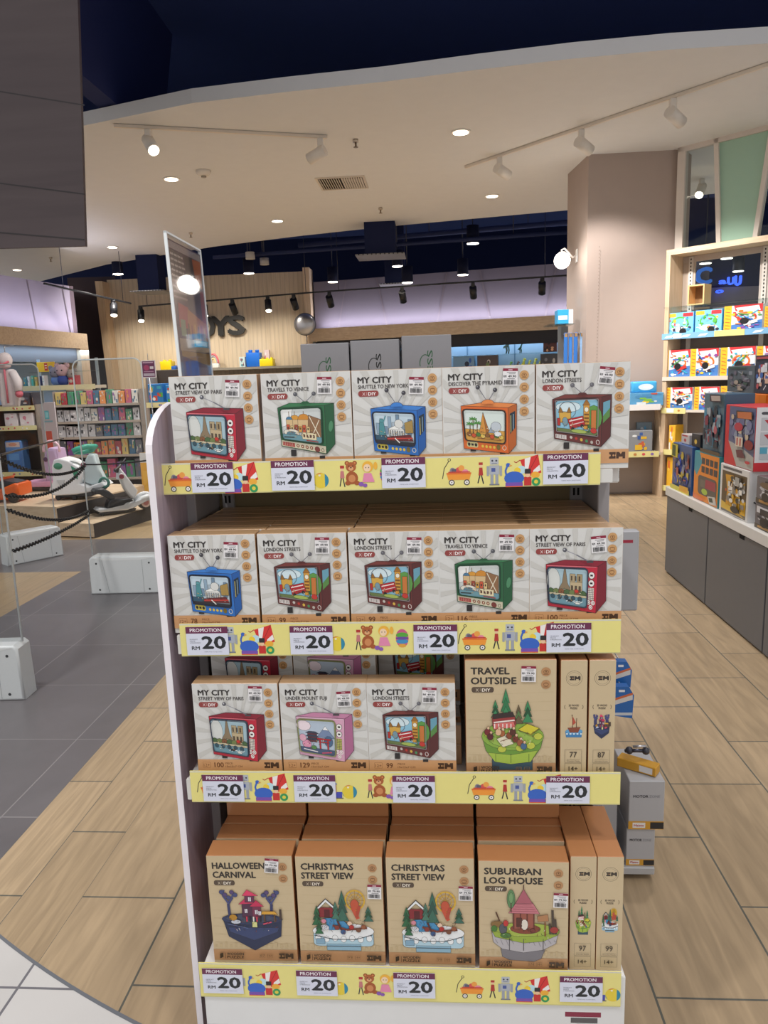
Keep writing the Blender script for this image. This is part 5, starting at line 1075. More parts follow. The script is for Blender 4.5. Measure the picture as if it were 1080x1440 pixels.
for k, (p0, p1) in enumerate([((5, 620), (36, 676)), ((42, 620), (62, 672))]):
    a, c = atY(*p0, Y1+.02+.5*k), atY(*p1, Y1+.02+.5*k)
    b = B(); Wd = c.x-a.x; Hd = a.z-.362
    b.box(0, Wd, 0, .2, 0, Hd, '#4f7dbb', 'wrap', .02); b.plane((0, -.001, 0), (1, 0, 0), (0, 0, 1), 'ink', 3e-4).unit(Wd, Hd); b.rect(.1, .05, .9, .2, '#c9b7b4'); b.ell(.5, .12, .25, .05, '#c98a70'); b.rect(.08, .3, .92, .9, '#4472b4'); b.rect(.2, .4, .8, .6, '#5d8fc9')
    o = b.build('play_set_pack'); o.location = (a.x, Y1+.02+.5*k, .3615 if k == 0 else 0.001)
    if k == 1: o.scale = (1, 1, (a.z)/Hd)
    tag(o, f'{("wide blue bagged play set on the lowest gift shelf","narrow blue bagged play set beside the grey fin panel")[k]}', 'toy pack')
# dress-up costume hanging in front
a = atY(15, 572, 9.9)
t = thing('dress_up_costume', (a.x, 9.9, a.z), label='white and pink hooded dress-up costume on the end of the gift shelving', cat='costume')
b = B(); b.sph((0, 0, .62), .1, '#d9cfd0', 'fab', (1, .7, 1.05)); b.sph((0, -.02, .54), .07, '#c9b0b2', 'fab', (1.2, .7, .5)); b.build('hood', t)
b = B(); b.prism([(-.09, -.03, .5), (.09, -.03, .5), (.13, -.03, .1), (.11, -.03, .0), (-.11, -.03, .0), (-.13, -.03, .1)], (0, .1, 0), '#dcd3d4', 'fab', .03); b.build('robe', t)
for sx in (-1, 1): b = B(); b.tube([(sx*.08, 0, .46), (sx*.15, -.02, .34), (sx*.17, -.05, .2)], [.055, .06, .05], '#d6cccd', 'fab'); b.sph((sx*.17, -.05, .17), .05, '#cf6f7c', 'fab'); b.build('sleeve', t)
b = B(); b.tube([(0, -.045, .5), (0, -.05, .05)], .014, '#cc6b78', 'fab'); b.tube([(-.08, -.05, .6), (0, -.09, .56), (.08, -.05, .6)], .014, '#cc6b78', 'fab'); b.build('pink_trim', t)
b = B(); b.tube([(0, .02, .72), (0, .02, .8), (0, .25, .82)], .006, '#b0b0b4', 'metal'); b.build('hook', t)
# grey fin with teal notice
a, c = atY(54, 566, 9.6), atY(76, 566, 9.6)
t = thing('fin_panel', ((a.x+c.x)/2, 9.6, 0), label='grey rounded fin panel with a small teal notice beside the ride-on cars', cat='panel')
wf = c.x-a.x
b = B(); b.prism([(-wf/2, 0, 0), (wf/2, 0, 0), (wf/2, 0, a.z), (-wf/2+.09, 0, a.z), (-wf/2+.03, 0, a.z-.03), (-wf/2, 0, a.z-.1)], (0, .03, 0), '#a39a9d', 'paint', .004); b.plane((0, -.001, 0), (1, 0, 0), (0, 0, 1), 'ink', 3e-4)
b.rect(-.04, a.z-.22, .02, a.z-.11, '#4f95a0'); b.rect(-.03, a.z-.2, .01, a.z-.13, '#7db4ba'); b.rect(-.06, a.z-.26, .06, a.z-.24, '#6a8f98'); b.build('panel', t)
b = B(); b.box(-.05, .03, -.004, 0, .62, .98, '#a8432f', 'card', .001); b.build('red_label', t)
# long lit shelf on the store wall: books, plush toys, yellow sign
zL = atY(80, 543, 11.4).z; sx0, sx1 = atY(28, 543, 11.4).x, atY(134, 543, 11.4).x
wallsh = thing('wall_shelf', ((sx0+sx1)/2, 11.55, zL), label='long cream edged wall shelf with books and plush toys', cat='shelf')
inv = M.Translation((-(sx0+sx1)/2, -11.55, -zL))
b = B(); b.box(sx0, sx1, 11.4, 11.8, zL-.05, zL, '#d8cdbb', 'paint'); o = b.build('shelf_board'); o.parent = wallsh; o.matrix_parent_inverse = inv
b = B(); b.box(sx0, sx1, 11.385, 11.398, zL-.06, zL+.015, '#e8d9a8', 'card'); o = b.build('price_strip'); o.parent = wallsh; o.matrix_parent_inverse = inv
b = B(); zg = atY(80, 522, 11.4).z; b.box(sx0+.05, sx1-.1, 11.62, 11.8, zg-.012, zg, '#b8d4de', 'glass'); o = b.build('glass_shelf'); o.parent = wallsh; o.matrix_parent_inverse = inv
b = B()
for x in (sx0+.1, sx1-.15): b.box(x, x+.04, 11.8, 11.83, 0, zg+.2, '#9aa6ae', 'paint')
o = b.build('bracket'); o.parent = wallsh; o.matrix_parent_inverse = inv
bk = ['#3f8f9c', '#e8e4dc', '#46b0a0', '#e0b850', '#3c4470', '#ece6e0', '#b8454a', '#d8c890']
for k in range(6):
    a, c = atY(33+k*5.2, 533-(k % 3), 11.42), atY(37+k*5.2, 542, 11.42)
    carton('picture_book', a.x, c.x, zL+.0005, zL+(a.z-c.z)+.05, 11.42, .12, [bk[k], bk[(k+3) % 8], bk[(k+5) % 8]], 60+k, f'upright picture book on the long wall shelf, {ORD[k]} from the costume', 'book', 'books on the long wall shelf', n=3)
a, c = atY(50.5, 505, 11.66), atY(77, 518, 11.66)
b = B(); b.box(0, c.x-a.x, 0, .02, 0, a.z-c.z, '#e9b32b', 'card', .003); b.plane((0, -.001, 0), (1, 0, 0), (0, 0, 1), 'ink', 3e-4).unit(c.x-a.x, a.z-c.z); b.rect(.42, .12, .6, .88, '#c9372c'); b.rect(.45, .3, .57, .42, '#f0d8b0'); b.rect(.46, .55, .56, .66, '#f0d8b0')
o = b.build('brand_sign'); o.location = (a.x, 11.66, zg+.0005); tag(o, 'yellow sign with a red mark standing above the long wall shelf', 'sign')
for k, (px, py, r, c, c2) in enumerate([(72, 533, .09, '#8a8894', '#6a86b8'), (82, 531, .1, '#c9a9ae', '#4a5a9c'), (95, 534, .075, '#9a8f8a', '#c9b7a8')]):
    a = atY(px, 542, 11.3); t = thing('plush_toy', (a.x, 11.48, zL+.0005), label=['grey plush toy', 'pink eared plush toy', 'small brown plush toy'][k]+' sitting on the long wall shelf', cat='plush toy')
    b = B(); b.sph((0, 0, r*.9), r*.9, c2, 'fab'); b.build('body', t)
    b = B(); b.sph((0, -.01, r*2.3), r, c, 'fab'); [b.sph((sx*r*.35, -r*.95, r*2.35), r*.14, '#17171a') for sx in (-1, 1)]; b.build('head', t)
    for sx in (-1, 1): b = B(); b.sph((sx*r*.8, 0, r*3.1), r*.42, c, 'fab', (1, .5, 1)); b.build('ear', t)
a, c = atY(96, 530, 11.42), atY(108, 542, 11.42); carton('toy_box', a.x, c.x, zL+.0005, zL+.16, 11.42, .15, ['#b8333c', '#8a2430', '#d8606a', '#2a2428'], 77, 'red toy box at the end of the long wall shelf', 'toy box', n=5)
# central rack seen through the acrylic gate
Y2 = 9.9; x0, x1 = atY(76, 600, Y2).x, atY(199, 600, Y2).x
zz = [atY(140, q, Y2).z for q in (568, 592, 614, 640)]
cr = shelf_unit('toy_rack', 'dark toy rack with hanging packs behind the clear acrylic gate', Y2, x0, x1, [.3]+zz[::-1], .4, strip='#b9a887', zt=atY(140, 549, Y2).z, strips=False, back='#4c423e')
pal = ['#a33a40', '#3f6a8a', '#c9b26a', '#4a8a6a', '#8a5a9a', '#d88a4a', '#6a6a74', '#d8d4cc', '#b85a78']
n_ = 0
for r, (py0, z) in enumerate([(547, zz[0]), (572, zz[1]), (595, zz[2]), (617, zz[3]), (645, .3)]):
    hmax = (atY(140, py0, Y2).z - z); nn = (13, 12, 11, 12, 9)[r]; wid = (x1-x0-.06)/nn; rn = random.Random(r+7)
    for k in range(nn):
        xx = x0+.03+k*wid; hh = hmax*rn.uniform(.78, 1.0); c0 = rn.choice(pal) if not (r in (1, 2) and (k < 5 or k == nn-1)) else '#c9c9cd'
        cols = [c0]+([rn.choice(pal) for _ in range(3)] if c0 != '#c9c9cd' else ['#3a3a3e', '#f0f0f2', '#8a8a90', '#26262a'])
        carton('toy_pack', xx+.006, xx+wid-.006, z+.0008, z+max(.06, hh), Y2+.03+rn.uniform(0, .02), .1, cols, r*20+k, f'small {"silver" if c0 == "#c9c9cd" else "coloured"} toy pack on the {("uppermost","second","third","fourth","lowest")[r]} level of the dark toy rack', 'toy pack', f'{("uppermost","second","third","fourth","lowest")[r]} level {"silver" if c0 == "#c9c9cd" else "coloured"} toy packs of the dark rack', n=6)
# bright boxed sets beside the end panel
Y3 = 9.3; x0, x1 = atY(205, 560, Y3).x, atY(262, 560, Y3).x
z3 = [atY(225, 568, Y3).z, atY(225, 610, Y3).z]
shelf_unit('play_set_shelf', 'white edged shelving of blue boxed play sets beside the lilac end panel', Y3, x0, x1, [.06, .36, z3[1], z3[0]], .4, back='#54483f', zt=z3[0]+.42)
for r, (z, py) in enumerate([(z3[0], 533), (z3[1], 573), (.36, 615), (.06, 652)]):
    hh = min(atY(225, py, Y3).z-z, .25)
    for k, (qa, qb) in enumerate([(.04, .42), (.48, .9)]):
        xa_, xb_ = x0+(x1-x0)*qa, x0+(x1-x0)*qb
        carton('play_set_box', xa_+.01, xb_, z+.0008, z+hh*(1 if k == 0 else .92), Y3+.02, .25, [('#2f7fc4', '#3a8fd0')[k], '#3c8ad0', '#e8c53a', '#5aa84a', '#d8503a', '#f0efe8', '#46b0c8'], 90+r*2+k, f'blue and green play set box on the {("uppermost","second","third","lowest")[r]} white edged shelf, {("outer","inner")[k]} of its pair', 'toy box', 'blue play set boxes', n=12)
b = B(); yw = atY(197, 650, 8.95); b.box(0, .1, 0, .03, 0, .72, '#dfa838', 'card', .003); b.plane((0, -.001, 0), (1, 0, 0), (0, 0, 1), 'ink', 3e-4); b.rect(0, .6, .1, .72, '#d8dce0'); b.rect(.02, .2, .08, .5, '#e6b64a')
o = b.build('totem_sign'); o.location = (yw.x, 8.95, 0); tag(o, 'yellow upright panel with a pale top behind the scooter', 'sign')
# purple hanging notice
a, c = atY(198, 507, 9.15), atY(220, 531, 9.15)
b = B(); Wd, Hd = c.x-a.x, a.z-c.z; b.box(0, Wd, 0, .006, 0, Hd, '#e6e2e6', 'card'); b.plane((0, -.0005, 0), (1, 0, 0), (0, 0, 1), 'ink', 2e-4).unit(Wd, Hd); b.rect(.06, .05, .94, .95, '#6a2f58'); b.rect(.12, .1, .85, .16, '#c9a9c0'); b.ell(.35, .42, .2, .16, '#a8406a'); b.rect(.6, .35, .85, .5, '#d8d0d8'); b.rect(.15, .62, .85, .66, '#b890ac'); b.rect(.12, .74, .9, .9, '#b9aebc')
t = b.build('hanging_notice'); t.location = (a.x, 9.15, c.z); tag(t, 'purple hanging notice in a white frame above the blue play sets', 'sign')
b = B(); b.tube([(Wd/2, .003, Hd), (Wd/2, .003, Hd+.08)], .004, '#8a8a8e', 'metal'); b.tube([(Wd/2, .003, 0), (Wd/2, .003, -c.z+.0)], .008, '#a9a9ad', 'metal'); b.tube([(Wd/2, .003, -c.z), (Wd/2, .003, -c.z+.012)], .1, '#8a8a8e', 'metal', 16); b.build('stand', t)
# ================================================================== BACK OF THE STORE
YT_ = 17.0
def letter(ch, px0, px1, pyb, pyt):
    a, c = atY(px0, pyb, YT_-.1), atY(px1, pyt, YT_-.1); b = B()
    vs, fs, tw = text_mesh(ch, .03)
    sx = (c.x-a.x)/tw; sz = (c.z-a.z)/CAP
    b.plane((0, 0, 0), (1, 0, 0), (0, 0, 1), 'paint', 1e-4); b.text(ch, 0, 0, (c.z-a.z), '#161412', (c.x-a.x), .06)
    bm = b.bm; r = bmesh.ops.extrude_face_region(bm, geom=bm.faces[:]); [setattr(v, 'co', v.co+V((0, .07, 0))) for v in r['geom'] if isinstance(v, bmesh.types.BMVert)]
    for f in bm.faces:
        for lp in f.loops: lp[b.cl] = (*lin('#161412'), 1)
    bmesh.ops.recalc_face_normals(bm, faces=bm.faces[:])
    o = b.build('wall_letter'); o.location = (a.x, YT_-.1, a.z)
    # short pins fix the letter to the cladding
    p_ = B(); p_.tube([((c.x-a.x)*.5, .07, (c.z-a.z)*.5), ((c.x-a.x)*.5, .101, (c.z-a.z)*.5)], .02, '#4a4844', 'metal'); p_.build('pin', o)
    tag(o, f'dark metal letter {ch} on the ribbed timber wall', 'letter', 'wall lettering'); return o
letter('T', 258, 280, 474, 445); letter('O', 283, 299, 473, 444); letter('Y', 298, 322, 472, 444); letter('S', 322, 342, 470, 443)
zS = atY(350, 516, 16.6).z
x0, x1 = atY(205, 516, 16.6).x, atY(440, 516, 16.6).x
t = thing('wall_ledge', ((x0+x1)/2, 16.8, zS), label='grey ledge along the ribbed timber wall under the lettering', cat='shelf')
inv = M.Translation((-(x0+x1)/2, -16.8, -zS))
b = B(); b.box(x0, x1, 16.55, 16.999, zS-.05, zS, '#8f8a80', 'paint'); o = b.build('ledge_board'); o.parent = t; o.matrix_parent_inverse = inv
b = B(); b.box(x0, x1, 16.55, 16.999, zS-.62, zS-.57, '#a89f92', 'paint'); o = b.build('lower_board'); o.parent = t; o.matrix_parent_inverse = inv
def on_ledge(px0, px1, pyt): a, c = atY(px0, pyt, 16.62), atY(px1, pyt, 16.62); return a.x, c.x, a.z-zS
def brick_toy(px0, px1, pyt, col, studs, lab, round_=False, d=.28):
    xa, xb, h_ = on_ledge(px0, px1, pyt); wd = xb-xa
    t = thing('storage_brick', ((xa+xb)/2, 16.77, zS+.0005), label=lab, cat='storage brick')
    b = B(); b.box(-wd/2, wd/2, -.14, .14, 0, h_*.84, col, 'plas', .012, seg=2); b.build('brick_body', t)
    for k in range(studs):
        b = B(); x = (k+.5)*wd/studs-wd/2; b.tube([(x, 0, h_*.84), (x, 0, h_)], wd/studs*.3, col, 'plas', 16); b.build('stud', t)
brick_toy(345, 364, 492, '#1f6fd8', 2, 'big blue storage brick on the grey ledge under the lettering')
brick_toy(364, 383, 503, '#f2dc1e', 3, 'long yellow storage brick beside the big blue one')
brick_toy(224, 240, 506, '#f2d41c', 2, 'yellow storage brick standing beside the poster')
brick_toy(240, 247, 514, '#2a5fb8', 1, 'small blue storage brick beside the poster')
xa, xb, h_ = on_ledge(290, 304, 497); t = thing('rainbow_toy', ((xa+xb)/2, 16.75, zS+.0005), label='white rainbow shaped toy on the grey ledge beside the poster', cat='toy')
for r, c in ((1, '#e0707a'), (.78, '#a9a6b0'), (.56, '#f0d8a0')):
    R0 = (xb-xa)/2*r; b = B(); b.tube([(R0*math.cos(math.radians(a)), 0, h_*.3+(h_*.65)*r*math.sin(math.radians(a))) for a in range(0, 181, 15)], .022, c, 'plas'); b.build('arch_band', t)
b = B(); b.box(-(xb-xa)/2-.02, (xb-xa)/2+.02, -.05, .05, 0, h_*.32, '#f0eeea', 'plas', .02); b.build('cloud_base', t)
xa, xb, h_ = on_ledge(336, 344, 502); carton('toy_box', xa, xb, zS+.0005, zS+h_, 16.62, .15, ['#c9dce0', '#4a4450', '#8a5a6a', '#3f8f9c'], 120, 'small patterned box beside the big blue storage brick', 'toy box', n=6)
xa, xb, h_ = on_ledge(368, 375, 492); carton('toy_box', xa, xb, zS+.0005, zS+h_*1.02, 16.86, .1, ['#d8c4cc', '#e6dfe2', '#c87a8a'], 121, 'pink box standing behind the long yellow brick', 'toy box', n=4)
bkc = ['#3f8fd0', '#e6e2d8', '#b8c4cc', '#c9b8c0', '#e0dccf', '#a8b8c9', '#6a5a4a', '#c8a08a', '#e8e4dc', '#d88a9a', '#4a8a9c', '#e2d8b8', '#d9d4cc', '#7aa86a']
for k in range(14):
    px = 291+k*10; a = atY(px, 518+(k % 3), 16.62); c = atY(px+8, 518, 16.62)
    carton('picture_book', a.x, c.x, zS-.5695, zS-.16-.03*(k % 3), 16.64, .05, [bkc[k], bkc[(k+5) % 14], bkc[(k+9) % 14], '#d8b05a'], 130+k, 'pale picture book facing out on the board under the grey ledge', 'book', 'books under the grey ledge', n=5)
# convex mirror at the wall corner
a = atY(429, 456, 16.3); t = thing('convex_mirror', tuple(a), label='round convex mirror on a thin stalk at the end of the timber wall', cat='mirror')
b = B(); b.sph((0, 0, 0), .225, '#b9b9bd', 'metal', (1, .35, 1), 28); b.build('mirror_dome', t)
b = B(); b.tube([(.225*math.cos(k*math.pi/16), .0, .225*math.sin(k*math.pi/16)) for k in range(32)], .012, '#55555a', 'plas', 6, closed=True); b.build('rim', t)
b = B(); b.tube([(0, .06, 0), (-.02, .39, .0)], .018, '#5a5a5e', 'metal'); b.tube([(.02, .02, -.2), (.02, .02, -.5), (.02, .38, -.5)], .012, '#5a5a5e', 'metal'); b.build('stalk', t)
# lit shelves on the far wall
def at_wall(px, py, out):
    # point on the plane parallel to the far wall
    o = wl(0, 0, out); r = ray(px, py); tt = (o-EYEP).dot(en)/r.dot(en); return EYEP + r*tt
zq = at_wall(700, 498, .1).z
ws = thing('lit_wall_shelf', tuple(wl(4.5, zq, .1)), label='glass shelf lit blue on the far wall behind the city boxes', cat='shelf')
def wsb(b, n): o = b.build(n); o.parent = ws; o.matrix_parent_inverse = M.Translation(-wl(4.5, zq, .1))
b = B(); b.prism([wl(.3, zq-.02, -.09), wl(LW-.3, zq-.02, -.09), wl(LW-.3, zq-.02, .22), wl(.3, zq-.02, .22)], (0, 0, .019), '#cfe4ee', 'glass'); wsb(b, 'glass_board')
z2 = at_wall(700, 530, .1).z
b = B(); b.prism([wl(.3, z2-.04, -.09), wl(LW-.3, z2-.04, -.09), wl(LW-.3, z2-.04, .3), wl(.3, z2-.04, .3)], (0, 0, .039), '#a9b4bc', 'paint'); wsb(b, 'lower_board')
rz = math.atan2(ed.y, ed.x)
def far_box(px0, px1, pyt, z, cols, seed, lab, n=8):
    a, c = at_wall(px0, pyt, .15), at_wall(px1, pyt, .15); Wd = (c-a).length; b = B(); Hd = a.z-z
    b.box(0, Wd, 0, .12, 0, Hd, cols[0], 'card', .004); b.plane((0, -.001, 0), (1, 0, 0), (0, 0, 1), 'ink', 3e-4).unit(Wd, Hd); rn = random.Random(seed)
    for k in range(n): b.ell(rn.uniform(.12, .88), rn.uniform(.2, .85), rn.uniform(.06, .12), rn.uniform(.08, .15), rn.choice(cols[1:]), 8)
    o = b.build('toy_box'); o.location = (a.x, a.y, z+.0008); o.rotation_euler = (0, 0, rz); tag(o, lab, 'toy box')
far_box(637, 667, 501, z2, ['#7fa8cc', '#28304a', '#c0392f', '#e6e2dc', '#3a6ac4'], 1, 'pale blue toy vehicle box on the lower lit shelf, beside the black cartons')
far_box(671, 700, 500, z2, ['#5a4a48', '#a83a2c', '#2a2428', '#d8cfc4', '#7a8a5a'], 2, 'brown toy vehicle box on the lower lit shelf')
far_box(764, 783, 481, zq, ['#5a2a24', '#d86a3a', '#e8b08a', '#2a1a18'], 3, 'dark red toy box on the upper lit shelf beside the blue tube packs')
far_box(760, 786, 498, z2, ['#4a4a50', '#8a8a90', '#2a2a2e', '#c8c4bc'], 4, 'dark grey toy box on the lower lit shelf under the red one')
def far_dino(px, pyb, h, col, lab, legs=2):
    a = at_wall(px, pyb, .12); z = zq if pyb < 515 else z2
    t = thing('dinosaur_toy', (a.x, a.y, z+.001), rz+(.0 if z == zq else 1.1), label=lab, cat='toy')
    b = B(); b.tube([(-.2*h, 0, .35*h), (-.1*h, 0, .42*h), (.05*h, 0, .5*h), (.15*h, 0, .72*h), (.2*h, 0, .9*h), (.32*h, -.0, .92*h)], [.03*h, .08*h, .13*h, .08*h, .06*h, .05*h], col, 'plas'); b.sph((.26*h, 0, .93*h), .085*h, col, sc=(1.3, 1, .9)); b.build('body', t)
    for x in (-.02, .12):
        b = B(); b.tube([(x*h, .04*h*(1 if x > 0 else -1), .42*h), ((x+.05)*h, .05*h, .2*h), (x*h, .05*h, 0)], [.07*h, .05*h, .04*h], col, 'plas'); b.build('leg', t)
far_dino(712, 498, .33, '#5a7a78', 'grey green dinosaur toy on the upper lit shelf'); far_dino(716, 530, .3, '#7fae4a', 'light green dinosaur toy on the lower lit shelf'); far_dino(731, 498, .2, '#2f5a48', 'dark green dinosaur toy on the upper lit shelf')
far_dino(726, 530, .3, '#7a5a48', 'brown dinosaur toy between the green and yellow ones'); far_dino(734, 530, .36, '#dcd04a', 'yellow dinosaur toy on the lower lit shelf, first of three'); far_dino(742, 530, .32, '#d2c640', 'yellow dinosaur toy on the lower lit shelf, second of three'); far_dino(750, 530, .35, '#e2d65a', 'yellow dinosaur toy on the lower lit shelf, third of three'); far_dino(757, 530, .3, '#c9b83a', 'small olive dinosaur toy beside the yellow ones')
# tube-pack stand against the pillar with a blue box on top
ts = thing('tube_pack_stand', (1.55, 9.75, 0), label='glass topped rack of hanging blue packs against the pillar', cat='rack')
def tsb(b, n): o = b.build(n); o.parent = ts; o.matrix_parent_inverse = M.Translation((-1.55, -9.75, 0))
a, c = atY(770, 458, 9.6), atY(828, 458, 9.6); zt_ = a.z
b = B(); b.box(a.x, 1.72, 9.5, 9.95, zt_, zt_+.014, '#a8c4c0', 'glass'); tsb(b, 'glass_top')
b = B(); b.box(a.x+.18, 1.72, 9.93, 9.95, .1, zt_, '#7d7a78', 'paint'); b.box(a.x+.18, 1.72, 9.5, 9.95, 0, .1, '#7d7a78', 'paint'); tsb(b, 'back_panel')
b = B(); [b.tube([(x, 9.93, zt_-.1), (x, 9.55, zt_-.1)], .005, '#b9b9bd', 'metal') for x in (a.x+.24, a.x+.32, a.x+.40, a.x+.5, a.x+.56)]; tsb(b, 'hooks')
for k, (x, cc) in enumerate([(a.x+.2, '#2f72c4'), (a.x+.26, '#3a80d0'), (a.x+.32, '#2f72c4'), (a.x+.4, '#8fb4dc'), (a.x+.46, '#3a70b4'), (a.x+.53, '#c9d4e0')]):
    b = B(); b.box(0, .045, 0, .03, -.52, 0, cc, 'wrap', .006); b.plane((0, -.0006, 0), (1, 0, 0), (0, 0, 1), 'ink', 2e-4); b.rect(.006, -.05, .039, -.005, '#a8845a'); b.rect(.008, -.5, .037, -.4, '#e8c83a' if k < 3 else '#dfe6ec')
    o = b.build('tube_pack'); o.location = (x, 9.58+.02*(k % 2), zt_-.095); tag(o, f'long {"pale" if k in (3, 5) else "blue"} hanging pack by the pillar, {ORD[k]} from the dinosaur shelf', 'toy pack', 'long hanging packs by the pillar')
a2, c2 = atY(784, 458, 9.6), atY(806, 439, 9.6)
b = B(); b.box(0, c2.x-a2.x, 0, .22, 0, .17, '#2f9fd4', 'card', .003); b.plane((0, -.0006, 0), (1, 0, 0), (0, 0, 1), 'ink', 2e-4); b.rect(.01, .05, .12, .1, '#e8f0f4'); b.rect(.135, .0, c2.x-a2.x, .17, '#dfe4ea'); o = b.build('toy_box'); o.location = (a2.x, 9.6, zt_+.0145); tag(o, 'blue and white box on the glass topped rack by the pillar', 'toy box')
# sconce on the pillar
c_ = V((1.585, 9.62, 2.855)); wp = V((1.773, 9.9, 2.94)); wp = V((1.85-.09*((9.86-9.45)/.85), 9.86, 2.945))
t = thing('globe_sconce', tuple(wp), label='white globe lamp on a curved arm on the pillar', cat='wall lamp')
b = B(); b.sph(tuple(c_-wp), .098, '#fffaf2', 'globe', seg=24); b.build('globe', t)
b = B(); d = c_-wp; b.tube([(-.005, 0, 0), tuple(d*.3+V((0, 0, -.01))), tuple(d*.6+V((0, 0, .07))), tuple(d*.85+V((0, 0, .13))), tuple(d+V((-.01, 0, .12))), tuple(d+V((0, 0, .085)))], .011, '#e2ddd8', 'paint'); b.tube([tuple(d+V((0, 0, .08))), tuple(d+V((0, 0, .1)))], .04, '#e2ddd8', 'paint', 14); b.build('arm', t)
b = B(); b.box(-.012, -.002, -.05, .05, -.09, .07, '#e2ddd8', 'paint', .004); b.build('wall_plate', t)
light('globe_glow', 'POINT', tuple(c_ + V((-.02, -.25, 0))), 6, (1, .95, .88), size=.1)
# ================================================================== CEILING FITTINGS
def downlight(px, py, z, r=.085, hang=0):
    a = atZ(px, py, z); t = thing('downlight', tuple(a), label=None, cat='ceiling light')
    b = B(); b.tube([(0, 0, 0), (0, 0, -.012)], r*1.2, '#e8e2da', 'paint', 24); b.build('trim_ring', t)
    b = B(); b.tube([(0, 0, -.0125), (0, 0, -.016)], r*.92, '#fff2dc', 'lamp', 24); b.build('lens', t)
    return t
for (px, py), lb in zip([(241, 251), (648, 185), (390, 310), (692, 275), (158, 347), (24, 379)], ['below the short spotlight rail', 'alone in the middle of the cream ceiling', 'between the poster and the air vent', 'below the long spotlight rail', 'by the corner of the dark bulkhead', 'by the wall of gift shelves']):
    o = downlight(px, py, 4.0); o['label'] = 'lit round downlight in the cream ceiling, '+lb; o['group'] = 'cream ceiling downlights'
for k, ((px, py, Y), lb) in enumerate(zip([(166, 386, 15.5), (350, 385, 15.5), (468, 397, 16), (665, 343, 13.6), (651, 387, 15), (573, 398, 14.6), (559, 375, 15)], ['above the timber wall trim', 'above the timber wall lettering', 'above the lilac panels, beside the mirror', 'highest, beside the cable tray', 'above the lilac panels, beside the pillar', 'above the lilac panels, under the duct grille', 'in the middle of the navy ceiling'])):
    a = atY(px, py, Y); t = thing('pendant_downlight', tuple(a), label='lit cylinder downlight under the navy ceiling, '+lb, cat='ceiling light', group='navy ceiling downlights')
    b = B(); b.tube([(0, 0, .01), (0, 0, .3)], .105, '#0f1530', 'matt', 20); b.build('housing', t)
    b = B(); b.tube([(0, 0, 0), (0, 0, .009)], .1, '#fff4e2', 'lamp', 20); b.build('lens', t)
    b = B(); b.tube([(0, 0, .32), (0, 0, 5.249-a.z)], .01, '#1c2236', 'paint', 6); b.build('suspension_rod', t)
def rail(name, pts, z, label, col):
    b = B(); a, c = V(pts[0]), V(pts[1]); d = (c-a).normalized(); s_ = d.cross(V((0, 0, 1)))*.017; b.prism([a+s_, c+s_, c-s_, a-s_], (0, 0, .03), col, 'paint', .003); return b.build(name, label=label, cat='light rail')
ZR = 3.968
a1, a2_ = atZ(160, 179, ZR), atZ(460, 195, ZR); rail('spotlight_rail', (a1, a2_), ZR, 'short white spotlight rail on the cream ceiling over the poster', '#d8cdbf')
b1, b2 = atZ(655, 237, ZR), atZ(1120, 80, ZR); rail('spotlight_rail', (b1, b2), ZR, 'long white spotlight rail running across the cream ceiling', '#d8cdbf')
def spot(at, aim, label, col='#d9d2c9', lit=False, s=1.0, group='white rail spotlights', cat='spotlight'):
    t = thing('rail_spotlight', tuple(at), label=label, cat=cat, group=group)
    b = B(); b.box(-.03*s, .03*s, -.03*s, .03*s, -.16*s, -.0005, col, 'paint', .006*s); b.build('adapter', t)
    d = V(aim).normalized(); o = V((d.x*.05*s, d.y*.05*s, -.15*s)); q = B(); q.tube([o-d*.1*s, o+d*.1*s], .058*s, col, 'paint', 18); q.build('lamp_head', t)
    q = B(); q.tube([o+d*.1*s, o+d*.104*s], .05*s, '#fff2dc' if lit else '#8d8175', 'lamp' if lit else 'metal', 18); q.build('lens', t)
    return t
def on_seg(a, c, px):
    best = min((i/200 for i in range(201)), key=lambda f: abs(proj_x(a.lerp(c, f))-px)); return a.lerp(c, best)
def proj_x(p): d = p-EYEP; return 540+F_PX*d.dot(_ri)/d.dot(_fw)
spot(on_seg(a1, a2_, 208), (.5, -.6, -.75), 'lit white spotlight on the short rail, by the dark bulkhead', lit=True)
spot(on_seg(a1, a2_, 450), (-.9, .3, -.35), 'unlit white spotlight at the end of the short rail')
for px, lb in ((702, 'first'), (817, 'second'), (946, 'third')): spot(on_seg(b1, b2, px), (.75, .6, -.35), f'white spotlight on the long rail, {lb} from its inner end', lit=False)
for px, py, lb in [(500, 196, 'beside the short rail'), (535, 292, 'beside the air vent'), (268, 327, 'above the poster'), (71, 362, 'below the bulkhead corner')]:
    a = atZ(px, py, 4.0); b = B(); b.tube([(0, 0, 0), (0, 0, -.03)], .03, '#c9bdae', 'metal', 12); b.tube([(0, 0, -.03), (0, 0, -.075)], .01, '#8a7a68', 'metal', 8); b.tube([(0, 0, -.075), (0, 0, -.08)], .025, '#8a7a68', 'metal', 10)
    o = b.build('sprinkler'); o.location = a; tag(o, 'small brass ceiling sprinkler '+lb, 'sprinkler', 'ceiling sprinklers')
a = atZ(286, 240, 4.0); b = B(); b.tube([(0, 0, 0), (0, 0, -.03), (0, 0, -.06)], [.09, .08, .05], '#d9d2c8', 'plas', 20); b.tube([(0, 0, -.06), (0, 0, -.075)], .03, '#8a8278', 'plas', 14); o = b.build('smoke_detector'); o.location = a; tag(o, 'round smoke detector on the cream ceiling beside a downlight', 'smoke detector')
v0, v1, v2, v3 = [atZ(*q, 4.0) for q in ((446, 249), (512, 246), (516, 263), (452, 268))]
cv = (v0+v1+v2+v3)/4; t = thing('air_vent', tuple(cv), label='square louvred air vent in the cream ceiling', cat='air vent')
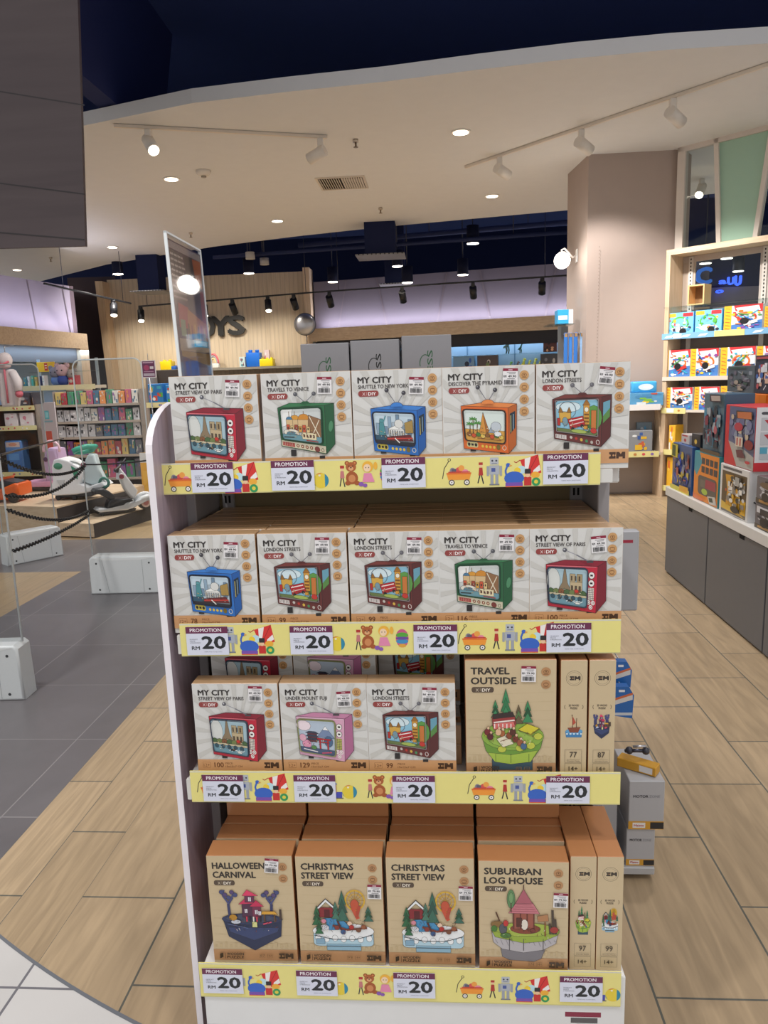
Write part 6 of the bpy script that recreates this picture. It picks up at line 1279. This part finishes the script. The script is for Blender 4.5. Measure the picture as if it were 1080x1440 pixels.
hw, hd = .31, .31
b = B()
for q in ((-hw, hw, -hd, -hd+.03), (-hw, hw, hd-.03, hd), (-hw, -hw+.03, -hd+.03, hd-.03), (hw-.03, hw, -hd+.03, hd-.03)): b.box(q[0], q[1], q[2], q[3], -.015, -.0005, '#cfc4b6', 'paint')
b.build('frame', t)
b = B(); b.box(-hw+.03, hw-.03, -hd+.03, hd-.03, -.003, -.001, '#2c2724', 'matt')
for k in range(9):
    for s_ in (-1, 1): b.box(s_*(.02+k*.03)-.0015, s_*(.02+k*.03)+.0015, -.27, .27, -.026, -.004, '#d6cbbd', 'paint', rot=M.Rotation(s_*.9, 3, 'Y'))
b.build('louvres', t)
# black rails and spots, ducts, cable trays under the navy ceiling
Yr = 15.3
def brail(p, q, Y0, Y1, lab): 
    a, c = atY(*p, Y0), atY(*q, Y1); o = rail('spotlight_rail', (a, c), 0, lab, '#17171a'); return a, c
r1 = brail((195, 432), (443, 412), Yr, Yr, 'black spotlight rail in front of the timber wall lettering'); r2 = brail((443, 412), (806, 388), Yr, 14.2, 'black spotlight rail in front of the lilac wall panels'); r3 = brail((62, 400), (184, 428), 12.5, 14.5, 'short black spotlight rail beside the timber wall trim')
def hang(r, f, lab):
    for k, x in enumerate(f):
        p_ = r[0].lerp(r[1], x); b = B(); b.tube([p_+V((0, 0, .03)), V((p_.x, p_.y, 5.249))], .006, '#1c2236', 'paint', 5); b.build('rail_rod', label=f'thin black rod holding {lab}, {ORD[k]}', cat='rod')
hang(r1, (.05, .95), 'the rail by the lettering'); hang(r2, (.1, .9), 'the rail by the lilac panels'); hang(r3, (.2, .9), 'the short black rail')
for r, pxs, nm_ in ((r1, [(198, 1), (246, 0), (287, 1), (326, 0), (377, 1), (413, 0)], 'lettering rail'), (r2, [(462, 0), (566, 0), (665, 0), (763, 0)], 'lilac panel rail'), (r3, [(159, 1)], 'short black rail')):
    for k, (px, lit) in enumerate(pxs): spot(on_seg(r[0], r[1], px), (.1, -.35 if lit else .7, -.8), f'{"lit" if lit else "dark"} black spotlight on the {nm_}, {ORD[k]} in line', '#17171a', bool(lit), 1.15, 'black rail spotlights')
def duct(px, py, Y, w_, d_, hgt, lab, grille=True):
    a = atY(px, py, Y); t = thing('air_duct', tuple(a), label=lab, cat='air duct')
    b = B(); b.box(-w_/2, w_/2, -d_/2, d_/2, .02, 5.249-a.z, '#141d40', 'matt'); b.build('drop_box', t)
    b = B(); b.box(-w_*.8, w_*.8, -d_*.8, d_*.8, 0, .02, '#77777c', 'paint', .005); [b.box(-w_*.7+k*w_*.14, -w_*.7+k*w_*.14+.02, -d_*.81, -d_*.8, 0.0, .018, '#2a2a2e', 'matt') for k in range(11)]; b.build('diffuser', t)
duct(215, 412, 15.0, .42, .42, 1, 'navy air duct with a square diffuser above the purple notice'); duct(536, 362, 12.9, .5, .4, 1, 'navy air duct with a grey grille over the black cartons'); duct(556, 401, 15.6, .4, .3, 1, 'small slim grille duct above the lilac panels')
for (p, q, Y0, Y1, r, lab) in [((300, 362), (805, 326), 14.2, 13.2, .035, 'grey pipe running under the navy ceiling'), ((420, 345), (805, 312), 15.5, 14.5, .05, 'upper navy pipe running under the navy ceiling')]:
    a, c = atY(*p, Y0), atY(*q, Y1); b = B(); b.tube([a, c], r, '#232c50', 'matt', 10); [b.tube([a.lerp(c, f), V((a.lerp(c, f).x, a.lerp(c, f).y, 5.249))], .008, '#1c2236', 'paint', 5) for f in (.15, .5, .85)]; b.build('ceiling_pipe', label=lab, cat='pipe')
a, c = atY(705, 302, 15), atY(752, 326, 15); b = B(); b.box(0, c.x-a.x, 0, .3, 0, a.z-c.z+.1, '#2f4a78', 'paint'); o = b.build('ceiling_box'); o.location = (a.x, 15, 5.249-(a.z-c.z+.1)); tag(o, 'pale navy duct box under the navy ceiling near the pillar', 'air duct')
for px, py, Y, lab in [(352, 362, 14, 'above the lettering'), (372, 370, 14.5, 'beside the duct')]:
    a = atY(px, py, Y); t = thing('security_camera', (a.x, a.y, a.z), label='small pale ceiling device on a stem '+lab, cat='security camera'); b = B(); b.tube([(0, 0, -.03), (0, 0, .09)], .085, '#a9a6a4', 'plas', 14); b.build('housing', t); b = B(); b.tube([(0, 0, .09), (0, 0, 5.249-a.z)], .012, '#1c2236', 'paint', 6); b.build('stem', t)
# ================================================================== ANGLED WALL DISPLAY (right of the pillar)
rzD = math.atan2(ad.y, ad.x)
wd_ = thing('wall_display', tuple(A0), rzD, label='timber framed wall display of boxed track toys beside the pillar', cat='display shelf')
def loc_on(px, py, dep):                                # photo point -> (along, up) on the display plane at that depth
    o = aw(0, 0, dep); r = ray(px, py); tt = (o-EYEP).dot(an)/r.dot(an); p = EYEP + r*tt; return (p-A0).dot(ad), p.z
DL = 2.4
def wdb(b, n, **k): return b.build(n, wd_, **k)
b = B(); b.box(0, .05, .0, .32, 0, ZT-.06, '#ffffff', 'timber'); wdb(b, 'side_panel')
b = B(); b.box(0, DL, .0, .32, ZT-.06, ZT, '#ffffff', 'timberx'); wdb(b, 'top_rail')
zg_ = loc_on(940, 434, .05)[1]
zs_ = [loc_on(940, 472, .02)[1], loc_on(940, 530, .02)[1], loc_on(950, 576, .02)[1]]
b = B(); b.box(.055, DL, .30, .318, .1, zg_-.02, '#7c726c', 'matt'); wdb(b, 'back_panel')
for x in (.13, .96):
    b = B(); b.box(x, x+.05, .285, .2995, .1, ZT-.07, '#cfc8c0', 'paint'); [b.box(x+.018, x+.032, .284, .2852, zg_-.3+.04*k, zg_-.28+.04*k, '#3a3532', 'matt') for k in range(22)]; wdb(b, 'slotted_upright')
b = B(); b.box(.0, DL, -.02, .28, zg_, zg_+.012, '#a9c8c4', 'glass'); wdb(b, 'glass_shelf')
for k, z in enumerate(zs_):
    b = B(); b.box(.052, DL, .0, .283, z-.03, z, '#d9cfc4', 'paint'); wdb(b, 'shelf')
    b = B(); L0, L1, cl = ((-.02, DL, '#7fb4da'), (.0, DL, '#d9cdbf'), (.0, .3, '#e6dc96'))[k]
    b.box(L0, L1, -.008, -.0005, z-.045, z+.02 if k != 1 else z, cl, 'card'); b.plane((L0, -.009, z-.045), (1, 0, 0), (0, 0, 1), 'ink', 2e-4)
    if k == 0:
        for q in range(12): b.poly([(q*.2+.03, .015), (q*.2+.12, .02), (q*.2+.15, .045), (q*.2+.06, .04)], '#e8eef4')
        b.rect(.14, .01, .24, .06, '#e8f0f4'); b.rect(.62, .0, .95, .065, '#ead98a')
    if k == 2: b.rect(.07, .01, .16, .06, '#dfe8ee'); b.ell(.22, .035, .015, .012, '#c8843a')
    wdb(b, 'price_strip')
# the see-through upper bay: dark framed window with the glowing sign of the shop beyond it
b = B(); b.box(.05, DL, .3, .318, ZT-.13, ZT-.061, '#b8aaa0', 'matt'); wdb(b, 'window_head')
b = B(); b.box(.055, .205, .3, .318, zg_-.02, ZT-.13, '#b4a496', 'matt'); wdb(b, 'window_jamb')
b = B(); b.box(.93, DL, .3, .318, zg_-.02, ZT-.13, '#b8aea6', 'matt'); wdb(b, 'side_infill')
b = B(); b.box(.205, .93, .306, .312, zg_-.02, ZT-.13, '#ffffff', 'glass'); wdb(b, 'window_glass')
# wooden cube on the glass shelf
x0, z0 = loc_on(970, 428, .12); x1, z1 = loc_on(992, 397, .12)
b = B(); t_ = .016; hB = z1-z0; wB = x1-x0+.02
for q in ((0, wB, 0, t_), (0, wB, hB-t_, hB), (0, t_, t_, hB-t_), (wB-t_, wB, t_, hB-t_)): b.box(q[0], q[1], 0, .17, q[2], q[3], '#d9b27c', 'card')
b.box(t_, wB-t_, .155, .169, t_, hB-t_, '#8a6a48', 'card')
o = b.build('wooden_cube'); o.location = aw(x0, zg_+.0125, .06); o.rotation_euler = (0, 0, rzD); tag(o, 'open wooden cube on the glass shelf of the timber wall display', 'display cube')
# illuminated blue sign on the wall beyond the window
YB = 15.0; b = B()
b.box(4.0, 7.9, YB+.12, YB+.3, 0, 2.98, '#8d868e', 'matt'); structure(b, 'wall_beyond'); b = B(); b.box(4.0, 7.9, YB+.12, YB+.3, 2.9805, 4.6, '#18224a', 'matt'); structure(b, 'wall_beyond_navy')
def neon(ch, px0, px1, pyb, pyt, Yb_=YB):
    a, c = atY(px0, pyb, Yb_), atY(px1, pyt, Yb_); b = B(); b.plane((0, 0, 0), (1, 0, 0), (0, 0, 1), 'neon', 1e-4); b.text(ch, 0, 0, c.z-a.z, '#3f66ff', c.x-a.x, .05)
    r = bmesh.ops.extrude_face_region(b.bm, geom=b.bm.faces[:]); [setattr(v, 'co', v.co+V((0, .05, 0))) for v in r['geom'] if isinstance(v, bmesh.types.BMVert)]
    for f in b.bm.faces:
        for lp in f.loops: lp[b.cl] = (*lin('#3f66ff' if ch != 'C' else '#1f4a8c'), 1)
    bmesh.ops.recalc_face_normals(b.bm, faces=b.bm.faces[:]); o = b.build('sign_letter'); o.location = (a.x, Yb_, a.z); return o
for ch, q, lb in (('C', (979, 1001, 399, 375), 'large dark blue glowing letter'), ('a', (1012, 1022, 399, 391), 'small blue glowing letter beside the big letter'), ('U', (1024, 1033, 400, 389), 'first blue glowing round letter'), ('U', (1034, 1043, 401, 387), 'second blue glowing round letter'), ('o', (1007, 1018, 412, 405), 'lowest small blue glowing letter')):
    o = neon(ch, *q); tag(o, lb+' seen through the display window', 'sign letter')
    b = B(); b.box(.01, .03, .05, .119, .02, .04, '#22222a', 'paint'); b.build('pin', o)
for k, (px, py, Y) in enumerate([(992, 371, 13.5), (1022, 364, 13.5), (1038, 382, 14.2)]):
    a = atY(px, py, Y); t = thing('pendant_downlight', tuple(a), label=f'lit cylinder downlight seen through the display window, {ORD[k]} from the wooden cube', cat='ceiling light', group='downlights beyond the display window')
    b = B(); b.tube([(0, 0, .01), (0, 0, .3)], .1, '#1c2236', 'paint', 16); b.build('housing', t); b = B(); b.tube([(0, 0, 0), (0, 0, .009)], .09, '#fff4e2', 'lamp', 16); b.build('lens', t); b = B(); b.tube([(0, 0, .3), (0, 0, 5.249-a.z)], .01, '#1c2236', 'paint', 6); b.build('suspension_rod', t)
a = atZ(987, 255, 3.97); spot((a.x, a.y, 3.9995), (-.4, -.6, -.7), 'lit white spotlight seen through the clear window panes', lit=True)
# boxed toys on the display
tcol = ['#f0f0ee', '#d8353a', '#e8762c', '#2f6fc4', '#f0c22c', '#4a9a4a', '#e6e2dc', '#8a4a9a', '#30b0d0']
def disp_box(px0, px1, z, pyt, style, cols, seed, lab, grp, dep=.03, n=9, nm_='track_set_box', d=.2):
    x0, zt_ = loc_on(px0, pyt, dep); x1, _ = loc_on(px1, pyt, dep)
    p = aw(x0, 0, dep); o = carton(nm_, 0, x1-x0, z+.0008, zt_, 0, d, cols, seed, lab, 'toy box', grp, 'card', n, style); o.location = (p.x, p.y, z+.0008); o.rotation_euler = (0, 0, rzD); return o
blue = ['#4fa8dc', '#7cc4e8', '#5cb84a', '#e8eef2', '#d8403a', '#2f7fc4', '#e8c23a']
disp_box(938, 976, zs_[0], 441, 'play', blue, 200, 'blue track toy box with a green loop on the upper display shelf, beside the frame', 'track toy boxes of the upper display shelf')
disp_box(978, 1016, zs_[0], 437, 'play', blue[::1]+['#3f9a3a'], 201, 'blue track toy box with a green dragon on the upper display shelf, middle', 'track toy boxes of the upper display shelf')
disp_box(1019, 1073, zs_[0], 431, 'track', tcol, 202, 'yellow sided track toy box on the upper display shelf', 'track toy boxes of the upper display shelf')
disp_box(1076, 1110, zs_[0], 431, 'track', tcol, 203, 'orange track toy box on the upper display shelf beyond the yellow sided one', 'track toy boxes of the upper display shelf')
for k, (p0, p1) in enumerate([(934, 971), (972, 1011), (1014, 1063), (1065, 1110)]):
    disp_box(p0, p1, zs_[1], 493-2*k, 'track', tcol, 210+k, f'yellow sided track toy box on the middle display shelf, {ORD[k]} from the pillar', 'track toy boxes of the middle display shelf')
for k, (p0, p1) in enumerate([(936, 974), (977, 1012), (1014, 1060)]):
    disp_box(p0, p1, zs_[2], 545-k, 'track', tcol, 220+k, f'colourful track toy box on the lower display shelf, {ORD[k]} from the pillar', 'track toy boxes of the lower display shelf')
za = loc_on(950, 641, .02)[1]; zb_ = loc_on(938, 686, .02)[1]
for z, q in ((loc_on(940, 634, .02)[1], 0), (max(.12, loc_on(940, 686, .02)[1]), 1)):
    b = B(); b.box(.052, DL, .0, .283, z-.03, z, '#d9cfc4', 'paint'); wdb(b, 'shelf'); b = B(); b.box(-.0, .2, -.008, -.0005, z-.045, z+.02, '#e6dc96', 'card'); wdb(b, 'price_strip')
    disp_box(941 if q == 0 else 938, 950, z, 598 if q == 0 else 643, 'mix', ['#e8b22c', '#e6e2dc', '#d8702c', '#f0c84a'], 230+q, f'slim yellow toy box low on the timber wall display, {("upper","lower")[q]} of two', 'slim yellow toy boxes', n=6)
# low bay against the pillar
Yp = 9.12
lb_ = thing('low_display_bay', (2.45, 9.3, 0), label='low timber display bay against the pillar with white and yellow shelf edges', cat='display shelf')
def lbb(b, n): o = b.build(n); o.parent = lb_; o.matrix_parent_inverse = M.Translation((-2.45, -9.3, 0))
x1 = atY(929, 640, Yp).x; x0 = x1-.78
za, zb_ = atY(905, 571, Yp).z, atY(905, 637, Yp).z
b = B(); b.prism([(x1, Yp+.02, 0), (x1, Yp+.3, 0), (x1, Yp+.3, za+.02), (x1, Yp+.16, za+.0), (x1, Yp+.06, zb_+.1), (x1, Yp+.02, zb_)], (.035, 0, 0), '#ffffff', 'timber'); lbb(b, 'side_panel')
b = B(); b.box(x0, x1, Yp+.3, Yp+.315, 0.02, za+.02, '#9a8d84', 'matt'); lbb(b, 'back_panel')
for z, c in ((za, '#ece8e6'), (zb_, '#e6dc96')):
    b = B(); b.box(x0, x1-.001, Yp+.006, Yp+.299, z-.03, z, '#cfc6bc', 'paint'); lbb(b, 'shelf')
    b = B(); b.box(x0, x1-.02, Yp, Yp+.005, z-.05, z+.02, c, 'card'); b.plane((x0, Yp-.001, z-.05), (1, 0, 0), (0, 0, 1), 'ink', 2e-4)
    if c != '#ece8e6': [b.ell(.08+k*.1, .035, .02, .016, ('#c98a4a', '#d8505a', '#8a6ab0', '#f4f2ea')[k % 4], 8) for k in range(7)]
    lbb(b, 'price_strip')
a, c = atY(886, 553, Yp+.03), atY(934, 553, Yp+.03); c.x = min(c.x, x1+.02)
carton('track_set_box', a.x, c.x, za+.0008, a.z, Yp+.03, .2, ['#5a9ac4', '#d8e0e4', '#e8c23a', '#7cb84a', '#c8503a', '#4a8ab8'], 240, 'blue toy box on the white edged shelf of the low bay', 'toy box', n=10)
a2, c2 = atY(889, 537, Yp+.06), atY(924, 552, Yp+.06)
b = B(); b.box(0, c2.x-a2.x, 0, .16, 0, a2.z-a.z, '#3fa4dc', 'wrap', .02, seg=2); b.plane((0, -.001, 0), (1, 0, 0), (0, 0, 1), 'ink', 3e-4).unit(c2.x-a2.x, a2.z-a.z); b.ell(.55, .5, .3, .28, '#d8ecf6'); b.ell(.6, .5, .16, .14, '#f0f6fa'); o = b.build('bubble_toy_pack'); o.location = (a2.x, Yp+.06, a.z+.0008); tag(o, 'blue pack with a white cloud lying on the blue toy box of the low bay', 'toy pack')
a, c = atY(884, 606, Yp+.03), atY(917, 636, Yp+.03)
carton('track_set_box', a.x, c.x, zb_+.0008, a.z, Yp+.03, .2, ['#8a8c90', '#e0b32c', '#e6e8ea', '#3a5a9c', '#b8bcc2', '#c8603a', '#e0b32c'], 241, 'grey toy box with a yellow loop on the yellow edged shelf of the low bay', 'toy box', n=11)
a, c = atY(896, 594, Yp+.24), atY(917, 604, Yp+.24); carton('track_set_box', a.x, c.x, zb_+.0008, a.z, Yp+.24, .05, ['#6f7f8a', '#b8bcc2', '#3a8ab8'], 242, 'grey blue toy box standing behind the one with the yellow loop', 'toy box', n=5)
# ================================================================== GREY CABINETS WITH THE WHITE TOP
CX0 = 1.74; CTOP = .66
for k, (ya, yb) in enumerate([(4.86, 5.728), (3.985, 4.855), (3.11, 3.98)]):
    t = thing('storage_cabinet', (CX0+.35, (ya+yb)/2, 0), label=f'dark grey low cabinet under the white counter top, {("farther one at the counter end","middle one","one running out of the picture")[k]}', cat='cabinet', group='grey counter cabinets')
    inv = M.Translation((-CX0-.35, -(ya+yb)/2, 0))
    b = B(); b.box(CX0+.022, CX0+.75, ya+.001, yb-.001, 0, .595, '#6b6c70', 'paint'); o = b.build('carcass'); o.parent = t; o.matrix_parent_inverse = inv
    b = B(); b.box(CX0+.004, CX0+.021, ya+.006, yb-.006, .012, .590, '#68696d', 'paint', .002); o = b.build('door'); o.parent = t; o.matrix_parent_inverse = inv
    b = B(); b.box(CX0+.0025, CX0+.0205, ya+.30, ya+.37, .566, .5908, '#1a1a1c', 'matt'); h_ = b.build('finger_pull'); h_.parent = o
    h_.matrix_parent_inverse = M.Identity(4)
b = B(); b.box(CX0-.006, CX0+.76, 3.0, 5.74, .5955, CTOP, '#dcdad6', 'paint', .003); b.build('display_counter', label='long white counter top over the dark grey cabinets', cat='counter')
def crate(name, ya, yb, z0, z1, x0, dep, col, label, grp=None):
    """boxed toy whose printed front faces the aisle (-X); returns builder drawing on the front"""
    b = B(); b.box(x0, x0+dep, ya, yb, z0, z1, col, 'card', .003); b.plane((x0-.0006, yb, z0), (0, -1, 0), (0, 0, 1), 'ink', 1.5e-4).unit(yb-ya, z1-z0); return b
def endface(b, ya, z0, z1, x0, dep): b.plane((x0, ya-.0006, z0), (1, 0, 0), (0, 0, 1), 'ink', 1.5e-4).unit(dep, z1-z0)
def clutter(b, seed, cols, n0, x0=.1, y0=.1, x1=.9, y1=.9, s=.1):
    rn = random.Random(seed); n = int(n0*1.8); s *= .8
    for k in range(n):
        x, y = rn.uniform(x0+s*.6, x1-s*.6), rn.uniform(y0+s*.6, y1-s*.6); c = rn.choice(cols); q = rn.random()
        if q < .35: b.ell(x, y, rn.uniform(.3, .6)*s, rn.uniform(.3, .6)*s, c, 8)
        elif q < .7: w_, h_ = rn.uniform(.3, .6)*s, rn.uniform(.3, .6)*s; b.rect(x-w_, y-h_, x+w_, y+h_, c)
        else: a = rn.uniform(0, 6.3); b.line([(x-s*.5*math.cos(a), y-s*.5*math.sin(a)), (x+s*.5*math.cos(a), y+s*.5*math.sin(a))], .008, c)
Z0 = CTOP+.0006
def crate_done(b, name, label, grp=None): o = b.build(name); tag(o, label, 'toy box', grp); return o
# blue robot set
b = crate('robot_set_box', 5.27, 5.69, Z0, 1.0, 1.765, .22, '#3d5f9c', ''); b.rect(.01, .01, .99, .9, '#4d5f88'); clutter(b, 1, ['#2f4aa8', '#3a5ac4', '#7a6a78', '#c9b24a', '#8a8fa0', '#23305a', '#a8564a'], 44, .02, .05, .98, .88, .2); b.rect(.02, .02, .35, .3, '#c9bc3a'); b.rect(.06, .05, .24, .28, '#4a5a38'); b.rect(0, .9, 1, 1, '#d9cf52'); b.poly([(.5, .86), (.95, .84), (.95, .97), (.5, .98)], '#e0a832')
crate_done(b, 'robot_set_box', 'blue robot set box with a yellow base at the end of the white counter')
# orange and teal garage set
b = crate('garage_set_box', 4.77, 5.22, Z0, .985, 1.765, .2, '#2f8f96', ''); b.rect(.01, .01, .99, .99, '#e58a2e'); b.poly([(.01, .01), (.22, .01), (.34, .2), (.12, .5), (.01, .4)], '#3f93a4'); 
for r in range(2):
    for k in range(4): b.rect(.32+k*.165, .1+r*.17, .45+k*.165, .23+r*.17, '#3c3a40')
b.rrect(.2, .47, .94, .86, .08, .08, '#5a5550'); b.rect(.5, .52, .9, .7, '#9c3548'); b.rect(.3, .55, .5, .7, '#6b655c'); b.ell(.48, .78, .12, .06, '#a8c64a'); b.poly([(.6, .84), (.9, .8), (.98, .95), (.7, .98)], '#c9c6c0'); b.poly([(.66, .86), (.8, .84), (.84, .92), (.7, .94)], '#3a4a3a'); b.poly([(.01, .88), (.5, .92), (.4, .99), (.01, .99)], '#e07a4a'); endface(b, 4.77, Z0, .985, 1.765, .2); b.rect(.02, .01, .98, .99, '#2f9299')
crate_done(b, 'garage_set_box', 'orange garage play set box with teal sides on the white counter')
# white framed excavator set
b = crate('construction_set_box', 4.31, 4.745, Z0, .957, 1.765, .2, '#dcdad8', ''); b.rect(.02, .02, .98, .98, '#dfddda'); b.rect(.1, .04, .75, .09, '#5a5a60'); b.rect(.08, .13, .93, .97, '#5e4c34'); b.rect(.08, .86, .93, .97, '#6c6a68'); b.poly([(.08, .76), (.4, .82), (.9, .95), (.08, .92)], '#d9b445')
b.poly([(.2, .2), (.5, .18), (.52, .5), (.44, .8), (.24, .82), (.28, .5)], '#d39a1e'); b.poly([(.42, .55), (.7, .52), (.72, .82), (.42, .82)], '#dba824'); b.rect(.74, .62, .92, .9, '#e0ae22'); clutter(b, 5, ['#e0ae22', '#c48f1a', '#3a3834', '#d8d8d6', '#8a8278', '#2e2c2a', '#f0ece4'], 40, .3, .16, .93, .85, .14); b.rect(.6, .18, .74, .34, '#a8a8a4'); b.ell(.62, .84, .14, .07, '#2f2f30', 12); b.ell(.3, .5, .03, .03, '#c8502c', 8)
endface(b, 4.31, Z0, .957, 1.765, .2); b.rect(.0, .0, 1, 1, '#e2e2e4'); clutter(b, 8, ['#8a8a92', '#b8b8c0', '#3a3a42', '#c9c9cf'], 9, .1, .05, .9, .9, .25)
crate_done(b, 'construction_set_box', 'white framed box with a yellow excavator toy on the white counter')
# two window boxes with grey trucks
for k, (z0, z1) in enumerate([(Z0, .80), (.8008, .95)]):
    b = crate('truck_box', 3.55, 4.215, z0, z1, 1.765, .2, '#5a565a', ''); b.rect(.01, .02, .99, .98, '#6a666c'); b.rect(.0, .82, 1, 1, '#4a4238'); b.rect(.06, .86, .5, .95, '#b58a4a'); clutter(b, 20+k, ['#3c3c42', '#b9bac0', '#8a8a94', '#d8d8dc', '#6f5a44', '#2a2a2e'], 30, .02, .05, .98, .82, .3); b.ell(.2, .7, .07, .16, '#222226', 14); b.ell(.5, .7, .07, .16, '#222226', 14)
    crate_done(b, 'truck_box', f'grey window box with a toy truck on the white counter, {("lower","upper")[k]} of two', 'grey toy truck boxes')
# tall upper boxes on a riser behind
b = B(); b.box(1.99, 2.49, 3.05, 5.70, Z0, 1.0, '#9a938c', 'paint', .004); b.build('counter_riser', label='grey riser at the back of the white counter under the tall boxes', cat='riser')
b = crate('transforming_robot_box', 4.77, 5.12, .9858, 1.375, 1.78, .18, '#3f5f78', ''); b.rect(.01, .01, .99, .99, '#5c7482'); clutter(b, 31, ['#8a3c4c', '#3a4a5c', '#a8b0b8', '#6a8a9c', '#2a3440', '#b8606a', '#4a8aa8'], 60, .02, .18, .98, .92, .2); b.rect(.4, .02, .95, .13, '#4a3a40'); b.poly([(.45, .04), (.9, .03), (.92, .11), (.5, .12)], '#b8a8a0'); b.rect(.01, .93, .99, .99, '#5a4a38')
crate_done(b, 'transforming_robot_box', 'tall blue grey robot box standing on the orange garage box')
b = crate('fire_station_box', 4.29, 4.73, .9578, 1.315, 1.775, .22, '#c9303a', ''); b.rect(.02, .02, .98, .98, '#5f6688'); b.poly([(.01, .01), (.14, .01), (.14, .6), (.45, .99), (.01, .99)], '#c9303a'); b.poly([(.14, .6), (.45, .99), (.98, .99), (.98, .78), (.7, .7), (.3, .62)], '#b4b2ac'); clutter(b, 41, ['#7a7fa4', '#4a5078', '#8f98ae', '#c8b8a0', '#6a6f94', '#3a4060'], 26, .15, .1, .98, .62, .18); b.rect(.4, .08, .92, .2, '#4a4038'); b.poly([(.44, .1), (.88, .08), (.9, .19), (.46, .2)], '#c9764a'); b.ell(.5, .34, .14, .07, '#b83a4c'); b.rect(.42, .5, .66, .66, '#d8c9b8'); b.rect(.46, .52, .5, .64, '#b8383c'); b.rect(.56, .52, .6, .64, '#b8383c'); b.ell(.85, .6, .14, .08, '#8a2c34'); b.poly([(.45, .72), (.66, .7), (.76, .82), (.5, .84)], '#6a3a44'); b.ell(.84, .88, .08, .025, '#c8434a')
endface(b, 4.29, .9578, 1.315, 1.775, .22); b.rect(.0, .0, 1, 1, '#e2e2e6'); b.rect(.0, .86, 1, 1, '#cf2f38'); b.rrect(.12, .07, .88, .115, .05, .02, '#4a4a50')
for k in range(3): b.rect(.12, .16+.225*k, .9, .36+.225*k, '#c4c6cc'); b.poly([(.2, .2+.225*k), (.6, .17+.225*k), (.82, .28+.225*k), (.4, .33+.225*k)], ('#b8323c', '#b8323c', '#e8eaf0')[k]); b.ell(.55, .29+.225*k, .16 if k == 2 else .08, .055 if k == 2 else .03, '#2f2f34', 12)
b.ell(.55, .74, .08, .028, '#e0b83a', 10); b.rect(.12, .62, .3, .72, '#5aa8c4')
crate_done(b, 'fire_station_box', 'red and white fire station box standing on the excavator box')
for k, (ya, yb, lab) in enumerate([(4.9, 5.15, 'first orange toy box on the riser, behind the fire station box'), (4.45, 4.88, 'second orange toy box on the riser, behind the fire station box')]):
    b = crate('orange_box', ya, yb, 1.0006, 1.36, 2.08, .2, '#ee7a1e', ''); b.rect(.02, .02, .98, .98, '#f0801f'); b.line([(.6, .02), (.6, .4)], .004, '#c9621a'); crate_done(b, 'orange_box', lab, 'orange boxes on the riser')
for k, (q0, q1, lab, cols) in enumerate([((1024, 515), (1061, 553), 'dark window box with grey figures above the orange boxes', ['#54606a', '#8a93a0', '#6f6a78', '#3f5a50', '#a89a8c', '#2f363e']), ((1063, 500), (1092, 553), 'dark blue figure box above the orange boxes', ['#2f3448', '#e0e2e8', '#3f6ab0', '#b8545c', '#1c2030', '#d8b09a'])]):
    a = atX(*q0, 2.1); c = atX(q1[0], q1[1], 2.1); ya, yb = min(a.y, c.y), max(a.y, c.y)
    b = crate('figure_box', ya, yb, 1.3612, a.z, 2.1, .15, cols[0], ''); b.rect(.03, .03, .97, .97, cols[0]); clutter(b, 60+k, cols[1:], 24, .05, .15, .95, .95, .2); b.rect(.1, .04, .7, .1, cols[3]); crate_done(b, 'figure_box', lab)
for k, (ya, z0, z1, c, lab) in enumerate([(5.30, 1.0006, 1.13, '#a8353c', 'red small toy box at the end of the riser'), (5.2, 1.0006, 1.09, '#26242a', 'black small toy box with a gold dot on the blue robot box'), (5.42, 1.0006, 1.07, '#c9c4c4', 'pale small toy box on the blue robot box')]):
    x = (2.02, 1.79, 1.79)[k]; b = crate('small_toy_box', ya, ya+.17, z0, z1, x, .14, c, ''); b.rect(.05, .05, .95, .95, c); b.ell(.5, .6, .15, .18, ('#6a7a8a', '#d8b84a', '#b8434a')[k]); b.rect(.1, .08, .8, .22, ('#8a2a34', '#3a3840', '#b8434a')[k]); crate_done(b, 'small_toy_box', lab)
